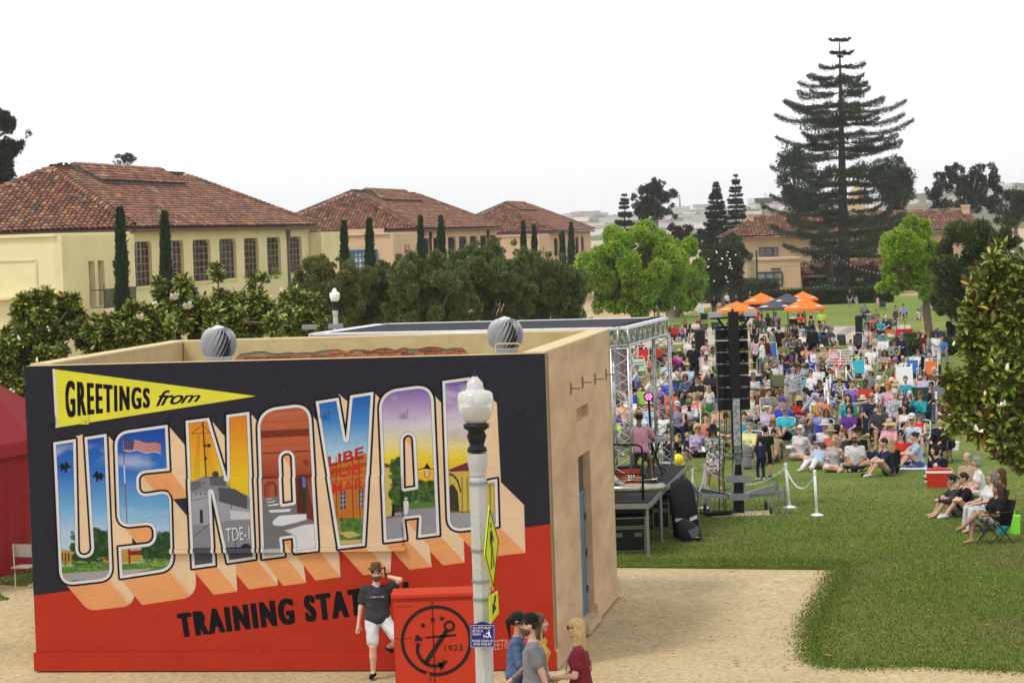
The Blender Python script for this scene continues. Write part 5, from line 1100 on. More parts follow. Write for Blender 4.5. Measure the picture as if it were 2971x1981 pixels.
def hedge(name,a,b,w,h,label,cols,leaf=.16,n=9000,group=None ):
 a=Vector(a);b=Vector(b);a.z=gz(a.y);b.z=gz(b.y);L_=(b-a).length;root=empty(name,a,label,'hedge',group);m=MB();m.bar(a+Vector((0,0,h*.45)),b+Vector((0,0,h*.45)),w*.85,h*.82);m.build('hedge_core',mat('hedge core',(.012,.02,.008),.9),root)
 u=rng.uniform(0,1,n);d=np.array(b-a)/L_;sd=np.array([-d[1],d[0],0]);s=rng.uniform(-.5,.5,n);z=rng.uniform(0,1,n);edge=rng.random(n)<.5;s=np.where(edge,np.sign(s)*.5,s);z=np.where(edge,z,1.0)+rng.normal(0,.04,n)
 P=np.array(a)+d*(u*L_)[:,None ]+sd*(s*w)[:,None ]+np.array([0,0,h])*z[:,None ]+rng.normal(0,.05,(n,3));O=sd*(s*2)[:,None ]+np.array([0,0,.6]);v,f,t=scatter_leaves(P,O,leaf,vary(cols,n,.4),.6);link('foliage',npmesh('foliage',v-np.array(a),f,M_leaf,False ,None ,None ,t),root,kind='stuff')
hedge('hedge',xat(*V(1725,690),262),xat(*V(2050,686),262),1.6,1.5,'long clipped hedge at the far side of the lawn before the clubhouse',(.045,.075,.018),.25,14000)
hedge('hedge',gnd(*V(1745,688)),gnd(*V(1660,696)),5.0,2.3,'rounded shrubs left of the long hedge',(.035,.055,.016),.3,7000)
hedge('hedge',xat(*V(2078,758),139),xat(*V(2185,752),139),1.6,.75,'upper low clipped hedge behind the bare tree trunk',(.05,.085,.018),.13,7000,'low hedges by the bare trunk')
hedge('hedge',xat(*V(2072,786),128),xat(*V(2190,776),130),1.8,.8,'lower low clipped hedge in front of the bare tree trunk',(.05,.085,.018),.13,7000,'low hedges by the bare trunk')
M_blade=leaf_mat('grass blade',.8,.1)
def turf(name,k,xr,yr,poly,h=.05):
 x=rng.uniform(*xr,k*3);y=rng.uniform(*yr,k*3);P=np.array(poly);ins=np.zeros(len(x),bool)
 for i in range(len(P)):
  ax,ay=P[i-1];bx2,by2=P[i]
  if ay!=by2:ins^=((ay>y)!=(by2>y))&(x<(bx2-ax)*(y-ay)/(by2-ay)+ax)
 ins&=rng.random(len(x))<np.clip((68-y)/22,.0,1)**1.3
 x=x[ins][:k];y=y[ins][:k];k=len(x);z=np.interp(y,_gx,_gz);P3=np.stack([x,y,z],1)
 w_=np.clip(.5+.6*(np.sin(x*.8+1.7*np.sin(y*.33))*np.sin(y*.47+x*.31)+.4*np.sin(x*2.1+y)*np.sin(y*1.3))-.1,0,1)[:,None ]**1.5;t=vary((.140,.192,.032),k,.5,.2)*(1-w_)+vary((.20,.17,.065),k,.5,.2)*w_;v,f,t=scatter_leaves(P3,np.tile([0,0,1.0],(k,1)),h,t,.35,.5)
 link(name,npmesh(name,v,f,M_blade,False ,None ,None ,t),kind='stuff')
turf('grass',170000,(0,14),(33.5,66),lawn_w,.045)
turf('grass_tuft',9000,(-14,-6),(44,55),[tuple(p)[:2] for p in [gnd(*V(*q)) for q in [(-60,1335),(60,1345),(150,1300),(150,1230),(-200,1230),(-200,1395),(20,1375)]]],.07)
fx,fy=[],[]
seg=[g(1410,1299),g(1700,1298),g(1936,1299),g(1925,1330),g(1893,1385),g(1862,1440),g(1862,1490),g(1880,1525),g(1960,1532),g(2120,1528),g(2352,1540)]
for a,b in zip(seg[:-1],seg[1:]):
 n_=int(math.hypot(b[0]-a[0],b[1]-a[1])*900);t_=rng.random(n_);fx+=list(a[0]+(b[0]-a[0])*t_+rng.normal(0,.16,n_));fy+=list(a[1]+(b[1]-a[1])*t_+rng.normal(0,.22,n_))
k=len(fx);v,f,t=scatter_leaves(np.stack([fx,fy,np.zeros(k)],1),np.tile([0,0,1.0],(k,1)),.045,vary((.13,.18,.03),k,.5,.3),.35,.7);link('grass_fringe',npmesh('grass_fringe',v,f,M_blade,False ,None ,None ,t),kind='stuff')
# ================================================================ stage, tower, posts, umbrellas
M_alu=mat('aluminium tube',(.55,.56,.58),.38,.85,var=.12,scale=6);M_black=mat('black paint',(.012,.012,.014),.5);M_blackf=mat('black fabric',(.016,.016,.019),.9,bump=.3,bscale=20)
M_white=mat('white plastic',(.80,.80,.80),.45);M_steel=mat('grey steel',(.30,.31,.33),.45,.6,var=.1);M_galv=mat('galvanised leg',(.27,.275,.27),.45,.6)
ZD=1.08
def on_level(px,py,z):
 r=Vector(tuple(ray(px,py)));return Vector((0,0,CAMZ))+r*((z-CAMZ)/r.z)
dk_n=on_level(*V(1489,1152),ZD);dk_f=on_level(*V(1574,1068),ZD)
u_d=(dk_f-dk_n).normalized();u_e=Vector((u_d.y,-u_d.x,0));Dlen=(dk_f-dk_n).length;Wst=7.2
def SP(a,b,z):p=dk_n+u_d*a-u_e*b;return Vector((p.x,p.y,z))
gst=gz(dk_n.y)
stage=empty('stage',SP(0,0,gst),'black platform stage on metal legs behind the tan side wall','stage')
def sbox(m,a0,a1,b0,b1,z0,z1):
 q=[SP(a0,b0,z0),SP(a1,b0,z0),SP(a1,b1,z0),SP(a0,b1,z0)];m.add(q+[Vector((p.x,p.y,z1)) for p in q],[(0,1,5,4),(1,2,6,5),(2,3,7,6),(3,0,4,7),(4,5,6,7),(3,2,1,0)])
nA,nB=3,3
for i in range(nA):
 for j in range(nB):
  m=MB();sbox(m,Dlen*i/nA+.01,Dlen*(i+1)/nA-.01,Wst*j/nB+.01,Wst*(j+1)/nB-.01,ZD-.03,ZD);m.build('deck_panel',mat('black deck',(.022,.022,.026),.75,var=.25,scale=2),stage)
  m=MB();a0,a1,b0,b1=Dlen*i/nA,Dlen*(i+1)/nA,Wst*j/nB,Wst*(j+1)/nB
  for p,q in (((a0,b0),(a1,b0)),((a0,b0),(a0,b1)),((a1,b0),(a1,b1)),((a0,b1),(a1,b1))):m.bar(SP(*p,ZD-.09),SP(*q,ZD-.09),.05,.11)
  m.build('deck_frame',M_galv,stage)
  for p in ((a0+.06,b0+.04),(a1-.06,b0+.04)):
   if j and i:continue
   q=SP(*p,0);m=MB();m.tube([(q.x,q.y,gz(q.y)),(q.x,q.y,ZD-.1)],.035,8);m.lathe((q.x,q.y,gz(q.y)),[(.07,0),(.07,.02),(.04,.03)],8);m.build('leg',M_galv,stage)
m=MB()
for k in range(60):
 b0=Wst*k/60;b1=Wst*(k+1)/60;o=.04*(k%2);m.poly([SP(Dlen+.03+o,b0,gz(58)),SP(Dlen+.07-o,b1,gz(58)),SP(Dlen+.07-o,b1,ZD-.02),SP(Dlen+.03+o,b0,ZD-.02)])
m.build('skirt',M_blackf,stage)
m=MB()
for k in range(40):
 a0=.8+(Dlen-.9)*k/40;a1=.8+(Dlen-.9)*(k+1)/40;o=.03*(k%2);m.poly([SP(a0,.95+o,gz(55)),SP(a1,.98-o,gz(55)),SP(a1,.98-o,ZD-.12),SP(a0,.95+o,ZD-.12)])
m.build('dark_filler_drape',M_blackf,stage)  # black drape added to darken the open space under the deck
def truss(m,a,b,w,bays,r=.026,horiz=True ,up=None ):
 a=np.array(a,float);b=np.array(b,float);d=(b-a)/np.linalg.norm(b-a);p,q=frame(d,up or (0,0,1));c=[(-1,-1),(1,-1),(1,1),(-1,1)];h=w/2
 P=lambda t,k:a+(b-a)*t+p*c[k][0]*h+q*c[k][1]*h
 for k in range(4):m.tube([P(0,k),P(1,k)],r,8)
 for i in range(bays):
  for k in range(4):
   k2=(k+1)%4;s=(i+k)%2;m.tube([P(i/bays,k if s else k2),P((i+1)/bays,k2 if s else k)],r*.5,5,cap=False )
 for t in (0,1):
  for k in range(4):m.tube([P(t,k),P(t,(k+1)%4)],r*.8,6)
ZT=4.62;nr=on_level(*V(1424,775),ZT-.18);fr_=on_level(*V(1518,750),ZT-.18);fl=on_level(*V(880,764),ZT-.18);nl=on_level(*V(728,788),ZT-.18)
rig=empty('truss_canopy',(nr.x,nr.y,ZD),'silver lattice truss frame carrying a flat black roof over the stage','stage roof');TW2=.38
for name,a,b,n in (('beam',nr,fr_,16),('beam',nl,fl,12),('beam',nl,nr,24),('beam',fl,fr_,24)):
 m=MB();truss(m,a,b,TW2*.95,n);m.build(name,M_alu,rig,True )
for p,bays in ((nr,14),(fr_,12),(nl,10),(fl,10)):
 m=MB();truss(m,(p.x,p.y,ZD+.02),(p.x,p.y,ZT-.42),TW2,bays,up=tuple(u_d));t=m.build('column',M_alu,rig,True )
 m=MB();m.box((p.x,p.y,ZD+.015),(TW2+.1,TW2+.1,.02),ax=(u_d,u_e,(0,0,1)));m.build('base_plate',M_alu,t)
ex=(nr-nl).normalized();ey=(fr_-nr).normalized()
m=MB();z=ZT+.015;q=[nl+ex*.2+ey*.25,nr-ex*.25+ey*.25,fr_-ex*.25-ey*.25,fl+ex*.2-ey*.25];m.poly([Vector((p.x,p.y,z)) for p in q],.03,(0,0,1));m.build('roof_skin',mat('black tarpaulin',(.022,.022,.028),.8,var=.2,scale=1),rig)
m=MB();mw=mat('white tarp hem',(.66,.66,.70),.6)
for a,b in ((nl,nr),(fl,fr_),(nr,fr_),(nl,fl)):m.bar(Vector((a.x,a.y,ZT+.03)),Vector((b.x,b.y,ZT+.03)),.40 if a is not nr else .34,.035)
m.build('tarp_hem',mw,rig)
m=MB()
for k in range(14):p=nr+(fr_-nr)*(k+.5)/14;m.bar(Vector((p.x,p.y,ZT+.06))-ex*.22,Vector((p.x,p.y,ZT+.07))+ex*.12,.012)
for k in range(10):p=nl+(nr-nl)*(k+.5)/10;m.bar(Vector((p.x,p.y,ZT+.06))+ey*.22,Vector((p.x,p.y,ZT+.07))-ey*.1,.012)
m.build('bungee',M_black,rig)
def ban(name,x0,x1,y0,y1,D,m_,lab,cat='banner'):
 a,b,c,d=(at(*V(x,y),D_) for x,y,D_ in ((x0,y0,D),(x1,y0,D+.25),(x1+(y1-y0)*.035,y1,D+.25),(x0+(y1-y0)*.035,y1,D)));m=MB();n=10
 for k in range(n):
  t0,t1=k/n,(k+1)/n;o=.03*math.sin(k*1.7);o2=.03*math.sin((k+1)*1.7);m.poly([a+(b-a)*t0+Vector((0,o,0)),a+(b-a)*t1+Vector((0,o2,0)),d+(c-d)*t1+Vector((0,o2,0)),d+(c-d)*t0+Vector((0,o,0))],.006,(0,1,0))
 return tag(m.build(name,m_,None ),lab,cat)
ban('banner',1399,1437,795,897,nr.y+.5,mat('banner white',(.72,.72,.76),.7),'white hanging banner between the tan wall and the near truss column')
ban('banner',1436,1444,795,910,nr.y+.45,mat('banner red',srgb(206,72,34),.7),'narrow orange-red banner on the near truss column')
def tower_lights(px,py,D,label):
 c=at(*V(px,py),D);root=empty('tower_mast',(c.x,c.y,gz(D)),label,'tower','black lifting towers');m=MB();m.box((c.x,c.y,(c.z+gz(D))/2-.1),(.24,.24,c.z-gz(D)-.2));m.build('mast',M_black,root)
 for s in (-1,1):m=MB();m.box((c.x+s*.33,c.y,c.z+.02),(.36,.25,.11));m.build('headstock',M_steel,root)
 m=MB()
 for s in (-1,1):m.bar((c.x+s*.1,c.y,c.z-.35),(c.x+s*.36,c.y,c.z-.05),.045)
 m.build('brace',M_black,root);return root
tower_lights(741,752,60,'black lifting tower at the left end of the stage roof, only its head showing')
DT=58.0;tb=xat(*V(1697,1178),DT);tx,tyy=tb.x,tb.y;zt=at(*V(1681,716),DT).z
tower=empty('tower_mast',tb,'tall black lifting tower on wheeled outriggers standing on the lawn','tower','black lifting towers')
m=MB();m.box((tx,tyy,(zt+tb.z)/2),(.24,.24,zt-tb.z));mast=m.build('mast',M_black,tower)
m=MB();m.box((tx,tyy-.14,zt-2.9),(.17,.05,1.6));m.build('mast_plate',mat('label plate',(.45,.45,.46),.5,col2=(.2,.2,.22),scale=14),mast)
for s in (-1,1):m=MB();m.box((tx+s*.42,tyy,zt-.06),(.30,.30,.12));m.build('headstock',mat('grey head',(.35,.36,.38),.5),tower)
m=MB()
for s in (-1,1):m.bar((tx+s*.10,tyy,zt-.55),(tx+s*.40,tyy,zt-.12),.06);
m.bar((tx-.55,tyy,zt-.14),(tx+.55,tyy,zt-.14),.05);m.build('brace',M_black,tower)
m=MB()
for s,yy in ((-1,-.62),(1,-.62),(-1,.62),(1,.62)):
 e=Vector((tx+s*.98,tyy+yy*1.2,tb.z+.55));o=Vector((tx+s*.16,tyy+yy*.15,tb.z+.42));mm=MB();mm.bar(o,e,.075,.10);mm.bar(e+Vector((0,0,.08)),e+Vector((s*.02,0,-.16)),.07);mm.build('outrigger',M_steel,tower)
 jk=MB();jk.tube([e+Vector((s*.06,0,.16)),Vector((e.x+s*.09,e.y,gz(e.y)+.01))],.018,6);jk.lathe((e.x+s*.09,e.y,gz(e.y)),[(.07,0),(.07,.015),(.02,.03)],8);jk.build('stabiliser',M_galv,tower)
 w=o+(e-o)*.72;wm=MB();wm.lathe((w.x-.03,w.y,gz(w.y)+.10),[(.04,-.03),(.10,-.03),(.10,.03),(.04,.03)],12,ax=((0,1,0),(0,0,1),(1,0,0)));wm.build('wheel',mat('castor rubber',(.03,.03,.03),.7),tower);wm=MB();wm.bar((w.x,w.y,gz(w.y)+.1),(w.x,w.y,w.z-.04),.05);wm.build('castor_fork',M_steel,tower)
m=MB();m.box((tx,tyy-.18,tb.z+.42),(.5,.16,.16));m.box((tx,tyy-.22,tb.z+.86),(.62,.06,.17));m.bar((tx-.17,tyy-.2,tb.z+.4),(tx-.08,tyy-.16,tb.z+1.35),.045);m.bar((tx+.17,tyy-.2,tb.z+.4),(tx+.08,tyy-.16,tb.z+1.35),.045);m.build('carriage',M_steel,tower)
m=MB();m.lathe((tx-.08,tyy-.2,tb.z+1.5),[(.1,0),(.1,.05),(.06,.05),(.06,.11),(.1,.11),(.1,.16)],12,ax=((0,1,0),(0,0,1),(1,0,0)));m.box((tx,tyy-.2,tb.z+1.5),(.15,.16,.34));m.tube([(tx-.32,tyy-.2,tb.z+1.42),(tx+.36,tyy-.2,tb.z+1.42)],.018,6);m.tube([(tx-.34,tyy-.2,tb.z+1.75),(tx-.2,tyy-.2,tb.z+1.75)],.02,6);m.build('winch',mat('winch steel',(.2,.2,.21),.4,.7),tower)
zc0,zc1=at(*V(1687,757),DT).z,at(*V(1687,946),DT).z;H7=(zc0-zc1);arr=empty('line_array',(tx,tyy+.45,zc1),'black hanging stack of speaker cabinets behind the tower mast','speaker');cx=tx-.02
for k in range(7):
 z1=zc0-H7*k/7;z0=zc0-H7*(k+1)/7+.03;m=MB();tilt=.012*k*k
 for s in (-1,1):m.box((cx+s*.20,tyy+.42-tilt*.2,(z0+z1)/2),(.37,.42,z1-z0-.02))
 cab=m.build('cabinet',mat('speaker cabinet',(.016,.016,.018),.6,bump=.2,bscale=30),arr)
 m=MB();m.box((cx-.13,tyy+.2,z0+.06),(.05,.01,.012));m.box((cx+.25,tyy+.2,z0+.06),(.05,.01,.012));m.build('badge',mat('badge',(.7,.7,.7),.4),cab)
 m=MB();m.box((cx+.25,tyy+.198,(z0+z1)/2+.02),(.12,.01,.16));m.build('handle_recess',mat('recess',(.003,.003,.003),.9),cab)
 m=MB();m.bar((cx-.40,tyy+.42,z0-.01),(cx+.40,tyy+.42,z0-.01),.02,.012);m.build('hinge_bar',mat('cab bar',(.5,.5,.52),.4,.6),cab)
m=MB();m.box((cx,tyy+.42,zc0+.05),(.76,.3,.07));m.bar((cx-.1,tyy+.2,zc0+.12),(cx+.02,tyy,zc0+.5),.04);m.build('fly_frame',M_black,arr)
m=MB()
for k,o in enumerate((-.10,-.05,-.22)):m.tube([(cx-.12+o,tyy+.18,zc0-.3),(cx-.16+o,tyy+.1,zc1-.4),(cx-.30+o*.6,tyy-.1,tb.z+1.0),(cx-.26+o,tyy-.3,tb.z+.05+.02*k)],.011,5)
m.build('cable',M_black,arr)
m=MB();c=Vector((tx+.0,tyy-.25,tb.z+.012));m.box((c.x+.05,c.y,c.z),(1.5,.9,.02));tag(m.build('plywood_sheet',mat('plywood',(.52,.42,.27),.8,var=.1,scale=3)),'pale plywood sheet under the wheels of the tower','plywood sheet')
m=MB()
for k in range(5):a=.15+.02*k;m.tube([(tx-.55+a*math.cos(t)*2,tyy-.45+a*math.sin(t),tb.z+.04+.012*k) for t in np.linspace(0,6.1,14)],.012,4)
tag(m.build('cable_coil',M_black),'loose black cable coiled beside the tower base','cable')
m=MB();pz=[(1400,1021),(1462,1021),(1473,1026),(1476,1040),(1477,1150)];dR=dk_n.y+.35
rail=empty('stage_railing',SP(.1,.05,ZD),'black bent-tube guard rail along the near edge of the stage','railing')
P=[at(*V(x,y),dR) for x,y in pz];m.tube(P,.024,8);m.tube([at(*V(1400,1088),dR),at(*V(1477,1088),dR)],.018,6);m.build('tube',M_black,rail,True )
m=MB();a=at(*V(1400,1144),dk_n.y+.01);b=at(*V(1487,1144),dk_n.y+.01);
def roadcase(x0,x1,y0,y1,D,depth,label):
 a,b=at(*V(x0,y1),D),at(*V(x1,y1),D);zt_=at(*V(x1,y0),D).z;zb=max(gz(D)+.04,a.z if y1<1255 else gz(D)+.04);root=empty('road_case',(a.x,D,zb),label,'case','black road cases stored under the stage');w=b.x-a.x;h=zt_-zb
 m=MB();m.box((a.x+w/2,D+depth/2,zb+h/2),(w,depth,h));m.build('shell',mat('case laminate',(.014,.014,.015),.45),root)
 m=MB();e=.028
 for zz_ in (zb,zb+h):m.bar((a.x,D-.004,zz_),(b.x,D-.004,zz_),e,e);m.bar((b.x+.004,D,zz_),(b.x+.004,D+depth,zz_),e,e)
 for xx in (a.x,b.x):m.bar((xx,D-.006,zb),(xx,D-.006,zb+h),e*1.05,e*1.05)
 m.build('edge_trim',mat('case edging',(.26,.25,.21),.4,.6),root)
 if h>.3:
  for f in (.2,.8):m=MB();c=(a.x+w*f,D-.015,zb+h*.72);m.box(c,(.16,.012,.09));m.build('latch',mat('case latch',(.22,.20,.15),.4,.6),root)
 return root
roadcase(1407,1482,1212,1262,51.2,.9,'large black road case standing on the grass under the stage edge');roadcase(1407,1482,1188,1210,51.2,.9,'shallow black case stacked on top of the large road case')
roadcase(1502,1538,1100+55,1240,55.2,.8,'dark grey ribbed case behind the stage legs')
def bag(pts_px,D,th,m_,name,label,pocket=None ,trim=None ,group=None ):
 import bmesh
 c=[at(*V(*p),D) for p in pts_px];cz=sum((p for p in c),Vector())/len(c);base=Vector((cz.x,D,min(p.z for p in c)));root=empty(name,base,label,'bag',group);v=[];n=len(c)
 for k,(s,o) in enumerate(((.86,-th/2),(1.0,-th*.3),(1.0,th*.3),(.86,th/2))):v+=[cz+(p-cz)*s+Vector((0,o,0)) for p in c]
 m=MB();m.add(v,[tuple(range(n))[::-1],tuple(range(3*n,4*n))]+[(k*n+i,k*n+(i+1)%n,(k+1)*n+(i+1)%n,(k+1)*n+i) for k in range(3) for i in range(n)]);m.build('body',m_,root,True )
 if pocket:q=[at(*V(*p),D-th/2-.02) for p in pocket];m=MB();m.poly(q,.03,(0,1,0));m.build('pocket',mat('grey bag pocket',(.10,.12,.14),.8),root)
 if trim:
  for t in trim:q=[at(*V(*p),D-th/2-.02) for p in t];m=MB();m.poly(q,.02,(0,1,0));m.build('webbing',mat('white webbing',(.55,.55,.56),.7),root)
 return root
bag([(1540,1112),(1556,1100),(1578,1098),(1590,1110),(1600,1160),(1606,1215),(1596,1240),(1566,1242),(1548,1232),(1543,1180)],53.6,.5,M_blackf,'gig_bag','tall black gear bag leaning against the stage corner',trim=[[(1551,1191),(1568,1190),(1568,1197),(1551,1198)],[(1584,1190),(1601,1182),(1602,1190),(1585,1197)]],group='black bags leaning on the stage')
bag([(1556,1200),(1570,1190),(1590,1198),(1606,1212),(1612,1232),(1604,1245),(1580,1249),(1566,1244),(1556,1224)],52.9,.35,M_blackf,'gig_bag','rounded black cymbal bag with a grey pocket at the foot of the tall bag',pocket=[(1580,1218),(1604,1208),(1606,1226),(1590,1236)],group='black bags leaning on the stage')
kb=empty('keyboard',at(*V(1508,1070),55.6),'silver-grey keyboard on a stand beside the performer in pink','keyboard');a,b=at(*V(1480,1010),55.6),at(*V(1532,1013),55.6)
m=MB();m.box(((a.x+b.x)/2,55.8,a.z),(b.x-a.x,.75,.10),rz=-.17);m.build('body',mat('keyboard shell',(.38,.38,.38),.5),kb);m=MB();m.box(((a.x+b.x)/2,55.9,a.z+.055),(b.x-a.x-.12,.35,.012),rz=-.17);m.build('panel',mat('keyboard panel',(.08,.08,.09),.4),kb)
m=MB();c=Vector(((a.x+b.x)/2,55.8,a.z));m.bar((c.x-.15,c.y,ZD),(c.x+.12,c.y,c.z),.04);m.bar((c.x+.15,c.y,ZD),(c.x-.12,c.y,c.z),.04);m.build('stand',M_black,kb)
m=MB();a=at(*V(1423,1130),53.2);b=at(*V(1450,1088),53.2);w=empty('stage_monitor',(a.x,53.2,ZD),'red wedge amplifier with black trim on the stage floor','amplifier');m.box((a.x+.22,53.6,ZD+.24),(.62,.4,.46),rz=-.17);m.build('cabinet',M_black,w);m=MB();m.box((a.x+.22,53.38,ZD+.24),(.52,.02,.36),rz=-.17);m.build('grille',mat('red grille',(.5,.06,.02),.7),w)
hornm=mat('worn brass',(.42,.38,.32),.3,.85,var=.3,scale=8)
tu=empty('sousaphone',SP(.5,.9,ZD),'silver brass sousaphone lying on the near corner of the stage','instrument');m=MB();c=at(*V(1455,1128),dk_n.y+.8);m.tube([c+Vector((.62*math.cos(t),.28*math.sin(t),.08)) for t in np.linspace(.2,6.2,22)],[.05+.045*k/21 for k in range(22)],10);m.build('bow',hornm,tu,True )
m=MB();c2=at(*V(1404,1100),dk_n.y+1.1);m.lathe(c2,[(.08,-.5),(.12,-.2),(.22,.05),(.38,.16),(.40,.17)],20,ax=((0,1,0),(0,0,1),(-.6,.3,.4)),cap=False );m.build('bell',hornm,tu,True )
tp=empty('trumpet',c+Vector((0,.1,.2)),'brass trumpet lying across the sousaphone','instrument');m=MB();o=c+Vector((-.1,.05,.24));m.tube([o+Vector((-.25,0,0)),o+Vector((.5,-.05,0))],.014,6);m.tube([o+Vector((-.15,0,.05)),o+Vector((.3,-.03,.05)),o+Vector((.32,-.03,.0))],.012,6);m.lathe(o+Vector((.5,-.05,0)),[(.014,0),(.03,.08),(.06,.12)],10,ax=((0,1,0),(0,0,1),(1,0,0)),cap=False )
for k in range(3):m.tube([o+Vector((.02+.05*k,0,-.06)),o+Vector((.02+.05*k,0,.12))],.016,6)
m.build('body',hornm,tp,True )
m=MB()
for k in range(7):
 p0=SP(rng.uniform(2,5),rng.uniform(.1,1.3),ZD+.012);pts=[p0]
 for j in range(9):pts.append(Vector((pts[-1].x+rng.normal(0,.25),pts[-1].y+rng.normal(0,.3),ZD+.012)))
 pts=[p if (p-dk_n).dot(-u_e)>.05 else p-u_e*((p-dk_n).dot(u_e)+.08) for p in pts];m.tube(pts,.010,4)
m.tube([SP(2.0,.3,ZD+.01),SP(2.2,.02,ZD+.01),SP(2.6,-.03,ZD-.12),SP(4.0,-.05,ZD-.3)],.010,4)
tag(m.build('stage_cable',M_black),'tangle of black cables on the stage floor','cable')
par=empty('stage_light',at(*V(1503,1075),56.6),'lit pink stage light on a black stand beside the far truss column','light');pc=at(*V(1490,911),56.6)
m=MB();m.lathe(pc,[(.09,.12),(.115,.0),(.125,-.05),(.11,-.05)],18,ax=((1,0,0),(0,0,1),(0,-1,0)),cap=False );m.lathe(pc+Vector((0,.06,0)),[(.11,0),(.0,.01)],18,ax=((1,0,0),(0,0,1),(0,-1,0)));m.build('housing',mat('par housing',(.10,.01,.03),.4),par,True )
for k in range(7):
 t=k*1.047;rr=0 if k==6 else .062;m=MB();m.lathe(pc+Vector((rr*math.cos(t),.035,rr*math.sin(t))),[(.026,0),(.020,.015),(0,.02)],10,ax=((1,0,0),(0,0,1),(0,-1,0)));m.build('led',mat('pink led',(.9,.2,.5),.4,emit=((1.0,.10,.36),5.0)),par,True )
m=MB();m.tube([(pc.x+.06,pc.y+.05,ZD+.02),(pc.x,pc.y+.05,pc.z-.1)],.028,8)
for t in (0,2.1,4.2):m.tube([(pc.x+.06,pc.y+.05,ZD+.25),(pc.x+.06+.3*math.cos(t),pc.y+.05+.3*math.sin(t),ZD+.01)],.014,5)
m.build('stand',M_black,par)
st_=at(*V(1462,1048),54.3);stool=empty('stool',(st_.x,st_.y,ZD),'low black folding stool under the performer','stool');m=MB();m.lathe((st_.x,st_.y,ZD+.66),[(.20,0),(.22,.03),(.20,.07)],16);m.build('seat',M_black,stool)
for s in (-1,1):m=MB();m.bar((st_.x-s*.2,st_.y-.12*s,ZD),(st_.x+s*.18,st_.y-.1*s,ZD+.66),.03);m.build('leg',M_black,stool)
def post(p,tx_=0,ty_=0,h=1.0):
 m=MB();p=Vector(p);top=p+Vector((tx_,ty_,h));m.tube([p,top],.034,10);m.lathe(p,[(.17,0),(.17,.02),(.10,.045),(.04,.06)],18);m.lathe(top,[(.034,-.03),(.045,-.02),(.045,0),(.03,.015),(.05,.05),(.045,.08),(0,.10)],12);return m,top
posts=[]
for x,yb,yt,lab in ((1589,1195,1078,'leftmost white post, partly behind the black gear bag'),(1618,1168,1066,'white post left of the tower outrigger'),(1814,1166,1064,'leaning white post right of the tower outrigger'),(1876,1184,1080,'white post on open grass at the end of the chain')):
 p=gnd(*V(x,yb));tp_=at(*V(x-(10 if x==1814 else 5 if x==1876 else 0),yt),p.y);m,top=post(p,tp_.x-p.x,0,tp_.z-p.z-.08);o=empty('rope_post',p,lab,'post','white chain posts');m.build('post',M_white,o,True );posts.append(top)
def chain(a,b,sag,label,lk=.065):
 a=Vector(a);b=Vector(b);L_=(b-a).length*1.08;n=int(L_/lk);m=MB();pr=[a+(b-a)*t-Vector((0,0,sag*4*t*(1-t))) for t in np.linspace(0,1,n+1)]
 for k in range(n):
  d=(pr[k+1]-pr[k]);L2=d.length;d=d.normalized();s=Vector((0,0,1)).cross(d);s=s.normalized() if s.length>.1 else Vector((1,0,0));q=s if k%2 else d.cross(s);c=(pr[k]+pr[k+1])/2;R=[c+d*(L2*.62*math.cos(t))+q*(.020*math.sin(t)) for t in np.linspace(0,2*math.pi,7)];m.tube(R,.0075,4,cap=False )
 return tag(m.build('chain',M_white),label,'chain','white plastic chains')
dz=Vector((0,0,-.02))
chain(posts[0]+dz,posts[1]+dz,.48,'short white chain hanging beside the gear bag');chain(posts[1]+dz,posts[2]+dz,.42,'long white chain sagging behind the tower base');chain(posts[2]+dz,posts[3]+dz,.42,'white chain between the two right-hand posts')
pp=[]
for x,yb,yt,lab in ((1904,988,902,'nearest white post in the middle of the crowd'),(1896,960,880,'second post of the close row in the crowd'),(1901,945,872,'third post of the close row in the crowd'),(1909,925,860,'post in the crowd close row, fourth from the near end'),(1915,905,850,'post in the crowd close row, fifth from the near end'),(1923,895,846,'farthest post of the close row in the crowd, beside a white chair'),(1945,890,844,'post between the two white folding chairs'),(2038,899,842,'post left of the white A-frame sign'),(2016,985,906,'post behind the purple chair in the crowd'),(2152,985,900,'post near the magnolia behind the crowd')):
 p=gnd(*V(x,yb));tp_=at(*V(x-2,yt),p.y);m,top=post(p,tp_.x-p.x,0,max(.7,tp_.z-p.z-.08));o=empty('rope_post',p,lab,'post','white chain posts');m.build('post',M_white,o,True );pp.append(top)
chain(pp[0],pp[8],.25,'white chain from the nearest crowd post to the purple chair',.09);chain(pp[8],gnd(*V(1975,1000))+Vector((0,0,.2)),.1,'white chain running down left from the purple chair',.09);chain(pp[9],gnd(*V(2100,965))+Vector((0,0,.3)),.1,'white chain hanging left from the post near the magnolia',.09);chain(pp[7],gnd(*V(2008,900))+Vector((0,0,.1)),.05,'white chain hanging from the post left of the sign',.09);chain(pp[6],gnd(*V(1975,905))+Vector((0,0,.3)),.1,'white chain hanging from the post between the white chairs',.09)
sp=gnd(*V(2078,935));sg=empty('a_frame_sign',sp,'blank white plastic A-frame sign standing in the crowd','sign');a,b=at(*V(2057,843),sp.y),at(*V(2096,895),sp.y)
for s in (-1,1):
 m=MB();zt_=a.z;o=s*.28;m.add([(a.x,sp.y+o,sp.z+.15),(b.x+.02,sp.y+o,sp.z+.15),(b.x,sp.y+s*.05,zt_),(a.x,sp.y+s*.05,zt_),(a.x,sp.y+o-.03,sp.z+.15),(b.x+.02,sp.y+o-.03,sp.z+.15),(b.x,sp.y+s*.05-.03,zt_),(a.x,sp.y+s*.05-.03,zt_)],[(0,1,2,3),(7,6,5,4),(0,4,5,1),(3,2,6,7),(0,3,7,4),(1,5,6,2)]);m.build('panel',M_white,sg)
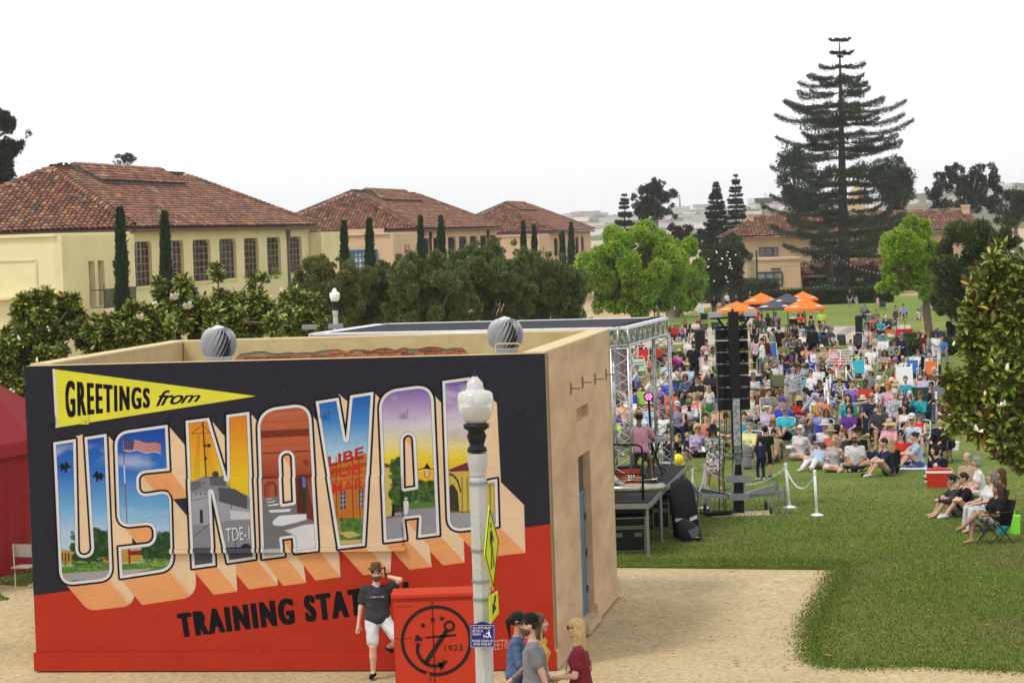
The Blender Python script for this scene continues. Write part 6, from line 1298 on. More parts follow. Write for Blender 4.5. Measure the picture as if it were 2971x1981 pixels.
w=b.x-a.x;m=MB()
for f in (.04,.38,.58,.96):m.box((a.x+w*f,sp.y,a.z+.05),(.07,.1,.12))
m.box((a.x+w*.48,sp.y,a.z+.11),(.32,.08,.05));m.build('handle',M_white,sg)
def umbrella(px,ytop,yedge,half,D,colr,label,poley):
 c=at(*V(px,ytop),D);e=at(*V(px,yedge),D);r=half*D/5500.0;base=Vector((c.x,D,gz(D)));root=empty('patio_umbrella',base,label,'umbrella','market umbrellas on the plaza');n=8;v=[(c.x,c.y,c.z-.12)];f=[];H=c.z-e.z
 rings=((.12,.03),(.55,.45),(1.0,1.0))
 for q,dh in rings:
  for k in range(n):
   t=2*math.pi*(k+.5)/n
   v.append((c.x+r*q*math.cos(t),c.y+r*q*math.sin(t),c.z-.12-(H-.12)*dh))
 for k in range(n):f.append((0,1+k,1+(k+1)%n))
 for i in range(2):f+=[(1+i*n+k,1+(i+1)*n+k,1+(i+1)*n+(k+1)%n,1+i*n+(k+1)%n) for k in range(n)]
 nv=len(v)
 for k in range(n):x,y,z=v[1+2*n+k];v.append((x,y,z-.16))
 f+=[(1+2*n+k,nv+k,nv+(k+1)%n,1+2*n+(k+1)%n) for k in range(n)]
 m=MB();m.add(v,f);can=m.build('canopy',colr,root);m=MB();m.lathe((c.x,c.y,c.z-.2),[(.35*r,-.03*r),(.1,.10),(.03,.16),(0,.2)],8);m.build('vent',colr,can)
 m=MB();m.tube([base,(c.x,c.y,c.z)],.035,6);m.lathe(base,[(.28,0),(.28,.06),(.06,.1)],10);m.build('pole',M_black,root);m=MB()
 for k in range(n):t=2*math.pi*(k+.5)/n;m.bar((c.x,c.y,c.z-.25),(c.x+r*.97*math.cos(t),c.y+r*.97*math.sin(t),e.z+.02),.02)
 m.build('rib',M_black,root)
 for t in (-1.57-.39*2,-1.57+.39*2):
  k=MB();q=.84;ctr=Vector((c.x+r*q*.92*math.cos(t),c.y+r*q*.92*math.sin(t),c.z-.12-(H-.12)*.80));tan=Vector((-math.sin(t),math.cos(t),0));dn=Vector((math.cos(t)*r,math.sin(t)*r,-(H-.12)*1.22)).normalized();nn=tan.cross(dn);nn=nn if nn.z>0 else -nn;o=ctr+nn*.03
  k.poly([o-tan*.36+dn*.05,o-tan*.1-dn*.06,o+tan*.1-dn*.10,o+tan*.36-dn*.02,o+tan*.2+dn*.10,o-tan*.15+dn*.12]);k.build('crest',mat('pale print',(.66,.6,.56),.7),can)
M_or=mat('orange canvas',srgb(244,122,50),.8);M_ch=mat('charcoal canvas',srgb(78,76,88),.8)
umbrella(1692,690,712,50,146,M_or,'orange umbrella directly above the speaker tower head',0);umbrella(1748,671,692,42,176,M_or,'orange umbrella at the back, second from the left',0);umbrella(1776,686,706,42,156,M_ch,'charcoal umbrella in front, between two orange ones',0)
umbrella(1808,672,693,42,170,M_ch,'charcoal umbrella at the back, touching the front orange one',0);umbrella(1844,668,686,36,184,M_or,'orange umbrella farthest back on the right',0);umbrella(1848,683,707,50,154,M_or,'orange umbrella at the right end, nearest of the right pair',0)
def cafe_table(px,py,D,label):
 p=xat(*V(px,py),D);root=empty('cafe_table',p,label,'table','black cafe tables under the umbrellas');m=MB();m.lathe((p.x,p.y,p.z+.72),[(.5,0),(.5,.03)],14);m.build('tabletop',M_black,root)
 for k in range(3):t=2.1*k;m=MB();m.bar((p.x+.1*math.cos(t),p.y+.1*math.sin(t),p.z+.7),(p.x+.4*math.cos(t),p.y+.4*math.sin(t),p.z),.03);m.build('leg',M_black,root)
 return root
for x,y,D,l in ((1692,770,148,'black table under the orange umbrella by the tower'),(1776,762,157,'black table under the front charcoal umbrella'),(1808,752,171,'black table under the rear charcoal umbrella'),(1848,765,155,'black table under the right-hand orange umbrella'),(1822,780,140,'black table behind the seated crowd, nearest of the tables')):cafe_table(x,y,D,l)
def lamp_post(base,ztop,lab,big=True ):
 root=empty('street_lamp',base,lab,'street lamp','acorn street lamps');x,y,z=base;h=ztop-z;k=1.0
 m=MB();zc=ztop-.96;n=8;m.lathe((x,y,z),[(.24,0),(.24,.5),(.20,.56),(.115,.66),(.110,zc-z-.42),(.105,zc-z-.35),(.085*1.0,zc-z-.30)],8)
 m.lathe((x,y,zc-.30),[(.10,0),(.105,.05),(.125,.16),(.13,.24),(.13,.28)],16);m.build('post',mat('concrete post',(.46,.46,.45),.9,var=.14,scale=40,bump=.4,bscale=60,detail=8),root)
 m=MB();m.lathe((x,y,zc),[(.125,0),(.12,.05),(.09,.08),(.10,.12),(.125,.20),(.10,.26),(.16,.30),(.165,.35),(.11,.37)],16);m.build('collar',mat('black iron',(.02,.022,.025),.4,.6),root,True )
 g_=[(.10,.34),(.17,.42),(.222,.56),(.228,.68),(.215,.76),(.17,.79),(.12,.80),(.105,.84),(.10,.90),(.06,.95),(.03,.99),(.0,1.0)]
 g_=[(r,.34+(zz-.34)*(ztop-zc-.34)/.66) for r,zz in g_];m=MB();m.lathe((x,y,zc),g_,24);m.build('globe',mat('lamp glass',(.80,.81,.80),.28,spec=.6) if not big else M_globe,root,True )
 m=MB();m.lathe((x,y,zc+.4),[(.10,0),(.13,.12),(.12,.17),(.02,.19)],14);m.build('reflector',mat('lamp reflector',(.10,.10,.11),.3,.7),root,True )
 m=MB();m.lathe((x,y,ztop-.02),[(.03,0),(.035,.02),(.012,.04),(.02,.06),(0,.09)],10);m.build('finial',mat('black iron'),root,True );return root
M_globe=mat('clear ribbed glass',(.93,.94,.93),.08,trans=.5,spec=.5,var=.05,scale=30)
DL=30.0;lt=at(*V(1090,862),DL);lb=at(*V(1121,1700),DL);lbx=at(*V(1116,1568),DL).x
lamp=lamp_post(Vector((lt.x,DL,0.0)),lt.z,'near grey lamp post with clear acorn globe and signs in front of the mural')
l2=at(*V(768,661),104);lamp_post(Vector((l2 .x,104,gz(104))),l2 .z,'distant frosted acorn lamp post behind the painted building',False )
m=MB()
for y in (1108,1262,1333,1374):p=at(*V(1100,y),DL);m.lathe((lt.x,DL,p.z),[(.125,-.012),(.125,.012)],12)
m.build('strap',mat('steel strap',(.3,.3,.3),.4,.8),lamp)
def plate(name,quad,D0,D1,m_,th,lab,cat,parent=None ):
 q=[at(*V(*quad[0]),D0),at(*V(*quad[1]),D1),at(*V(*quad[2]),D1),at(*V(*quad[3]),D0)];n=(q[1]-q[0]).cross(q[3]-q[0]).normalized();n=n if n.y<0 else -n;root=empty(name,sum(q,Vector())/4,lab,cat);m=MB();m.poly(q,th,-n);m.build('panel',m_,root);return root,q,n
def zq(zx,zy):return ((1300+zx/2.302)/V2P,(1300+zy/2.302)/V2P)
Dd=29.6;dtop,dl_,dbot,dr_=zq(276,378),zq(243,712),zq(302,952),zq(340,612)
dm_=[at(*V(*dtop),Dd),at(*V(*dr_),Dd+.36),at(*V(*dbot),Dd),at(*V(*dl_),Dd-.36)];n=(dm_[1]-dm_[0]).cross(dm_[3]-dm_[0]).normalized();n=n if n.y<0 else -n
cr=empty('crossing_sign',dm_[0],'yellow-green diamond pedestrian crossing sign strapped to the lamp post','sign');m=MB();m.poly(dm_,.01,-n);m.build('panel',mat('fluorescent yellow green',srgb(196,205,40),.45),cr)
c4=sum(dm_,Vector())/4;X_=(dm_[1]-dm_[3])/2;Y_=(dm_[0]-dm_[2])/2;DP=lambda a,b:c4+X_*a+Y_*b+n*.004
m=MB();mk=mat('sign black',(.01,.01,.01),.5)
m.poly([DP(.07*math.cos(t),.52+.07*math.sin(t)) for t in np.linspace(0,6.28,11)[:-1]])
for P in ([(-.10,.40),(.12,.40),(.10,.02),(-.08,.02)],[(-.08,.03),(.02,.03),(-.10,-.48),(-.24,-.46)],[(.0,.03),(.10,.03),(.26,-.44),(.14,-.50)],[(-.10,.40),(-.26,.08),(-.20,.04),(-.06,.26)],[(.10,.40),(.30,.14),(.24,.08),(.08,.24)]):m.poly([DP(*p) for p in P])
m.build('walking_figure',mk,cr);m=MB()
for s in (.90,):
 C4=[c4+(p-c4)*s+n*.003 for p in dm_];
 for i in range(4):m.bar(C4[i],C4[(i+1)%4],.012,.003)
m.build('border',mk,cr)
ap,q,n=plate('arrow_sign',(zq(275,990),zq(332,950),zq(340,1100),zq(284,1172)),Dd,Dd+.45,mat('fluorescent yellow green'),.01,'small yellow-green plate with a black slanting arrow under the diamond sign','sign');QP=lambda a,b:q[3]+(q[2]-q[3])*a+(q[0]-q[3])*b+n*.004
m=MB();m.poly([QP(.62,.82),QP(.78,.74),QP(.52,.42),QP(.40,.50)]);m.poly([QP(.30,.62),QP(.72,.34),QP(.28,.22)]);m.build('arrow',mk,ap)
ps,q,n=plate('pets_sign',(zq(148,1170),zq(312,1170),zq(312,1330),zq(148,1330)),29.78,29.78,mat('sign navy',srgb(40,36,120),.45),.008,'small navy sign about pets on a leash on the lamp post','sign');QP=lambda a,b:q[3]+(q[2]-q[3])*a+(q[0]-q[3])*b+n*.006
ux=(q[1]-q[0]);uy=(q[0]-q[3]);W_,H_=ux.length,uy.length;ux.normalize();uy.normalize();mw2=mat('sign white',(.8,.8,.8),.5);m=MB()
for t in ((.03,.03,.97,.03),(.97,.03,.97,.93),(.97,.93,.03,.93),(.03,.93,.03,.03)):m.bar(QP(t[0],t[1]),QP(t[2],t[3]),.010,.003)
m.build('border',mw2,ps);m=MB();m.poly([QP(.2,.98),QP(.35,1.06),QP(.5,1.09),QP(.65,1.06),QP(.8,.98)],.008,-n);m.build('arched_top',mat('sign navy'),ps)
for s,a,b,w,h in (('ALL PETS MUST',.10,.78,.76,.10),('BE ON A',.10,.65,.42,.10),('LEASH',.10,.52,.32,.10),('PLEASE CLEAN UP',.08,.24,.84,.10),('AFTER YOUR PET',.12,.10,.76,.10)):text_on('lettering',s,tuple(QP(a,b)),tuple(ux),tuple(uy),W_*w,H_*h,mw2,ps,tuple(n),.004)
m=MB();F=lambda pts:m.poly([QP(a,b) for a,b in pts])
m.poly([QP(.76+.025*math.cos(t),.71+.028*math.sin(t)) for t in np.linspace(0,6.28,9)[:-1]]);F([(.72,.66),(.80,.67),(.80,.55),(.74,.54)]);F([(.74,.55),(.78,.55),(.74,.42),(.69,.42)]);F([(.77,.55),(.81,.55),(.87,.42),(.82,.42)]);F([(.72,.65),(.62,.58),(.63,.555),(.73,.61)])
F([(.55,.50),(.67,.50),(.67,.455),(.55,.455)]);F([(.55,.50),(.52,.55),(.56,.55),(.58,.50)]);F([(.55,.46),(.57,.46),(.56,.40),(.545,.40)]);F([(.65,.46),(.67,.46),(.68,.40),(.66,.40)]);m.build('dog_walker',mw2,ps)
DU=34.4;u0,u1=at(*V(903,1372),DU),at(*V(1100,1372),DU);zt_=u0 .z;ub=at(*V(911,1568),DU);ux0=(u0 .x+ub.x)/2-.01;ux1=ux0+1.24
cab=empty('utility_cabinet',((ux0+ux1)/2,DU,0),'red utility cabinet with a black anchor emblem in front of the mural','cabinet');M_redc=mat('red cabinet paint',tuple(c*.8 for c in srgb(206,62,34)),.55,var=.05,scale=2)
m=MB();m.box(((ux0+ux1)/2,DU+.30,zt_/2),(ux1-ux0,.58,zt_));m.box(((ux0+ux1)/2,DU+.28,zt_+.02),(ux1-ux0+.04,.66,.045));m.build('housing',M_redc,cab)
xs=ux0+.57
for a,b in ((ux0+.02,xs-.012),(xs+.012,ux1-.02)):m=MB();m.box(((a+b)/2,DU-.004,zt_/2-.02),(b-a,.03,zt_-.08));m.build('door',M_redc,cab)
m=MB();m.bar((ux0+.01,DU-.021,zt_-.59),(xs-.01,DU-.021,zt_-.59),.004,.008);m.bar((ux0+.04,DU-.022,zt_-.13),(ux0+.3,DU-.022,zt_-.13),.003,.006);m.build('seam',mat('dark seam',(.08,.015,.01),.8),cab)
m=MB();
for x,z in ((ux0+.28,zt_-.60),(xs+.10,zt_-.9),(ux0+.47,zt_-1.15)):m.box((x,DU-.03,z),(.05,.03,.10));m.lathe((x,DU-.05,z),[(.012,0),(.012,.02)],8,ax=((1,0,0),(0,0,1),(0,-1,0)))
m.build('padlock_hasp',M_redc,cab)
em=MB();ec=Vector((xs+.04,DU-.022,zt_-.64));ER=.515
def EP(a,b):return ec+Vector((a*ER,0,b*ER))-Vector((0,.003,0))
ring=[EP(math.cos(t),math.sin(t)) for t in np.linspace(0,2*math.pi,65)];rin=[EP(.905*math.cos(t),.905*math.sin(t)) for t in np.linspace(0,2*math.pi,65)]
for k in range(64):em.poly([ring[k],ring[k+1],rin[k+1],rin[k]])
def band(pts,w):
 for (a,b),(c,d) in zip(pts[:-1],pts[1:]):
  L_=math.hypot(c-a,d-b);nx,ny=-(d-b)/L_*w/2,(c-a)/L_*w/2;em.poly([EP(a+nx,b+ny),EP(c+nx,d+ny),EP(c-nx,d-ny),EP(a-nx,b-ny)])
band([(.38+.13*math.cos(t),.40+.13*math.sin(t)) for t in np.linspace(0,6.283,17)],.07);band([(.30,.27),(-.32,-.62)],.13);band([(-.28,.10),(.56,.14)],.06)
band([(-.50+.0,-.05),(-.55,-.25),(-.50,-.42),(-.38,-.60),(-.20,-.70),(0,-.72),(.16,-.68)],.10);em.poly([EP(-.66,.0),EP(-.36,.02),EP(-.52,.20)]);em.poly([EP(.10,-.86),EP(.02,-.60),EP(.32,-.56)])
for sx,sy in ((-.36,.44),(-.08,.60),(.18,.62)):
 P=[(sx+(.10 if k%2==0 else .042)*math.cos(math.pi/2+k*math.pi/5),sy+(.10 if k%2==0 else .042)*math.sin(math.pi/2+k*math.pi/5)) for k in range(10)];em.poly([EP(*p) for p in P])
em.build('anchor_emblem',mat('emblem black',(.015,.012,.012),.6),cab);text_on('year_lettering','1923',tuple(EP(.22,-.30)),(1,0,0),(0,0,1),.26,.085,mat('emblem black'),cab,(0,-1,0),.008,1.15)
DTt=48.0;tent=empty('canopy_tent',gnd(*V(-40,1340)),'red pop-up tent with fabric walls at the left edge','tent');M_tent=mat('red tent fabric',(.26,.009,.015),.62,var=.12,scale=1.2,bump=.35,bscale=3.0,stretch=(1,1,3))
c0=at(*V(76,1308),DTt+3.2);c0 .z=gz(51);hh=at(*V(64,1010),DTt+3.2).z;pk=at(*V(-120,930-45),DTt+1.0);A0=at(*V(-250,1380),DTt-1.6);m=MB();n=24
for k in range(n):
 t0,t1=k/n,(k+1)/n;o0,o1=.05*math.sin(k*2.1),.05*math.sin((k+1)*2.1);a=A0+(c0-A0)*t0;b=A0+(c0-A0)*t1;m.poly([(a.x,a.y+o0,0),(b.x,b.y+o1,0),(b.x,b.y,hh),(a.x,a.y,hh)])
bk=c0+Vector((1.2,4,0));m.poly([(c0 .x,c0 .y,0),(bk.x-1.0,bk.y,0),(bk.x-1.0,bk.y,hh),(c0 .x,c0 .y,hh)]);m.build('wall',M_tent,tent)
m=MB();e0=Vector((A0 .x-.1,A0 .y-.15,hh));e1=Vector((c0 .x+.12,c0 .y-.1,hh));e2=Vector((c0 .x+.2,c0 .y+4.2,hh));e3=Vector((A0 .x,A0 .y+4,hh));ap_=(e0+e2)/2+Vector((0,0,1.45));m.add([e0,e1,e2,e3,ap_],[(0,1,4),(1,2,4),(2,3,4),(3,0,4)]);m.add([e0,e1,e1-Vector((0,0,.28)),e0-Vector((0,0,.28))],[(0,1,2,3)]);m.add([e1,e2,e2-Vector((0,0,.28)),e1-Vector((0,0,.28))],[(0,1,2,3)]);m.build('roof',mat('red tent roof',(.30,.018,.024),.6,var=.1,scale=1),tent)
m=MB();m.tube([(c0 .x,c0 .y,0),(c0 .x,c0 .y,hh)],.03,6);m.build('pole',M_white,tent)
fc=gnd(*V(66,1350));ch=empty('folding_chair',fc,'beige metal folding chair beside the red tent','chair');M_fc=mat('beige metal',(.42,.39,.34),.45,.3);q=lambda x,y,z:Vector((fc.x+x,fc.y+y,fc.z+z))
m=MB();m.box(q(-.08,.05,.44),(.40,.40,.03),rz=-.3);m.build('seat',M_fc,ch);m=MB();m.box(q(-.15,.28,.74),(.42,.03,.26),rz=-.3);m.build('backrest',M_fc,ch)
for s in (-1,1):m=MB();m.tube([q(s*.2-.02,-.22,0),q(s*.2-.15,.3,.88)],.013,6);m.build('leg',M_fc,ch);m=MB();m.tube([q(s*.2-.15,.35,0),q(s*.2-.03,-.1,.46)],.013,6);m.build('leg',M_fc,ch)
def bin_(x,yb,yt,D,w,lab):p=xat(*V(x,yb),D);t=at(*V(x,yt),D);m=MB();h=t.z-p.z;m.lathe(p,[(w*.9,0),(w,.05),(w,h*.85),(w*1.06,h*.86),(w*1.06,h*.95),(w*.6,h)],14);root=empty('litter_bin',p,lab,'bin','black litter bins');m.build('body',M_black,root)
bin_(1608,788,756,130,.29,'black slatted bin beside the man in the patterned shirt');bin_(1973,752,724,158,.25,'black bin at the left end of the bench row')
for x,y,lab in ((1556,716,'farthest black spotlight along the tan path'),(1530,724,'second farthest black spotlight along the tan path'),(1504,733,'nearest spotlight of the path row'),(1612,700,'black spotlight beyond the small trunks')):
 p=gnd(*V(x,y));m=MB();m.tube([p,p+Vector((0,0,.7))],.06,6);m.lathe(p+Vector((0,0,.8)),[(.05,-.25),(.2,0),(.22,.25)],8,ax=((1,0,0),(0,.7,.7),(0,-.7,.7)));r_=empty('spotlight',p,lab,'spotlight','park spotlights');m.build('housing',M_black,r_)
for x,y,w_,lab in ((1475,742,.18,'leftmost slim pale trunk in the row under the dome tree'),(1484,742,.2,'slim trunk in the row under the dome tree, second'),(1512,732,.16,'slim trunk in the row under the dome tree, third'),(1540,735,.4,'thick trunk in the row under the dome tree'),(1566,727,.2,'pale trunk with a flared foot near the path'),(1591,716,.14,'farthest slim pale trunk near the path')):
 p=gnd(*V(x,y));t=at(*V(x,690),p.y+.1);r_=empty('young_tree',p,lab,'tree','trunks of the trees along the path');m=MB();m.tube([p,p+Vector((0,0,.3)),Vector((p.x,p.y+.1,t.z))],[w_*1.6,w_,w_*.9],7);m.build('trunk',M_barkg,r_)
 k=1500;c=np.array([p.x,p.y,t.z+1.8]);d_=unit(rng.normal(0,1,(k,3)));P=c+d_*(rng.uniform(.6,1.0,k)*1.9)[:,None ];v,f,tt=scatter_leaves(P,d_,.22,vary(bright[0],k,.3),.6);link('crown',npmesh('crown',v-np.array(p),f,M_leaf,False ,None ,None ,tt),r_,kind='stuff')
 # ================================================================ PEOPLE: smooth distance-field bodies, meshed once per pose, coloured per person
def snet(F,lo,h):
 ins=F<0;nx,ny,nz=F.shape;acc=np.zeros((nx-1,ny-1,nz-1,3));cnt=np.zeros((nx-1,ny-1,nz-1))
 def sl(d,n):return slice(d,n-1+d)
 for ax in range(3):
  for a in (0,1):
   for b in (0,1):
    o=[a,b];o.insert(ax,0);e=list(o);e[ax]=1
    A=F[sl(o[0],nx),sl(o[1],ny),sl(o[2],nz)];B=F[sl(e[0],nx),sl(e[1],ny),sl(e[2],nz)];m=(A<0)!=(B<0);t=np.where(m,A/np.where(m,A-B,1),0)
    for k in range(3):acc[...,k]+=m*(o[k]+(t if k==ax else 0))
    cnt+=m
 act=cnt>0;idx=-np.ones(act.shape,int);idx[act]=np.arange(act.sum());I=np.argwhere(act);v=(I+acc[act]/cnt[act][:,None ])*h+lo;Q=[]
 for ax in range(3):
  s0=[slice(None )]*3;s1=[slice(None )]*3;s0[ax]=slice(0,-1);s1[ax]=slice(1,None );A=ins[tuple(s0)];B=ins[tuple(s1)]
  for flip,M_ in ((0,A&~B),(1,~A&B)):
   E=np.argwhere(M_);u,w=[k for k in range(3) if k!=ax];ok=(E[:,u]>0)&(E[:,w]>0)&(E[:,u]<idx.shape[u])&(E[:,w]<idx.shape[w]);E=E[ok]
   if len(E)==0:continue
   c=[]
   for du,dw in ((-1,-1),(0,-1),(0,0),(-1,0)):q=E.copy();q[:,u]+=du;q[:,w]+=dw;c.append(idx[q[:,0],q[:,1],q[:,2]])
   q=np.stack(c,1)
   if (flip==1)!=(ax==1):q=q[:,::-1]
   Q.append(q)
 f=np.concatenate(Q);f=f[(f>=0).all(1)];return v,f
class Field:
 def __init__(s,pts,h,pad=.12):
  P=np.array(pts);s.lo=P.min(0)-pad;hi=P.max(0)+pad;n=np.ceil((hi-s.lo)/h).astype(int)+1;s.h=h;ax=[s.lo[k]+h*np.arange(n[k]) for k in range(3)];s.G=np.stack(np.meshgrid(*ax,indexing='ij'),-1);s.F=np.full(s.G.shape[:3],1e3)
 def _u(s,d,k):
  if k<=0:s.F=np.minimum(s.F,d);return
  hh=np.clip(.5+.5*(s.F-d)/k,0,1);s.F=s.F+(d-s.F)*hh-k*hh*(1-hh)
 def cap(s,a,b,ra,rb,k=.03):
  a=np.array(a,float);b=np.array(b,float);e=b-a;t=np.clip(((s.G-a)@e)/(e@e+1e-9),0,1);s._u(np.linalg.norm(s.G-a-t[...,None ]*e,axis=-1)-(ra+(rb-ra)*t),k)
 def ell(s,c,r,M=None ,k=.03,cut=False ):
  q=s.G-np.array(c,float)
  if M is not None :q=q@M
  r=np.array(r);n1=np.linalg.norm(q/r,axis=-1);n2=np.linalg.norm(q/(r*r),axis=-1)+1e-9;d=n1*(n1-1)/n2
  if cut:s.F=np.maximum(s.F,-d)
  else :s._u(d,k)
 def clip(s,p,n):s.F=np.maximum(s.F,(s.G-np.array(p,float))@np.array(n,float))
 def mesh(s):return snet(s.F,s.lo,s.h)
def ik(a,b,l1,l2,hint):
 a=np.array(a,float);b=np.array(b,float);d=b-a;L_=min(np.linalg.norm(d),(l1+l2)*.998);d=d/(np.linalg.norm(d)+1e-9);b=a+d*L_;x=(l1*l1-l2*l2+L_*L_)/(2*L_);y=math.sqrt(max(0,l1*l1-x*x));h=np.array(hint,float);h=h-d*(h@d);h/=(np.linalg.norm(h)+1e-9);return a+d*x+h*y,b
def make_pose(pel,lean=0.,side=0.,hands=None ,feet=None ,kn=None ,el=None ,hp=0.,hy=0.,hr=0.,toes=None ,girth=1.0,male=True ):
 """all in the person's own space, facing -Y; returns the joints"""
 J={};pel=np.array(pel,float);sp=np.array([math.sin(side),-math.sin(lean)*math.cos(side),math.cos(lean)*math.cos(side)]);X=np.array([1.,0,0]);X=X-sp*(X@sp);X/=np.linalg.norm(X);Y=np.cross(sp,X);J['M']=np.stack([X,Y,sp],1)
 J['pel']=pel;J['sp']=sp;J['chest']=pel+sp*.31;J['neck']=pel+sp*.50;J['waist']=pel+sp*.16
 sw=.185 if male else .165
 J['sh']=[pel+sp*.425+X*sw*s for s in (-1,1)];J['hip']=[pel+X*.088*s-sp*.03 for s in (-1,1)]
 Rm=np.array((Matrix.Rotation(hy,3,'Z')@Matrix.Rotation(hp,3,'X')@Matrix.Rotation(hr,3,'Y')));J['HM']=Rm;J['head']=J['neck']+sp*.07+Rm@np.array([0,-.025,.125])
 J['el'],J['wr'],J['kn'],J['an']=[],[],[],[]
 for i,s in enumerate((-1,1)):
  h=hands[i] if hands else (s*.26,-.02,pel[2]-.12);e,w=ik(J['sh'][i],h,.29,.25,(el[i] if el else (s*.35,.8,-.3)));J['el'].append(e);J['wr'].append(w)
  f_=feet[i] if feet else (s*.10,0,.08);k_,a_=ik(J['hip'][i],f_,.43,.42,(kn[i] if kn else (s*.08,-1,.1)));J['kn'].append(k_);J['an'].append(a_)
 J['toe']=toes or [tuple(np.array(J['an'][i])+(s*.04,-.15,-.035)) for i,s in enumerate((-1,1))];J['g']=girth;J['male']=male;return J
def body_mesh(J,h=.020,full=True ):
 pts=[J['head']+[0,0,.03],*J['wr'],*J['el'],*J['an'],*J['toe'],*J['kn'],J['pel'],*J['sh']];f=Field(pts,h,.15);g=J['g'];M_=J['M']
 f.ell(J['chest'],(.150*g,.105*g,.17),M_,.02);f.ell(J['waist'],(.13*g,.10*g,.15),M_,.05);f.ell(J['pel'],(.155*g,.11*g,.12),M_,.05);f.cap(J['sh'][0],J['neck']-J['sp']*.03,.050,.045,.04);f.cap(J['sh'][1],J['neck']-J['sp']*.03,.050,.045,.04)
 if not J['male']:
  for s in (-1,1):f.ell(J['chest']+M_@np.array([s*.07,-.085,-.01]),(.06,.055,.06),M_,.03)
 f.cap(J['neck']-J['sp']*.04,J['head']-J['HM']@np.array([0,-.01,.07]),.052,.048,.035)
 H=J['head'];R_=J['HM'];L_=lambda x,y,z:H+R_@np.array([x,y,z])
 for i in (0,1):
  f.cap(J['sh'][i],J['el'][i],.050,.040,.03);f.cap(J['el'][i],J['wr'][i],.040,.026,.02);d=J['wr'][i]-J['el'][i];d=d/np.linalg.norm(d);f.cap(J['wr'][i],J['wr'][i]+d*.075,.028,.030,.015)
  f.cap(J['hip'][i],J['kn'][i],.083*g,.054,.04);m_=J['kn'][i]*.62+J['an'][i]*.38;f.cap(J['kn'][i],m_,.054,.056,.02);f.cap(m_,J['an'][i],.052,.036,.02);f.cap(J['an'][i],J['toe'][i],.038,.030,.02);t2=np.array(J['an'][i])+(np.array(J['an'][i])-np.array(J['toe'][i]))*.28+[0,0,-.015];f.cap(J['an'][i],t2,.036,.034,.02)
 v,q=f.mesh()
 fh=Field([H+[-.1,-.12,-.14],H+[.1,.12,.15]],h*.62,.03);fh.ell(H+R_@np.array([0,.012,.02]),(.074,.094,.098),R_,.02);fh.ell(L_(0,-.022,-.035),(.058,.070,.078),R_,.03);fh.cap(L_(0,-.072,-.085),L_(0,-.066,-.08),.024,.024,.03);fh.cap(L_(0,-.092,.012),L_(0,-.104,-.022),.009,.014,.012)
 for s in (-1,1):fh.ell(L_(s*.076,.012,-.008),(.012,.022,.030),R_,.008);fh.ell(L_(s*.034,-.080,-.02),(.020,.014,.016),R_,.02);fh.ell(L_(s*.030,-.094,.013),(.016,.012,.009),R_,.0,True )
 fh.cap(L_(0,.005,-.06),J['neck']+J['sp']*.01,.047,.050,.02);vh,qh=fh.mesh()
 V_=[v,vh];Q=[q,qh+len(v)];mi=[np.zeros(len(q),int),np.zeros(len(qh),int)];n0=len(v)+len(vh);m=MB()
 for i,s in enumerate((-1,1)):
  e=J['wr'][i];d=e-J['el'][i];d/=np.linalg.norm(d);dn=np.array([0,0,-1.]) if abs(d[2])<.8 else np.array([0,-1.,0]);sd=np.cross(d,dn);sd/=np.linalg.norm(sd);dn=np.cross(sd,d);dn=dn if (dn[2]<0 or abs(d[2])>.8) else -dn
  for j,ln in enumerate((.062,.072,.070,.056)):
   b0=e+d*.082+sd*(.026-.0175*j);m.tube([b0,b0+d*ln*.5+dn*.010,b0+d*ln*.82+dn*.036],[.0095,.0088,.007],5)
  b0=e+d*.035+sd*s*.024*(1 if True else 1);m.tube([b0,b0+sd*s*.026+d*.022,b0+sd*s*.030+d*.055+dn*.012],[.012,.010,.008],5)
 nf=len(m.f);mf=list(m.f);mv=np.array(m.v)
 e=MB()
 for s in (-1,1):
  c=L_(s*.030,-.0865,.013);e.lathe(c,[(.0,.006),(.011,.002),(.012,-.004)],8,ax=(R_@np.array([1.,0,0]),R_@np.array([0,0,.6]),R_@np.array([0,-1.,0])),cap=False );e.bar(L_(s*.014,-.098,.032),L_(s*.048,-.088,.031),.006,.006)
 e.bar(L_(-.022,-.094,-.050),L_(.022,-.094,-.050),.006,.009);ev=np.array(e.v);off1=n0;off2=n0+len(mv)
 allv=np.concatenate([v,vh,mv,ev]);faces=[tuple(a) for a in q]+[tuple(a+len(v)) for a in qh]+[tuple(off1+k for k in a) for a in mf]+[tuple(off2+k for k in a) for a in e.f];mi=[0]*(len(q)+len(qh)+nf)+[1]*len(e.f);return npmesh('person',allv,faces,[M_skin,M_facedark],True ,mi)
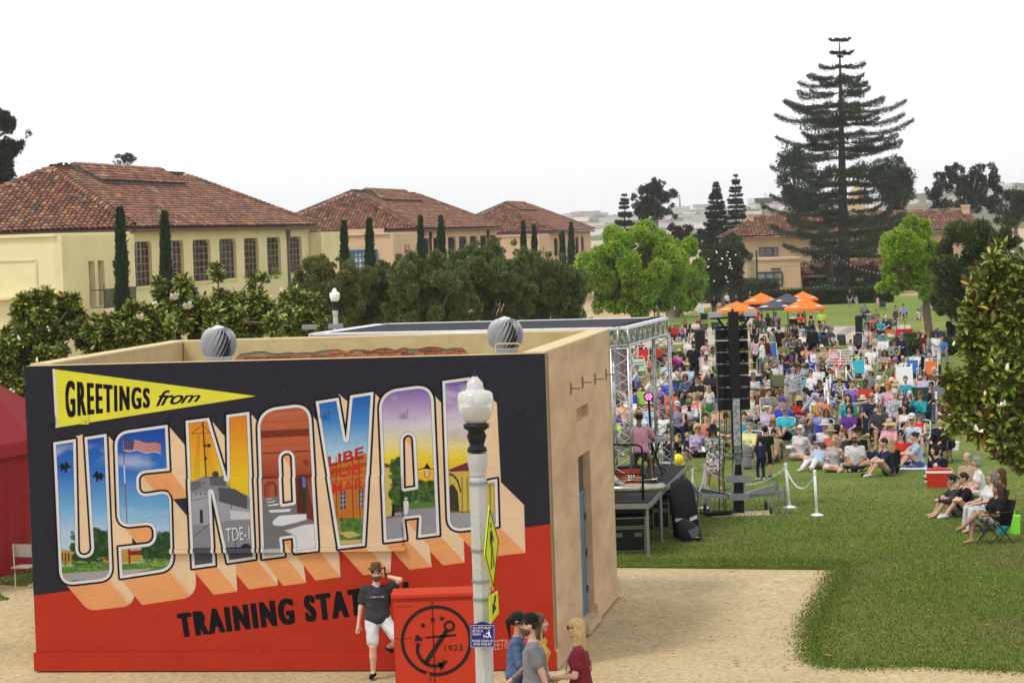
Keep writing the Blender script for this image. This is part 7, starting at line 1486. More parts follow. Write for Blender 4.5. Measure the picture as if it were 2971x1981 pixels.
def shirt_mesh(J,sl,h=.022,loose=.016,hem=-.10):
 pts=[J['neck'],J['pel']-J['sp']*.15,*J['sh'],*J['el']]+(list(J['wr']) if sl=='l' else []);f=Field(pts,h,.16);g=J['g'];M_=J['M'];o=loose
 f.ell(J['chest'],(.150*g+o,.106*g+o,.175),M_,.03);f.ell(J['waist'],(.135*g+o*1.5,.105*g+o*1.4,.17),M_,.06);f.ell(J['pel'],(.160*g+o*1.7,.118*g+o*1.7,.15),M_,.06);[f.cap(q,J['neck']-J['sp']*.03,.052+o*.5,.045+o*.4,.035) for q in J['sh']]
 if not J['male']:
  for s in (-1,1):f.ell(J['chest']+M_@np.array([s*.07,-.085,-.01]),(.065,.062,.065),M_,.04)
 if sl!='n':
  for i in (0,1):
   if sl=='s':e=J['sh'][i]*.42+J['el'][i]*.58;f.cap(J['sh'][i],e,.056+o*.6,.056+o,.03)
   else :f.cap(J['sh'][i],J['el'][i],.054+o*.6,.047+o*.5,.03);f.cap(J['el'][i],J['wr'][i],.046+o*.5,.034+o*.3,.02)
 wr=.006*np.sin(f.G[...,0]*33+f.G[...,2]*21)*np.sin(f.G[...,2]*34+2+f.G[...,1]*26);f.F=f.F+wr
 f.clip(J['pel']+J['sp']*hem,-J['sp']);f.ell(J['neck']+J['sp']*.035,(.078,.075,.06) if sl!='n' else (.10,.085,.075),M_,0,True )
 if sl=='n':
  for i,s in enumerate((-1,1)):f.ell(J['sh'][i]+M_@np.array([s*.045,0,.0]),(.062,.2,.12),M_,0,True )
 v,q=f.mesh();return npmesh('shirt',v,q,M_cloth,True )
def pants_mesh(J,kind,h=.022,o=.014):
 top=.12;pts=[J['pel']+J['sp']*.15,*J['hip'],*J['kn']]+(list(J['an']) if kind=='t' else []);f=Field(pts,h,.17);g=J['g'];f.ell(J['pel'],(.158*g+o*.6,.113*g+o*.6,.14),J['M'],.03)
 for i in (0,1):
  k_=J['kn'][i] if kind=='t' else J['hip'][i]*.18+J['kn'][i]*.82;f.cap(J['hip'][i],k_,.086*g+o,(.058 if kind=='t' else .078)+o,.04)
  if kind=='t':m_=J['an'][i]*.93+J['kn'][i]*.07;f.cap(k_,m_,.060+o,.045+o,.02)
 if kind=='k':
  a=(J['kn'][0]+J['kn'][1])/2;f.cap(J['pel']*.6+a*.4,J['pel']*.2+a*.8,.15,.15,.06)
 f.F+=.005*np.sin(f.G[...,0]*41+f.G[...,2]*13)*np.sin(f.G[...,2]*37+1);f.clip(J['pel']+J['sp']*.06,J['sp']);v,q=f.mesh();return npmesh('trousers',v,q,M_cloth,True )
def shoe_mesh(J,i,h=.014):
 a=np.array(J['an'][i]);t=np.array(J['toe'][i]);f=Field([a,t],h,.09);f.cap(a+(a-t)*.25+[0,0,-.02],t,.043,.038,.02);f.cap(a-[0,0,.015],a,.044,.044,.02)
 if a[2]<.2:f.clip((0,0,.004),(0,0,-1))
 v,q=f.mesh();return npmesh('shoe',v,q,M_cloth,True )
def blanket_mesh(J):
 f=Field([*J['kn'],J['pel'],*J['an']],.03,.2);a=(J['kn'][0]+J['kn'][1])/2;b=(J['an'][0]+J['an'][1])/2;f.cap(J['pel'],a,.16,.19,.08);f.cap(a,b,.17,.20,.06);f.clip((0,0,.02),(0,0,-1));f.F+=.008*np.sin(f.G[...,0]*25+f.G[...,2]*9);v,q=f.mesh();return npmesh('lap_blanket',v,q,M_cloth,True )
M_skin=mat('skin',ocol=True ,rough=.55,spec=.35);M_facedark=mat('eyes and lips',(.045,.018,.014),.5);M_cloth=mat('cloth',ocol=True ,rough=.88,var=.16,scale=7,bump=.3,bscale=18);M_hairm=mat('hair',ocol=True ,rough=.55,var=.35,scale=16,bump=.5,bscale=60,stretch=(3,3,1));M_hatm=mat('hat felt',ocol=True ,rough=.85,var=.08,scale=12);M_gl=mat('dark lenses',(.006,.006,.007),.12)
M_print=mat('printed cloth',ocol=True ,rough=.88,scale=16,col2=(.62,.60,.60),bump=.3,bscale=18,detail=2);M_plaid=mat('checked cloth',ocol=True ,rough=.88,scale=20,col2=(.06,.07,.12),stretch=(3,.3,1.2),detail=1)
def hair_mesh(style):
 f=Field([(-.13,-.13,-.42 if style in 'lp' else -.15),(.13,.20,.16)],.013,.02);f.ell((0,.016,.030),(.084,.104,.103),None ,.01)
 if style=='l':f.ell((0,.055,-.10),(.098,.060,.17),None ,.05);f.cap((-.07,-.0,-.02),(-.085,.0,-.20),.030,.026,.03);f.cap((.07,0,-.02),(.085,.0,-.20),.030,.026,.03);f.ell((0,.075,-.22),(.085,.045,.13),None ,.05)
 if style=='p':f.cap((0,.10,.04),(0,.15,-.02),.035,.034,.02);f.cap((0,.15,0),(0,.13,-.22),.03,.016,.03)
 if style=='b':f.ell((0,.115,.07),(.042,.042,.042),None ,.02)
 if style=='c':f.ell((0,.03,.03),(.122,.125,.125),None ,.04);f.ell((0,.04,-.06),(.11,.08,.09),None ,.05)
 if style=='u':f.ell((0,.03,-.06),(.098,.070,.085),None ,.05)
 f.F+=.006*np.sin(f.G[...,0]*75)*np.sin(f.G[...,2]*38+f.G[...,1]*30)
 f.ell((0,-.095,-.055),(.068,.085,.115),None ,0,True );f.ell((0,-.02,-.14),(.058,.09,.08),None ,0,True ) if style=='s' else None
 if style=='s':f.clip((0,.04,-.075),(0,-.35,-1));
 if style=='s':
  for s in (-1,1):f.ell((s*.085,-.01,-.03),(.03,.035,.05),None ,0,True )
 if style=='r':
  f.ell((0,-.02,.09),(.085,.11,.085),None ,0,True );f.clip((0,.04,-.075),(0,-.35,-1))
 v,q=f.mesh();return npmesh('hair',v,q,M_hairm,True )
def beard_mesh():
 f=Field([(-.09,-.13,-.15),(.09,.03,.0)],.012,.02);f.ell((0,-.028,-.055),(.066,.078,.082),None ,.01);f.clip((0,-.02,-.044),(0,.2,1));f.ell((0,-.1,-.045),(.020,.02,.008),None ,0,True );v,q=f.mesh();return npmesh('beard',v,q,M_hairm,True )
def hat_mesh(kind):
 m=MB();X,Y,Z=(1,0,0),(0,1,0),(0,0,1);tilt=((1,0,0),(0,.98,-.17),(0,.17,.98))
 if kind=='c':
  m.lathe((0,.015,.035),[(.091,-.01),(.095,.03),(.090,.07),(.065,.10),(.02,.115),(0,.116)],16,1.0*.92,ax=tilt);v=[]
  for k in range(9):t=math.pi*(.12+.76*k/8);v.append((.080*math.cos(t),-.06-.018*math.sin(t),.045))
  for k in range(9):t=math.pi*(.12+.76*k/8);v.append((.078*math.cos(t),-.075-.085*math.sin(t),.030))
  v+=[(x,y,z-.008) for x,y,z in v];m.add(v,[(k,k+1,9+k+1,9+k) for k in range(8)]+[(18+9+k,18+9+k+1,18+k+1,18+k) for k in range(8)]+[(9+k,9+k+1,27+k+1,27+k) for k in range(8)])
 elif kind=='v':m.lathe((0,.01,.05),[(.092,-.018),(.095,.018),(.088,.018),(.088,-.018),(.092,-.018)],16,.9,cap=False );m.lathe((0,-.045,.055),[(.06,.0),(.125,-.022),(.125,-.028),(.06,-.008)],18,cap=False )
 elif kind=='f':m.lathe((0,.012,.05),[(.150,.012),(.152,.006),(.10,-.004),(.090,.0),(.094,.05),(.086,.10),(.05,.105),(0,.090)],20,.86,ax=tilt)
 elif kind=='b':m.lathe((0,.012,.05),[(.165,.0),(.167,-.006),(.10,-.008),(.090,.0),(.092,.085),(.088,.09),(0,.092)],20,.88,ax=tilt)
 else :m.lathe((0,.012,.045),[(.200,-.035),(.202,-.042),(.13,-.012),(.092,.0),(.095,.05),(.080,.095),(.04,.112),(0,.114)],20,.92,ax=tilt)
 return m.mesh('hat',M_hatm,True )
def glasses_mesh():
 m=MB()
 for s in (-1,1):m.poly([(s*.008,-.106,.030),(s*.060,-.098,.032),(s*.062,-.094,.010),(s*.050,-.096,-.008),(s*.020,-.104,-.008),(s*.008,-.107,.008)],.007,(0,1,0));m.bar((s*.062,-.094,.026),(s*.080,.0,.020),.006,.008)
 m.bar((-.01,-.106,.022),(.01,-.106,.022),.006);return m.mesh('sunglasses',M_gl)
S2=lambda a,b:[a,b]
POSES={'st':lambda m,g:make_pose((0,0,.93),.02,0,[(-.27,-.03,.80),(.27,-.05,.80)],[(-.11,.02,.08),(.12,-.04,.08)],male=m,girth=g),'ph':lambda m,g:make_pose((0,0,.93),.03,0,[(-.14,-.22,1.12),(.26,-.04,.80)],[(-.11,.02,.08),(.12,-.06,.08)],male=m,girth=g,hp=.25),'ac':lambda m,g:make_pose((0,0,.93),-.02,0,[(.12,-.23,1.14),(-.12,-.21,1.18)],[(-.11,0,.08),(.12,-.04,.08)],male=m,girth=g,el=[(-.6,.3,-.6),(.6,.3,-.6)]),'wa':lambda m,g:make_pose((0,0,.90),.08,0,[(-.26,-.25,.90),(.26,.20,.85)],[(-.09,.30,.13),(.09,-.30,.09)],male=m,girth=g),'be':lambda m,g:make_pose((0,.12,.88),1.15,0,[(-.15,-.58,.62),(.15,-.60,.60)],[(-.12,0,.08),(.12,-.04,.08)],male=m,girth=g,hp=.7),'ch':lambda m,g:make_pose((0,0,.44),-.18,0,[(-.14,-.33,.60),(.12,-.35,.60)],[(-.15,-.48,.08),(.15,-.52,.08)],male=m,girth=g),'cc':lambda m,g:make_pose((0,0,.44),-.10,0,[(.10,-.24,.66),(-.10,-.22,.70)],[(-.12,-.50,.08),(.14,-.46,.08)],male=m,girth=g,el=[(-.6,.3,-.6),(.6,.3,-.6)]),'cx':lambda m,g:make_pose((0,0,.44),-.22,0,[(-.16,-.30,.62),(.18,-.28,.62)],[(-.10,-.46,.08),(-.16,-.62,.36)],male=m,girth=g,kn=[(-.1,-1,.2),(.1,-.4,1)]),'cf':lambda m,g:make_pose((0,0,.44),.22,0,[(-.05,-.50,.66),(.05,-.50,.66)],[(-.16,-.42,.08),(.16,-.46,.08)],male=m,girth=g,hp=.35,el=[(-.8,.2,-.4),(.8,.2,-.4)]),'cu':lambda m,g:make_pose((0,0,.44),-.15,0,[(-.10,-.22,.98),(.12,-.33,.60)],[(-.15,-.48,.08),(.15,-.50,.08)],male=m,girth=g,el=[(-.5,-.3,-.8),(.4,.8,-.3)]),'rc':lambda m,g:make_pose((0,0,.27),-.45,0,[(-.15,-.26,.44),(.15,-.28,.44)],[(-.13,-.76,.08),(.14,-.70,.08)],male=m,girth=g,hp=.3),'fc':lambda m,g:make_pose((0,0,.13),.06,0,[(-.10,-.30,.24),(.10,-.31,.24)],[(.14,-.28,.07),(-.14,-.34,.07)],male=m,girth=g,kn=[(-1,-.35,.35),(1,-.35,.35)],hp=.1),'ku':lambda m,g:make_pose((0,0,.13),.18,0,[(-.06,-.42,.40),(.08,-.44,.38)],[(-.12,-.50,.07),(.12,-.56,.07)],male=m,girth=g,kn=[(-.1,-.3,1),(.1,-.3,1)],el=[(-.8,.2,-.2),(.8,.2,-.2)]),'le':lambda m,g:make_pose((0,0,.13),-.50,0,[(-.26,.30,.06),(.26,.32,.06)],[(-.10,-.84,.07),(.08,-.78,.07)],male=m,girth=g,kn=[(-.1,-.3,1),(.1,-.3,1)],el=[(-.3,.9,.2),(.3,.9,.2)],hp=.35,toes=[(-.13,-.90,.17),(.11,-.84,.17)]),'ss':lambda m,g:make_pose((0,0,.13),.02,.10,[(-.06,-.26,.34),(.34,.06,.05)],[(.34,-.34,.06),(.42,-.20,.06)],male=m,girth=g,kn=[(-.8,-.8,.15),(-.2,-1,.2)]),'li':lambda m,g:make_pose((0,0,.15),-1.05,.12,[(-.18,-.20,.22),(.34,.30,.08)],[(-.14,-.84,.08),(.10,-.84,.08)],male=m,girth=g,kn=[(-.1,-.3,1),(.1,-.3,.6)],hp=.8),'sq':lambda m,g:make_pose((0,0,.20),.35,0,[(-.05,-.34,.60),(.06,-.34,.58)],[(-.12,-.26,.08),(.12,-.30,.08)],male=m,girth=g,kn=[(-.2,-.6,1),(.2,-.6,1)],el=[(-.3,-.2,-1),(.3,-.2,-1)]),'pf':lambda m,g:make_pose((0,0,.70),.12,0,[(-.20,-.44,.92),(.22,-.44,.92)],[(-.20,-.28,.08),(.20,-.30,.08)],male=m,girth=g,hp=.3),'lw':lambda m,g:make_pose((0,0,.92),-.08,0,[(-.30,.04,.78),(.135,-.05,1.56)],[(-.10,-.12,.08),(.16,.16,.42)],male=m,girth=g,hp=.18,el=[(-.4,.8,-.3),(1,-.3,-.5)],kn=[(0,-1,.1),(.5,-1,.1)]),'wc':lambda m,g:make_pose((0,0,.92),.04,0,[(-.05,-.26,1.00),(.04,-.27,1.02)],[(-.08,.22,.11),(.08,-.20,.09)],male=m,girth=g,el=[(-.6,.5,-.5),(.6,.5,-.5)]),'w2':lambda m,g:make_pose((0,0,.92),.06,0,[(-.27,-.30,.92),(.30,.16,.84)],[(-.09,.24,.11),(.10,-.22,.09)],male=m,girth=g),'hh':lambda m,g:make_pose((0,0,.93),.0,0,[(-.05,-.20,1.16),(.27,-.02,.78)],[(-.15,.02,.08),(.15,-.02,.08)],male=m,girth=g,hp=.45),}
_PC={}
def pc(key,fn):
 if key not in _PC:_PC[key]=fn()
 return _PC[key]
def posej(pose,male,g):return pc(('J',pose,male,g),lambda :POSES[pose](male,g))
CN=dict(black=(.012,.012,.014),charcoal=(.045,.045,.05),grey=(.22,.22,.23),lgrey=(.42,.42,.44),white=(.74,.74,.74),cream=(.66,.60,.46),tan=(.42,.31,.19),khaki=(.33,.26,.15),camel=(.45,.35,.22),brown=(.12,.065,.035),red=(.56,.035,.022),coral=(.72,.13,.09),salmon=(.62,.20,.16),pink=(.72,.36,.40),hotpink=(.70,.09,.28),magenta=(.40,.02,.26),maroon=(.13,.012,.022),orange=(.80,.20,.04),peach=(.80,.46,.26),yellow=(.78,.66,.12),pyellow=(.76,.74,.34),lime=(.45,.72,.12),neon=(.60,.80,.10),green=(.05,.30,.07),dgreen=(.02,.07,.04),sage=(.28,.31,.19),olive=(.17,.17,.08),mint=(.35,.62,.55),teal=(.02,.30,.36),turq=(.06,.50,.58),lblue=(.40,.55,.70),blue=(.05,.17,.50),royal=(.04,.06,.50),navy=(.016,.022,.065),denim=(.09,.14,.27),jeans=(.075,.11,.21),lav=(.50,.44,.68),lilac=(.40,.32,.52),purple=(.12,.03,.26),violet=(.22,.14,.50),mauve=(.28,.16,.24),peri=(.24,.30,.68),straw=(.60,.46,.24),gold=(.6,.4,.08),rose=(.62,.28,.36))
HC=dict(B=(.008,.007,.007),D=(.030,.017,.010),n=(.09,.045,.022),y=(.42,.29,.13),g=(.22,.21,.20),w=(.62,.60,.56),r=(.17,.045,.018),o=(.62,.16,.03));SK=dict(l=(.60,.36,.26),m=(.42,.24,.15),d=(.075,.036,.022),k=(.15,.075,.042))
def put(name,me,root,color=None ,mtx=None ,slot=None ):
 o=link(name,me,root,color=color)
 if mtx is not None :o.matrix_local=mtx
 if slot is not None :o.material_slots[0].link='OBJECT';o.material_slots[0].material=slot
 return o
def person(loc,rz,pose,top,bot,hair,skin,label,hat='-',gl=False ,scale=1.0,male=True ,girth=1.0,kid=False ,beard=False ,shoes=None ,group=None ,res=.022,blanket=None ,cat='person'):
 J=posej(pose,male,girth);k0=(pose,male,girth);fine=res<.02;body=pc(('b',k0,fine),lambda :body_mesh(J,res));sk=np.array(SK[skin])*rng.uniform(.9,1.12);root=link('person',body,None ,label,cat or 'person',group,color=sk);root.location=loc;root.rotation_euler=(0,0,rz);s=scale;root.scale=(s,s,s)
 def colr(c):c=np.array(CN[c]) if isinstance(c,str) else np.array(c);return c*rng.uniform(.74,.9)
 pr=None
 if top:
  sl,c=top[0],top[1:]
  if c.endswith('*'):pr=M_print;c=c[:-1]
  if c.endswith('#'):pr=M_plaid;c=c[:-1]
  put('shirt',pc(('s',k0,sl,fine),lambda :shirt_mesh(J,sl,res)),root,colr(c),slot=pr)
 if bot:
  kd,c=bot[0],bot[1:];pr=None
  if c.endswith('*'):pr=M_print;c=c[:-1]
  if c.endswith('#'):pr=M_plaid;c=c[:-1]
  put({'t':'trousers','b':'shorts','k':'skirt'}[kd],pc(('p',k0,kd,fine),lambda :pants_mesh(J,kd,res)),root,colr(c),slot=pr)
 if blanket:put('lap_blanket',pc(('bl',k0),lambda :blanket_mesh(J)),root,colr(blanket))
 if shoes!='bare':
  for i in (0,1):put('shoe',pc(('f',k0,i),lambda :shoe_mesh(J,i)),root,colr(shoes or str(rng.choice(['black','white','brown','grey']))))
 hm_=Matrix.Translation(Vector(tuple(J['head'])))@Matrix([list(r) for r in J['HM']]).to_4x4()
 if kid:hm_=hm_@Matrix.Diagonal((1.06,1.06,1.06,1))
 if hair and hair[0]!='x':put('hair',pc(('h',hair[0]),lambda :hair_mesh(hair[0])),root,np.array(HC[hair[1]])*rng.uniform(.8,1.2),hm_)
 if beard:put('beard',pc('beard',beard_mesh),root,np.array(HC[hair[1]])*.8+sk*.16,hm_)
 if hat and hat!='-':put('hat',pc(('t',hat[0]),lambda :hat_mesh(hat[0])),root,colr(hat[1:]),hm_)
 if gl:put('sunglasses',pc('g',glasses_mesh),root,None ,hm_)
 return root,J
def camp_chair_me():
 s=MB();s.add([(-.25,-.26,.42),(.25,-.26,.42),(.25,.18,.36),(-.25,.18,.36),(0,-.05,.355)],[(0,1,4),(1,2,4),(2,3,4),(3,0,4)]);b=MB();n=5
 v=[]
 for j in range(n):
  for i in range(5):x=-.27+.54*i/4;z=.34+.52*j/4;v.append((x,.20+.12*j/4+.05*(1-(x/.27)**2),z-.02*(1-(x/.27)**2)*(j==4)))
 b.add(v,[(j*5+i,j*5+i+1,j*5+5+i+1,j*5+5+i) for j in range(4) for i in range(4)]);f=MB()
 for sx in (-1,1):f.tube([(sx*.29,.32,.88),(sx*.27,.20,.40),(sx*.25,-.25,.02)],.011,5);f.tube([(sx*.26,.25,.02),(sx*.26,-.26,.62)],.011,5);f.bar((sx*.27,-.30,.62),(sx*.28,.26,.64),.05,.015)
 f.tube([(-.25,-.25,.02),(.25,-.26,.42)],.010,5);f.tube([(.25,-.25,.02),(-.25,-.26,.42)],.010,5);f.tube([(-.26,.25,.02),(.27,.2,.38)],.010,5);f.tube([(.26,.25,.02),(-.27,.2,.38)],.010,5);return s.mesh('seat',M_chf),b.mesh('backrest',M_chf),f.mesh('frame',M_chm)
def beach_chair_me(slats=False ):
 s=MB();s.add([(-.25,-.28,.30),(.25,-.28,.30),(.25,.20,.24),(-.25,.20,.24)],[(0,1,2,3)]);b=MB();b.poly([(-.24,.20,.28),(.24,.20,.28),(.24,.40,.82),(-.24,.40,.82)],.012,(0,1,0)) if not slats else [b.bar((-.25,.22+.045*j,.34+.125*j),(.25,.22+.045*j,.34+.125*j),.012,.055) for j in range(5)];f=MB()
 for sx in (-1,1):f.tube([(sx*.27,-.30,.01),(sx*.27,-.30,.30),(sx*.27,.22,.24)],.013,6);f.tube([(sx*.27,.20,.22),(sx*.27,.44,.90)],.013,6);f.tube([(sx*.28,-.28,.48),(sx*.28,.30,.50)],.018,6);f.tube([(sx*.27,.26,.01),(sx*.27,-.26,.48)],.013,6)
 f.tube([(-.27,.44,.90),(-.20,.46,.94),(.20,.46,.94),(.27,.44,.90)],.013,6);f.tube([(-.27,-.30,.02),(.27,-.30,.02)],.013,6);f.tube([(-.27,.26,.02),(.27,.26,.02)],.013,6);return s.mesh('seat',M_chf),b.mesh('backrest',M_chf),f.mesh('frame',M_white)
M_chf=mat('chair fabric',ocol=True ,rough=.8,var=.1,scale=10);M_chm=mat('chair frame',(.035,.035,.04),.45,.5);M_stripe=mat('striped fabric',ocol=True ,rough=.8,scale=5,col2=(.70,.72,.74),stretch=(.02,1,3.2),detail=0)
CH={}
def chair(loc,rz,code,label=None ,scale=1.0,group='folding chairs in the crowd'):
 k,c=code[0],code[1:];me=CH[k] if k in CH else CH.setdefault(k,beach_chair_me(k=='S') if k in 'BS' else camp_chair_me());st=c.endswith('*');c=c.rstrip('*');root=empty('folding_chair',loc,label,'chair',group,rz);root.scale=(scale,)*3;col=[q*.72 for q in CN[c]]
 for n,m_ in zip(('seat','backrest','frame'),me):
  o=link(n,m_,root,color=col)
  if st and n!='frame':o.material_slots[0].link='OBJECT';o.material_slots[0].material=M_stripe
 return root
TILE=dict(A=(1760,880,6.533),B=(1760,1100,6.533),C=(2150,880,6.533),D=(2150,1100,6.533),E=(2480,880,6.533),F=(2480,1100,6.533),Y=(1650,800,3.135),Z=(2250,800,3.136),W=(2300,1150,2.851),U=(1700,1150,2.851))
STAGE_AT=Vector((3.2,55,0))
def place(tile,x,y,pose,male,g,scale,turn=0.0,level=0.0):
 ox,oy,s=TILE[tile];px,py=ox+x/s,oy+y/s;J=posej(pose,male,g);hz_=float(J['head'][2])*scale+level;P=gnd(px,py,hz_)
 if turn in ('L','R','^'):rz={'L':-1.45,'R':1.45,'^':3.14}[turn]+rng.uniform(-.2,.2)
 else :
  d=STAGE_AT-P;a=math.atan2(d.x,-d.y);rz=a*.75+rng.uniform(-.25,.25)+float(turn)
 hx,hy=float(J['head'][0])*scale,float(J['head'][1])*scale;ox2=hx*math.cos(rz)-hy*math.sin(rz);oy2=hx*math.sin(rz)+hy*math.cos(rz);L_=Vector((P.x-ox2,P.y-oy2,0));L_.z=gz(L_.y)+level;return L_,rz
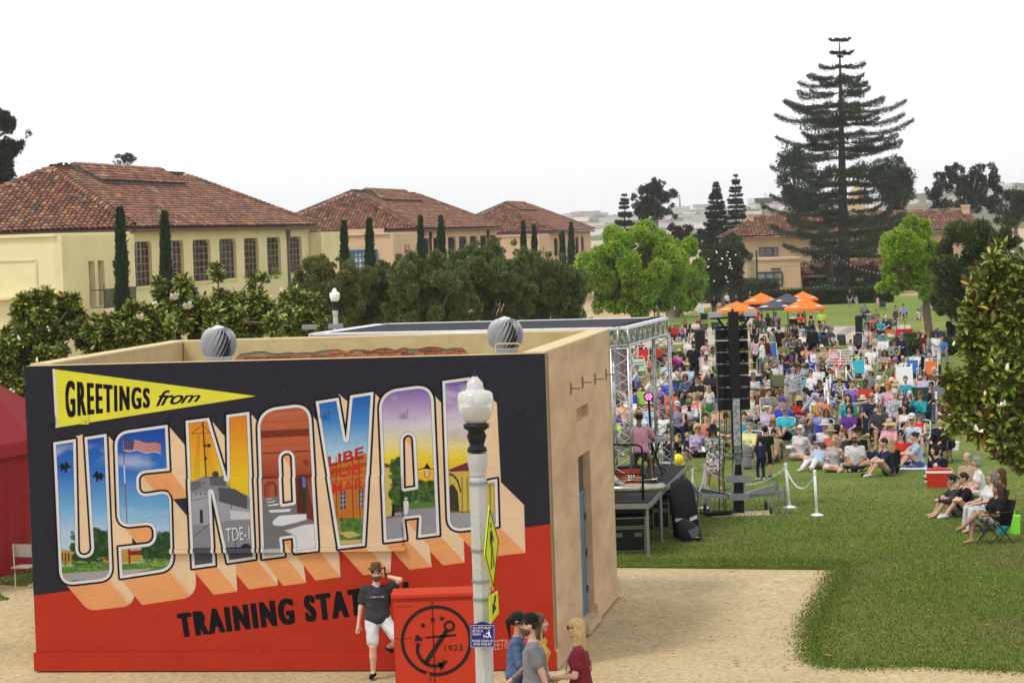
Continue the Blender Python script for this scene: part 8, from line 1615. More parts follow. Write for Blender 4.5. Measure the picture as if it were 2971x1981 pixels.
CROWD="""
A 1245 400 ch lmaroon tblack sg l - - Cblack f | woman in black and dark red in the first black chair by the plaza
A 1430 400 ch nmauve tjeans sD l - - Cblack f | dark-haired woman in a mauve sleeveless top on a black chair left of the bin
A 1490 345 ch nblack tblack lB m - - Cblack f | woman with long black hair in a black top behind the mauve-top woman
A 1680 330 cx scream* tnavy sg m - - Cblack m | grey-haired man in a leaf-patterned white shirt and navy trousers right above the bin
A 1615 640 ch scream* tkhaki rw l - - Cred m | white-haired man in a spotted cream shirt standing out below the bin
A 1220 765 ch lgrey tbrown sD l - g - f | woman in sunglasses and a grey shirt just under the empty red chair
A 1380 925 fc stan tblack sB m fyellow - - m,beard | bearded man in a yellow hat with a tan shirt tied on
A 1640 780 st sblack tblack sB l cblack - - m,beard,g1.15 | bearded man standing in a black cap and black T-shirt behind the pushchair
A 1890 730 cf spink bnavy sB m - - Cnavy m | dark-haired man in a pink T-shirt leaning forward on a chair
A 2005 880 cf smint tnavy sB m - - Cblack m | man in a mint T-shirt looking down, left of the speaker stack
A 2110 900 ch swhite tblack sB k corange - Cblack m | man in an orange cap half hidden by the speaker stack
A 1880 1080 cx nwhite* bwhite bD l - g Cblack f | woman in sunglasses and a striped white tank top with legs crossed
A 2110 1090 ch lgreen tgrey sD l vwhite g Cblack f | woman in a bright green top beside the speaker stack
A 1645 1140 st swhite bpink uy l - - - f,kid.42 | small blond child in a pale top before the man in the black cap
A 1200 1090 fc lcharcoal tblack lB l - - - f | smiling long-haired girl in dark clothes beside the black pushchair
A 1465 1060 fc sblack tblack sB l - - - m,^ | dark-haired person in black with the back turned beside the pushchair
A 1395 1235 fc srose# tblack bD l - - - f | woman with a bun and pink checked shirt behind the balding man
A 1340 1345 ch sdgreen tkhaki rg l - - Cgrey m | balding grey-haired man in a dark green polo shirt
A 1490 1410 cf ldenim tjeans cr m - - Cblack f | auburn curly-haired woman in a blue shirt looking down at her hands
A 1710 1440 ch sblack tnavy sD l - g Bred m | young man with sunglasses in a black shirt on a red and white chair
A 1060 1350 ch swhite tgrey sD l scream - Bgreen f | person in a cream sun hat and white shirt behind the far truss column
A 800 1405 ch swhite tgrey sg l csage - Bwhite m,L | man in a pale green cap and white shirt in profile between the truss columns
A 555 1230 ch slblue tgrey sg l cgrey - - m,L | person in a grey cap by the lime striped beach chair
A 470 1265 ch swhite twhite sw l - - - f | white-haired person in white behind the orange banner strip
A 650 720 ch nblack bblack sD l - - Broyal f | person in a black tank top in the blue beach chair behind the truss beam
A 960 780 ch sgrey tblack rD l - - - m | man in a grey shirt framed by the far truss column
A 1100 1010 be smagenta tblack sD l - - - f,L | person in magenta bending over a pushchair behind the truss
A 1300 1000 fc sgrey tgrey sB l - - - m | person in grey behind the yellow-hatted man's knees
A 1230 1215 ch swhite tnavy lD l - - - f | long-haired woman in white in front of the green-edged chair
A 1780 930 ch slav tgrey lD l - - - f | long-haired person in a pale top right behind the man in the black cap
A 1560 690 ch swhite tkhaki sg l - - - m | grey-haired person leaning behind the spotted cream shirt
B 1220 215 ch lcoral tcoral uy l - g Croyal f | blonde woman in sunglasses and a coral cardigan
B 1310 115 st spink bwhite sy l - - - f,kid.45 | curly-headed toddler in pink between the coral cardigan and the blue shirt
B 1660 320 ch ncoral tgrey by l - - Clime f | woman with a blond bun and coral top in a lime green chair
B 1940 165 st swhite kgreen ly l - - - f,kid.68,^ | girl with long blond hair in a white shirt and green skirt, back turned
B 1560 480 cf swhite bkhaki sB d colive - Bnavy m,g1.15 | man in an olive cap and white polo reaching across his lap
B 1340 500 ch nlilac# tnavy sD m cwhite - Cblack f | woman in a white cap and lilac checked sleeveless top
B 95 265 ch snavy tjeans sB l - - Cnavy m | dark-haired man in a navy shirt at the edge of the tan wall
B 255 270 ch swhite tlblue sg l cwhite - - m | person in a white cap behind the near truss column
B 420 340 ch swhite tblack sB m - - - m,g1.1 | man in a white shirt between the near truss column and the pink light
B 290 410 ch speach twhite sD l solive - - f | woman in a peach top and olive hat seen through the near truss column
B 800 475 ch slblue tlblue sg l scream - Bwhite f | person in a pale straw hat and light blue top behind the pink stage light
B 610 615 ch swhite tgrey sr l - - Clime f | auburn-haired person in a lime chair just above the performer's hat
B 110 690 ch slime tgrey sD l sstraw - - f | person in a straw hat and lime top beside the tan wall
B 1060 625 ch swhite twhite sB d cgrey - Cblack m,g1.2 | large man in a white T-shirt and grey cap behind the far truss column
B 1880 720 fc ssalmon tnavy sB l - - - m | young black-haired man in a salmon shirt leaning towards a girl
B 1860 880 li sgrey tgrey bD l - - - f | smiling girl lying back beside the man in the salmon shirt
B 1720 930 ss llav tblack cy l - g - f | curly blonde woman in sunglasses and lavender sitting on the white blanket
B 1530 1065 wa snavy bkhaki sy l - - - m,kid.60,R | blond toddler in a navy T-shirt and khaki shorts walking on the grass
B 1320 1250 be sblack bkhaki cB k - - - m,kid.58 | curly dark-haired child bending over the yellow balloon
B 1180 1110 st sblack tjeans sy l - - - m,kid.66,^ | fair-haired child in a black shirt behind the far truss column
B 1190 930 cf nnavy tnavy lD m - - - f | dark-haired woman in navy behind the child at the truss
B 2260 730 cf ssage bnavy* sD l - - Cblack m | man in a sage green T-shirt looking at his phone behind the cables
B 2110 700 fc lblack tblack cD l - - - f | dark-haired person in black left of the sage green T-shirt
B 2130 520 ch ntan tgrey ly l - - - f | blonde girl with bare shoulders left of the speaker stack
B 700 250 ch srose tgrey sD l - - - f | person in rose behind the pink stage light head
B 990 400 ch scoral tkhaki sB m - - - m | person in coral between the two truss columns, low down
B 130 560 ch lpurple tgrey sD m - - - f | person in purple right beside the tan wall
B 640 180 ch lroyal tgrey sD l - - - m | person in a royal blue shirt between the truss columns
B 900 120 ch lviolet tgrey sg l - - Croyal m | person in a violet shirt left of the far truss column
C 1525 145 st sneon bblack rD m - g - m | balding man standing in a neon lime shirt at the cafe tables
C 1325 160 ac nblack tjeans by l - g - f | blonde woman standing with crossed arms and sunglasses beside the neon shirt
C 1125 200 ch sred tblack lD l - - Cblack f | long-haired woman in red seated under the right-hand orange umbrella
C 1125 140 ch smaroon tblack sB l - - - m | dark-haired man in maroon behind the woman in red
C 985 205 ch spyellow tpyellow sg l - - Cblack m,^ | grey-haired person in pale yellow seen from behind at a cafe table
C 655 195 ch smauve tgrey sB d - - Cblack m | person in a mauve shirt at the table under the charcoal umbrella
C 505 215 ch sblack tblack lB d - - Cblack f | long-haired person in black at the table under the charcoal umbrella
C 390 240 ch spink# tgrey sB d - - Cblack f | person in a checked pink shirt at the left cafe table
C 250 405 ch nblack tblack lB m - - Cdgreen f | black-haired woman in a black top behind the green camp chair
C 585 385 ch swhite tgrey sB k - - Cblack m | person in a white T-shirt under the front charcoal umbrella
C 615 520 st ssage bkhaki sB m - - - m,R | man standing in a sage T-shirt and khaki shorts beside the lime board
C 715 470 st sblack tnavy sB l - - - m,^ | dark-haired person standing in black, back turned, behind the seated rows
C 1335 360 ch lnavy tblack sD m - - Cblack f | woman in dark navy behind the tall black-dressed figure
C 1490 370 be sgrey bkhaki sB m - - - m,L | dark-haired person in grey bending beside the cafe tables
C 1345 450 st lblack tblack sB k - - - m,g1.2,^ | tall person dressed wholly in black with back turned beside the blue wagon
C 1185 575 ch swhite tkhaki sg l cblue - Bturq m,beard | bearded man in a blue cap and white jacket in a turquoise chair
C 1000 640 cf sgrey# bblack sB m - - Bnavy m | man in a striped grey polo with his arms over his knees
C 1110 730 ch lblack bblack lB m - - Cdgreen f | young black-haired woman in a black cardigan looking up
C 1195 775 fc lblack tblack lB m - - - f | dark-haired girl peering between the cardigan and the salmon polo
C 1335 690 st spink kpink ln l - - - f,kid.60,R | little girl in pink with long brown hair before the black-dressed figure
C 800 745 cx solive tblack sD m ckhaki - Cdgreen m | man in a khaki cap and olive shirt with black trousers crossed
C 285 650 st srose* tblack lD l - - - f,^ | woman standing in a pink and purple floral blouse, back turned
C 385 710 st lwhite tdenim sB l - - - f,L | dark-haired woman standing in a pale blouse and blue trousers beside the floral blouse
C 440 660 st lmaroon tgrey ln l - - - f | woman with long light brown hair standing behind the pale blouse
C 1230 815 cu ssalmon twhite sD l cblack - Cnavy m,g1.1 | man in a black cap and salmon polo lifting a drink
C 1400 880 ch lwhite troyal un l - g Broyal f | woman in sunglasses and white blouse with a royal blue wrap
C 1535 845 ch scamel tgrey sw l - g - m | white-haired man in sunglasses and camel shirt before the dark pushchair
C 1600 920 fc llav tgrey uy l - - - f | short-haired blonde woman in lavender leaning to her side
C 1860 945 ch sred bkhaki xD l - g Bwhite m,g1.15 | bald man in sunglasses and a red T-shirt with arms crossed
C 1935 925 st npink bpink sn l - - - f,kid.42 | toddler in pink next to the charcoal beach chair
C 1800 755 fc lblack tblack pD m - - - f | woman with a ponytail in black left of the charcoal chairs
C 2085 735 fc nwhite bwhite bB l - g - f | woman in sunglasses and white top between the charcoal chairs
C 2155 750 st slblue blblue sy l - - - m,kid.40 | baby in light blue held by the woman in sunglasses
C 2260 645 ch sblack tblack sy l - - Cblack f | fair-haired woman in a black blouse near the path brick band
C 990 965 li spurple tnavy sB m - - - m | dark-haired man in a purple polo lying on his side
C 785 1080 fc slav tgrey lD m - - - f | long dark-haired woman in lavender right of the blue chair back
C 680 1140 fc swhite* bkhaki sg l cgrey - - m,beard | grey-bearded man in a grey cap and patterned white shirt
C 960 1140 fc sroyal tnavy sD l - g Cnavy m | man in sunglasses and a royal blue shirt behind the standing plaid shirt
C 490 1190 fc lnavy tnavy uy l - - - f | laughing blonde woman in a navy fleece
C 555 1130 fc lblack tblack uD m - - - f | dark-haired woman just behind the laughing blonde
C 1175 1150 fc slblue tgrey sD l - - Ccharcoal m,beard | bearded man in a light blue T-shirt looking down
C 1545 1140 fc lblack tblack lD m - - - f | smiling long-haired woman in black right of the grey cap
C 1760 1115 fc lwhite tdenim ly l - - - f | smiling blonde with very long hair in a white folding chair
C 1460 1200 fc swhite tgrey sD l cgrey - - m,g1.1 | man in a grey cap and white T-shirt leaning on his arm
C 2140 1105 ku lgrey tdenim pD l - - - f,R | woman in a grey sweater hugging her knees on a blue blanket
C 2100 1045 fc sblack tblack sB m sblack - - m | person in a black sun hat behind the grey sweater
C 2130 970 fc slblue tgrey sg l - - Clime m | grey-haired person with a lime striped bag chair
C 360 1240 fc lblack* tblack ln l - g - f | woman with light brown hair and sunglasses, mouth open, right of the speakers
C 465 1385 ku lmauve* tjeans cB l - g - f | dark curly-haired woman in sunglasses with a book on her knees
C 230 1375 fc swhite tnavy sB m cgrey - Cnavy m | man in a grey cap next to the speaker stack on the right
C 880 1325 fc sgrey bwhite sD l - g - m | man in sunglasses and grey shirt holding a red cup
C 985 1230 st swhite# tkhaki sD l - - - m,g1.1 | man standing in a white checked shirt and khaki trousers amid the seated crowd
C 1320 1310 ch swhite* bnavy sB l - g Cnavy f,g1.15 | woman in sunglasses and white top with blue crossing lines
C 180 1130 fc sgrey tgrey sg m sstraw - - m | person in a straw hat at the speaker stack edge, arm out
C 1680 1290 fc sblack tgrey sB m - - - m | dark-haired person behind the white posts row
C 600 890 fc sgrey tgrey sB m - - - m | person in grey below the khaki-capped man's chair
C 1480 940 fc lblack tblack sD l - - - f | person in black between the white blouse and the blonde in lavender
C 900 480 ch sbrown tblack lD m - - Croyal f | long-haired person with brown top at the low cafe table
C 1010 420 ch lblack tblack lB m - - - f | black-haired person at the low cafe table, right of the brown top
D 1495 85 fc sblack tblack sB m - g - m | dark-haired man in sunglasses just left of the white post row
D 1440 205 fc swhite tgrey sB m - - - m,beard | dark bearded man in white left of the white posts
D 1430 335 fc swhite tgrey un l - g - f | woman in sunglasses peeking left of the orange cardigan
D 1530 345 ch lorange tgrey sD l - - Clime f | woman in an orange cardigan turning her head aside
D 1225 225 be llav tgrey lB m - - - f,L | dark-haired person in lavender leaning by the turquoise chair
D 680 145 fc sblack tblack sB m - - - m,^ | black-haired man seen from behind above the dark olive chair
D 750 155 fc sgrey tgrey un m - - - f | girl beside the black-haired man seen from behind
D 430 250 fc lred tblack ln l - - - f,R | brown-haired child in red behind the tank-top woman
D 340 360 fc ncharcoal* tblack ln l - - - f,R | woman with tousled light brown hair in a patterned tank top
D 205 290 fc swhite tgrey sy l - - - m | fair-haired person half hidden by the speaker cabinets
D 870 395 ch lgrey tgrey lg l - - - f,R | grey long-haired person behind the blue and white hat
D 790 445 ch lroyal tblack sg l froyal - Croyal m | man in a blue and white fedora and royal blue top
D 830 590 cx sturq bnavy sg m cmauve g Bblue* m,g1.1 | man in a mauve cap and turquoise shirt with a bare leg crossed
D 495 535 cc slav tgrey sn l vwhite - Cblack f,blanket:grey | woman in a white visor and lavender top with a grey lap blanket
D 150 890 ch lpyellow tgrey sg l - - Bmaroon f,blanket:grey | person in a pale yellow jacket with a long grey blanket
D 60 700 ch steal tgrey sD l - - Cgrey m | man in teal right under the speaker stack
D 1120 945 ss lwhite kmauve* uw l - g - f | white-haired woman in sunglasses and white cardigan sitting on the grass
D 1165 825 fc lgrey# tgrey sg l - g - m | grey-haired man in stripes behind the white-haired woman
D 1500 585 cu speri tgrey sg m - - Blblue m,g1.1 | man in a slate blue T-shirt with one raised arm
D 1615 625 fc lblack tblack ln m - g - f | woman in sunglasses leaning on the slate blue T-shirt
D 2030 350 ch lteal tgrey lD l - - Clime f | woman with long dark hair in a teal blouse looking down
D 2055 570 ch spurple bgrey cD l - - Cblack f,g1.2 | woman in a purple blouse reading on a chair
D 2100 90 ch lviolet tgrey sn l - - Bpurple f | brown-haired person in violet in a purple chair
D 1540 800 fc swhite tgrey sg l - - - m,R | grey-haired man in profile above the cream bucket hat
D 1590 870 fc swhite tgrey sg l scream - Croyal m,g1.1 | man in a cream bucket hat and white shirt
D 1700 985 fc scoral tgrey uy l stan - - f | woman in a coral top and tan hat with a white flower
D 1815 945 fc slilac tgrey cB m - - - f,^ | person with big black curls seen from behind
D 1930 1010 fc lcharcoal tgrey sr l - - - f,L | woman with short auburn hair in a dark jacket
D 1770 1145 ss nlgrey bwhite ly l - - - f | long-haired blonde in a pale tank top eating on the blanket
D 1560 1290 li slblue twhite sn l - - - m | person in light blue and white trousers lying on the picnic blanket
D 2150 1110 fc swhite tcharcoal xB m - g - m,g1.25,beard | bald bearded man in sunglasses and a white polo shirt
D 2210 1000 fc sblack tgrey sB m cblack - - m | man in a black cap behind the bald man in white
D 620 1020 le skhaki bkhaki sD m - - - m | man in khaki shorts leaning back behind the boys in black
F 460 520 ch scharcoal bgrey# sg m - g Cmaroon m,g1.1 | man in sunglasses, charcoal T-shirt and plaid shorts in a chair
F 940 540 ch nwhite* tjeans lB m - - Cyellow f | woman with long black curls in a black and white top
F 960 405 ch lblack tblack lD m - g - f | woman with dark hair and sunglasses behind the black curls
F 420 435 fc lgrey# tgrey lD l - - - f | brown-haired woman with spectacles behind the charcoal T-shirt
F 320 330 ch snavy tnavy xD m - g Cblue m | bald man in sunglasses and navy behind the white chain
F 625 135 ch spink tgrey co l - - Cmaroon f | woman with bright orange hair in a pink top
F 760 270 ch lwhite# tlav sw l ccream - - m,beard | white-bearded man in a cream cap and checked shirt
F 1040 290 ch lblack tblack lw l - - - f | white-haired woman left of the teal cardigan
F 1230 290 cu lteal tgrey sr m - g Cdgreen f | woman in sunglasses and a teal cardigan resting her cheek on her hand
F 1450 125 cu sblack tjeans sB l - g Bblue m,g1.1 | man in a black T-shirt drinking from a red cup
F 1670 60 ch sneon bneon sg l - - Bpurple f,^ | grey-haired person in neon yellow seen from behind
F 1850 60 ch swhite tgrey sD l bstraw - - m | man in a straw boater hat
F 425 160 ch swhite tgrey uy l - - - f,^ | fair-haired person in white seen from behind near the pink top
F 205 75 ch sred tgrey sB k - - Cblack m | dark-skinned man in a red T-shirt above the purple chair
F 455 15 ch sblack tgrey sw l cwhite - Bturq m,beard | man in a white cap before a turquoise chair
F 700 45 ch scream tgrey sy l scream - Bturq f | woman in a cream sun hat left of the white sign
F 655 850 rc lpink bgrey sn m sstraw g - f | woman in a straw hat, sunglasses and a pale pink sweater
F 945 895 fc lblack tblack sD m - - - m,R | dark-haired man in black in profile behind the red T-shirt
F 870 1045 fc sred tnavy sB l - g - m | man in sunglasses and a red printed T-shirt
F 1125 1085 ku slblue bjeans bD l - - - f,L | pale young woman in a light blue top checking her phone
F 1080 750 cu slblue* tnavy sg m cwhite g - m | man in a white cap and floral shirt clapping
F 1620 785 ch lblack tblack sD l - - Cnavy f | smiling dark-haired woman under the magnolia holding a small dog
F 1715 740 cf sblack bblack sB l - - - m | black-haired man bowing his head beside the smiling woman
F 545 1205 ku snavy bkhaki sD l - - - m,L,g1.1 | man in a navy T-shirt and khaki shorts sitting in profile on the blanket
F 320 1275 fc snavy bred sn l - g - m,kid.62 | small boy in sunglasses beside the navy T-shirt
F 685 1190 fc lblack tblack ly l - - - f,^ | blonde with long hair in black seen from behind
F 1515 1340 sq lnavy tnavy uB l - - - f,L | black-haired woman in navy squatting with her chin on her hands
E 190 60 ch sblack tblack sB l - - Cblack m | black-haired man in black behind the bench, farthest left
E 225 190 be lgrey bsalmon sB l - - - m,L | person in a grey shirt and salmon shorts bending at the bin
E 285 190 ch sgreen tblack sB l - - - f | dark-haired person in green on the far end of the benches
E 400 140 ch lbrown tblack sD m - - - m | man in brown before the empty dark green chair
E 355 265 rc lcoral tcoral lD l - - - f | person wrapped in a coral blanket on the park bench
E 495 310 ch steal tnavy sg l - - Cblack m | grey-haired person in teal on the second bench
E 590 265 ch snavy tnavy sw l - - Cblack m | white-haired man in a navy polo on the bench
E 680 510 fc lcream tblack sD l - - Corange f | woman in a cream jacket in an orange chair
E 770 75 st nbrown# twhite sB m - - - f | woman standing in a brown striped tank top and white trousers
E 920 40 cf speri bnavy sB l - - Cnavy m,beard,g1.1 | bearded man in a periwinkle shirt in a navy chair
E 1205 130 le nnavy* bnavy bD l - g - f | woman in sunglasses sunning beside the bare tree trunk
E 330 510 ch spink tblack sB m - - - m,^ | person in pink with back turned below the benches
E 405 590 ch scamel twhite sr m - - Cgrey f | woman in camel and white trousers left of the straw boater
E 535 635 ch lwhite tgrey sB m bstraw - - m | person in a straw hat with black band behind the turquoise pushchair
E 885 610 cx lnavy bnavy sg m cgrey - Cgrey m | man in a grey cap and navy jacket with a leg stretched out
E 1205 585 ch slav kwhite sn l cpurple - - f | woman in a purple cap and white skirt
E 1300 555 st smaroon bjeans by l - - - f,R | woman standing in a maroon T-shirt and short shorts
E 1535 570 ac lwhite twhite lB m snavy - - f | person standing in white jacket and trousers with a navy sun hat
E 1390 600 ch lgrey tgrey sg l solive - - m | person in an olive hat between the maroon and white clothes
E 1560 485 ch lpurple tgrey uy l - g Cpurple f | blonde woman in sunglasses and purple behind the navy hat
E 1825 260 st sblack tnavy sB m - - - m,g1.1 | man standing in a black shirt near the magnolia
E 195 785 cu slgrey bgrey sg l cgrey - Cblack m | man in a grey cap and T-shirt with white socks, hand on chin
E 745 730 ch sgrey tblack sB m - g Cgrey m | man in sunglasses and grey shirt with a baby on his lap
E 715 830 st swhite bwhite sn l - - - m,kid.38 | baby on the lap of the man in grey
E 790 895 fc sblack tblack sB m - - - m | dark-haired man in black bending low below the baby
E 565 925 ku sbrown* tblack lD m - g - f | brown-haired woman in sunglasses and a patterned brown top
E 765 1090 le speri bwhite sn m cperi - - m,R | man in a lavender cap reclining with white shorts
E 910 1045 fc lblack tblack rg l - g - m | balding man in sunglasses and black above the white sign
E 1020 1045 fc sgrey tgrey sD m - - - m | dark-haired person right of the balding man above the sign
E 1080 1090 fc scamel tkhaki sg l swhite - - m | person in a white bucket hat and camel shirt right of the sign
E 1195 930 ch lwhite tgrey pn l - g Bmaroon f | woman in sunglasses and white jacket over magenta
E 1290 1060 fc lblack tblack lB m - - - f,^ | black-haired woman in black with back turned on the grey mat
E 1430 955 fc swhite tgrey sB m - g - f | black-haired woman in sunglasses and white
E 1515 1065 fc lnavy tdenim sB m - - - m | man in a navy hoodie sitting cross-legged on the grey mat
E 1690 1345 ch swhite tgrey sg l cgrey - Cviolet m | grey-haired man in a flat grey cap behind the orange chair
E 1830 1375 ch lgrey tgrey uw l - - - f | white-haired person above the straw boater
E 2120 1350 rc sdgreen bkhaki sD m - g Cred f | woman in sunglasses and dark green in a red chair
E 1650 650 ch sblue tgrey sB m - - - m | child-sized figure in blue beside the white jacket
E 960 1440 ch lteal tgrey sn l - - Bturq f | brown-haired person in a turquoise chair at the sign foot
Y 1320 195 st lblack tjeans sB m - - - m | man in dark clothes walking alone on the far lawn
Y 1437 165 ph lwhite bblack ly l - - - f | fair-haired woman in white standing by the far shrubs
Y 1522 180 st lnavy twhite sB m - - - m | dark-haired person in navy by the far shrubs
Y 1650 148 ac sblack tblack sB l - - - m | person in black standing before the peach building
Y 1705 300 st sred bgrey sB l - - - m,^ | person in a red T-shirt beyond the orange umbrellas
Y 1645 305 st swhite bwhite sn l - - - f | pale-dressed person left of the red T-shirt beyond the umbrellas
Y 2025 120 st slilac tblack sB m - - - f | person in lilac just behind the umbrella tops
Y 1175 375 ch sbrown tgrey sB m - - - m | person lounging behind the long-haired woman on the black chairs
Z 675 130 st sblack bgrey sB m - - - m | dark figure standing alone near the far hedge
Z 735 185 wa slilac klilac sB l - - - f,kid.66 | small girl in a lilac dress on the far lawn
Z 930 195 wa spink kpink sB l - - - f,kid.60 | small girl in a pink dress on the far lawn
Z 1445 230 fc sblack tblack sB l - - - m | dark-clothed sitter beyond the bare trunk
Z 1500 265 fc swhite tnavy sn l - - - f | light-clothed sitter beyond the bare trunk
Z 1350 235 st lgrey bgrey sn l - - - m | person standing just left of the bare trunk on the far lawn
W 1310 690 ku lcharcoal tgrey bD l - g - f,L | woman in sunglasses and dark top hugging her knees beside the man in black
W 1410 675 ku sblack bblack sD l - g - m,L,g1.05 | man in sunglasses and black T-shirt sitting barefoot with knees up
W 1440 505 fc scamel tkhaki rg l - - - m | grey-haired man in a camel shirt chatting under the magnolia
W 1520 540 fc swhite twhite ug l - - - f,L | grey-haired woman in a white off-shoulder top
W 1640 665 ch swhite twhite ug l - - Cblack f,L | grey-haired woman in white trousers behind the chair sitter
W 1690 760 cx sblack bnavy* ln m - - Cblack f,L | long-haired woman on her phone in the nearest black camp chair
W 1720 640 ch sbrown tgrey ln m - - - f,L | brown-haired woman partly hidden behind the grey-haired woman
W 1200 445 fc lblack tblack sB l - - - f | person in black behind the squatting woman
"""
used_lab=set();nper=0;PEOPLE=[];CHAIRW={'black':'black','turq':'turquoise','dgreen':'dark green','navy':'navy'}
for line in CROWD.strip().split('\n'):
 a,lab=line.split(' | ');t,x,y,pose,top,bot,hair,skin,hat,gl,chr_,fl=a.split();fl=fl.split(',');male=fl[0]=='m';sc=(1.14 if male else 1.07)*rng.uniform(.97,1.03)*(.93 if t in 'YZ' else 1);g=1.0;kid=False ;turn=0.0;beard='beard' in fl;bl=None
 for q in fl[1:]:
  if q.startswith('kid'):sc=float(q[3:])*1.08;kid=True
  elif q.startswith('blanket'):bl=q.split(':')[1]
  elif q.startswith('g1'):g=float(q[1:])
  elif q in 'LR^':turn=q
 g=1.0 if g<1.08 else 1.15;L_,rz=place(t,float(x),float(y),pose,male,g,sc,turn)
 assert lab not in used_lab,lab
 used_lab.add(lab);sh='bare' if rng.random()<.2 or pose in ('fc','ss') and rng.random()<.5 else None
 person(L_,rz,pose,top,bot,hair,skin,lab,hat,gl=='g',sc,male,g,kid,beard,sh,'people watching on the lawn',blanket=bl);nper+=1;PEOPLE.append((L_.copy(),lab))
 if chr_!='-':
  ln=(chr_[1:].rstrip('*'));kind='beach chair' if chr_[0]=='B' else 'camp chair';who=' '.join(lab.split(' ')[:9]);cl='%s %s under the %s'%(CHAIRW.get(ln,ln),kind,who);chair(L_+Vector((math.sin(rz)*-.03,math.cos(rz)*.03,0)),rz,chr_,' '.join(cl.split(' ')[:15]),1.08)
print('people',nper)
# ================================================================ singled-out figures
def figure(tile,x,y,pose,top,bot,hair,skin,label,turn=0.0,level=0.0,sc=1.0,male=True ,g=1.0,res=.022,group=None ,**kw):
 L_,rz=place(tile,x,y,pose,male,g,sc,turn,level)
 if 'rz' in kw:rz=kw.pop('rz')
 r,J=person(L_,rz,pose,top,bot,hair,skin,label,scale=sc,male=male,girth=g,res=res,group=group,**kw);return r,J,rz
pf,J,rz=figure('U',440,170,'pf','srose','bkhaki','sD','k','performer in a pink T-shirt and straw hat seated with his back turned','^',ZD+.10,1.10,True ,1.15,hat='fstraw',shoes='brown',group='people on the stage')
stool.location=Vector((pf.location.x,pf.location.y,ZD))
figure('U',1050,275,'hh','ldgreen*','kmaroon*','lD','m','woman in a wide black hat, patterned dress and bare legs standing on the grass',.1,0,1.02,False ,hat='sblack',shoes='bare',group='people standing on the near grass')
figure('U',1485,275,'st','sblack','bblack','sB','m','taller boy in black T-shirt and black shorts with his back turned','^',0,.83,True ,kid=True ,shoes='black',group='people standing on the near grass')
figure('U',1440,360,'st','snavy','tnavy','sB','m','smaller boy in dark clothes standing close beside the taller boy','^',0,.68,True ,kid=True ,shoes='white',group='people standing on the near grass')
bl_=at(*V((1700+762/2.851)/V2P,(1150+528/2.851)/V2P),66);bo=empty('balloon',bl_,'yellow balloon held low over the grass by a child','balloon');m=MB();m.lathe(bl_,[(0,-.19),(.03,-.17),(.10,-.12),(.15,-.02),(.155,.06),(.11,.15),(0,.19)],16);m.build('skin',mat('yellow balloon',(.80,.66,.02),.3),bo,True )
wm=gnd(*V(872,1553));sc=1.02;wm.y=min(wm.y,37.35)
man,J=person(Vector((wm.x,wm.y,0)),.10,'lw','scharcoal','bwhite','sD','l','man in a brown hat and dark T-shirt on the phone, leaning on the mural','fbrown',False ,sc,True ,1.15,False ,True ,'black','people by the painted building',.013)
m=MB();hd=J['wr'][1];m.box(hd+np.array([.0,-.03,.07]),(.02,.07,.13));me=m.mesh('phone',M_black);link('phone',me,man)
m=MB();w_=J['wr'][1]*.9+J['el'][1]*.1;d_=J['wr'][1]-J['el'][1];a_,b_=frame(d_);m.lathe(w_,[(.036,-.012),(.036,.012)],12,ax=(a_,b_,d_/np.linalg.norm(d_)));link('wristwatch',m.mesh('wristwatch',M_black),man)
ch_=J['chest'];PR=((.05,.35,.6),(.6,.08,.25),(.7,.5,.08),(.1,.5,.2),(.5,.1,.6))
for k in range(9):m=MB();x=-.10+.025*k;m.box((x,ch_[1]-.158+.012*abs(x)*10*.6,ch_[2]+.02),(.016,.012,.022));link('print_letter',m.mesh('print_letter',mat('print %d'%(k%5),PR[k%5],.7)),man)
m=MB();
for s in (-1,1):m.box((s*.018-.01,ch_[1]-.150,ch_[2]+.10-.02*(s>0)),(.012,.012,.05))
link('hanging_glasses',m.mesh('hanging_glasses',mat('blue mirror lens',(.03,.05,.4),.2)),man)
gT,J,rz=figure('X' if False else 'U',0,0,'w2','sgrey','tblack','sD','l','bearded man in a grey T-shirt and black cap with a tattooed arm walking left','L',0,1.0,True ,res=.013,hat='cblack',beard=True ,shoes='black',group='people walking past the building') if False else (None ,None ,None )
def walker(px,py,pose,*a,**k):
 TILE['X']=(px,py,1.0);return figure('X',0,0,pose,*a,**k)
gm,J,rz=walker(1536,1812,'w2','sgrey','tblack','sD','l','bearded man in a grey T-shirt and black cap with a tattooed arm walking left','L',0,1.10,True ,1.15,res=.013,hat='cblack',beard=True ,shoes='black',group='people walking past the building')
for i in (0,):
 f=Field([J['el'][i],J['wr'][i],J['sh'][i]],.012,.08);f.cap(J['sh'][i]*.35+J['el'][i]*.65,J['el'][i],.047,.0435,.01);f.cap(J['el'][i],J['wr'][i],.0425,.030,.01);v,q=f.mesh();link('tattoo',npmesh('tattoo',v,q,mat('inked skin',(.34,.21,.15),.55,scale=24,col2=(.045,.10,.11),detail=6),True ),gm)
walker(1506,1800,'w2','ldenim','tjeans','pB','m','woman in a denim shirt with a long black ponytail behind the capped man','R',0,1.04,False ,res=.014,shoes='white',group='people walking past the building',gl=True )
walker(1566,1806,'w2','sgold','bjeans','ln','l','woman in a mustard top with brown hair half hidden by the capped man','R',0,1.04,False ,res=.014,shoes='bare',group='people walking past the building')
bw,J,rz=walker(1670,1822,'wc','smaroon','kmaroon','ly','l','blonde woman in sunglasses and a dark red dress walking left with a bag','L',0,1.06,False ,res=.013,shoes='bare',group='people walking past the building',gl=True )
for o in bw.children:
 if o.name.startswith(('shirt','skirt')):o.color=(.17,.018,.026,1)
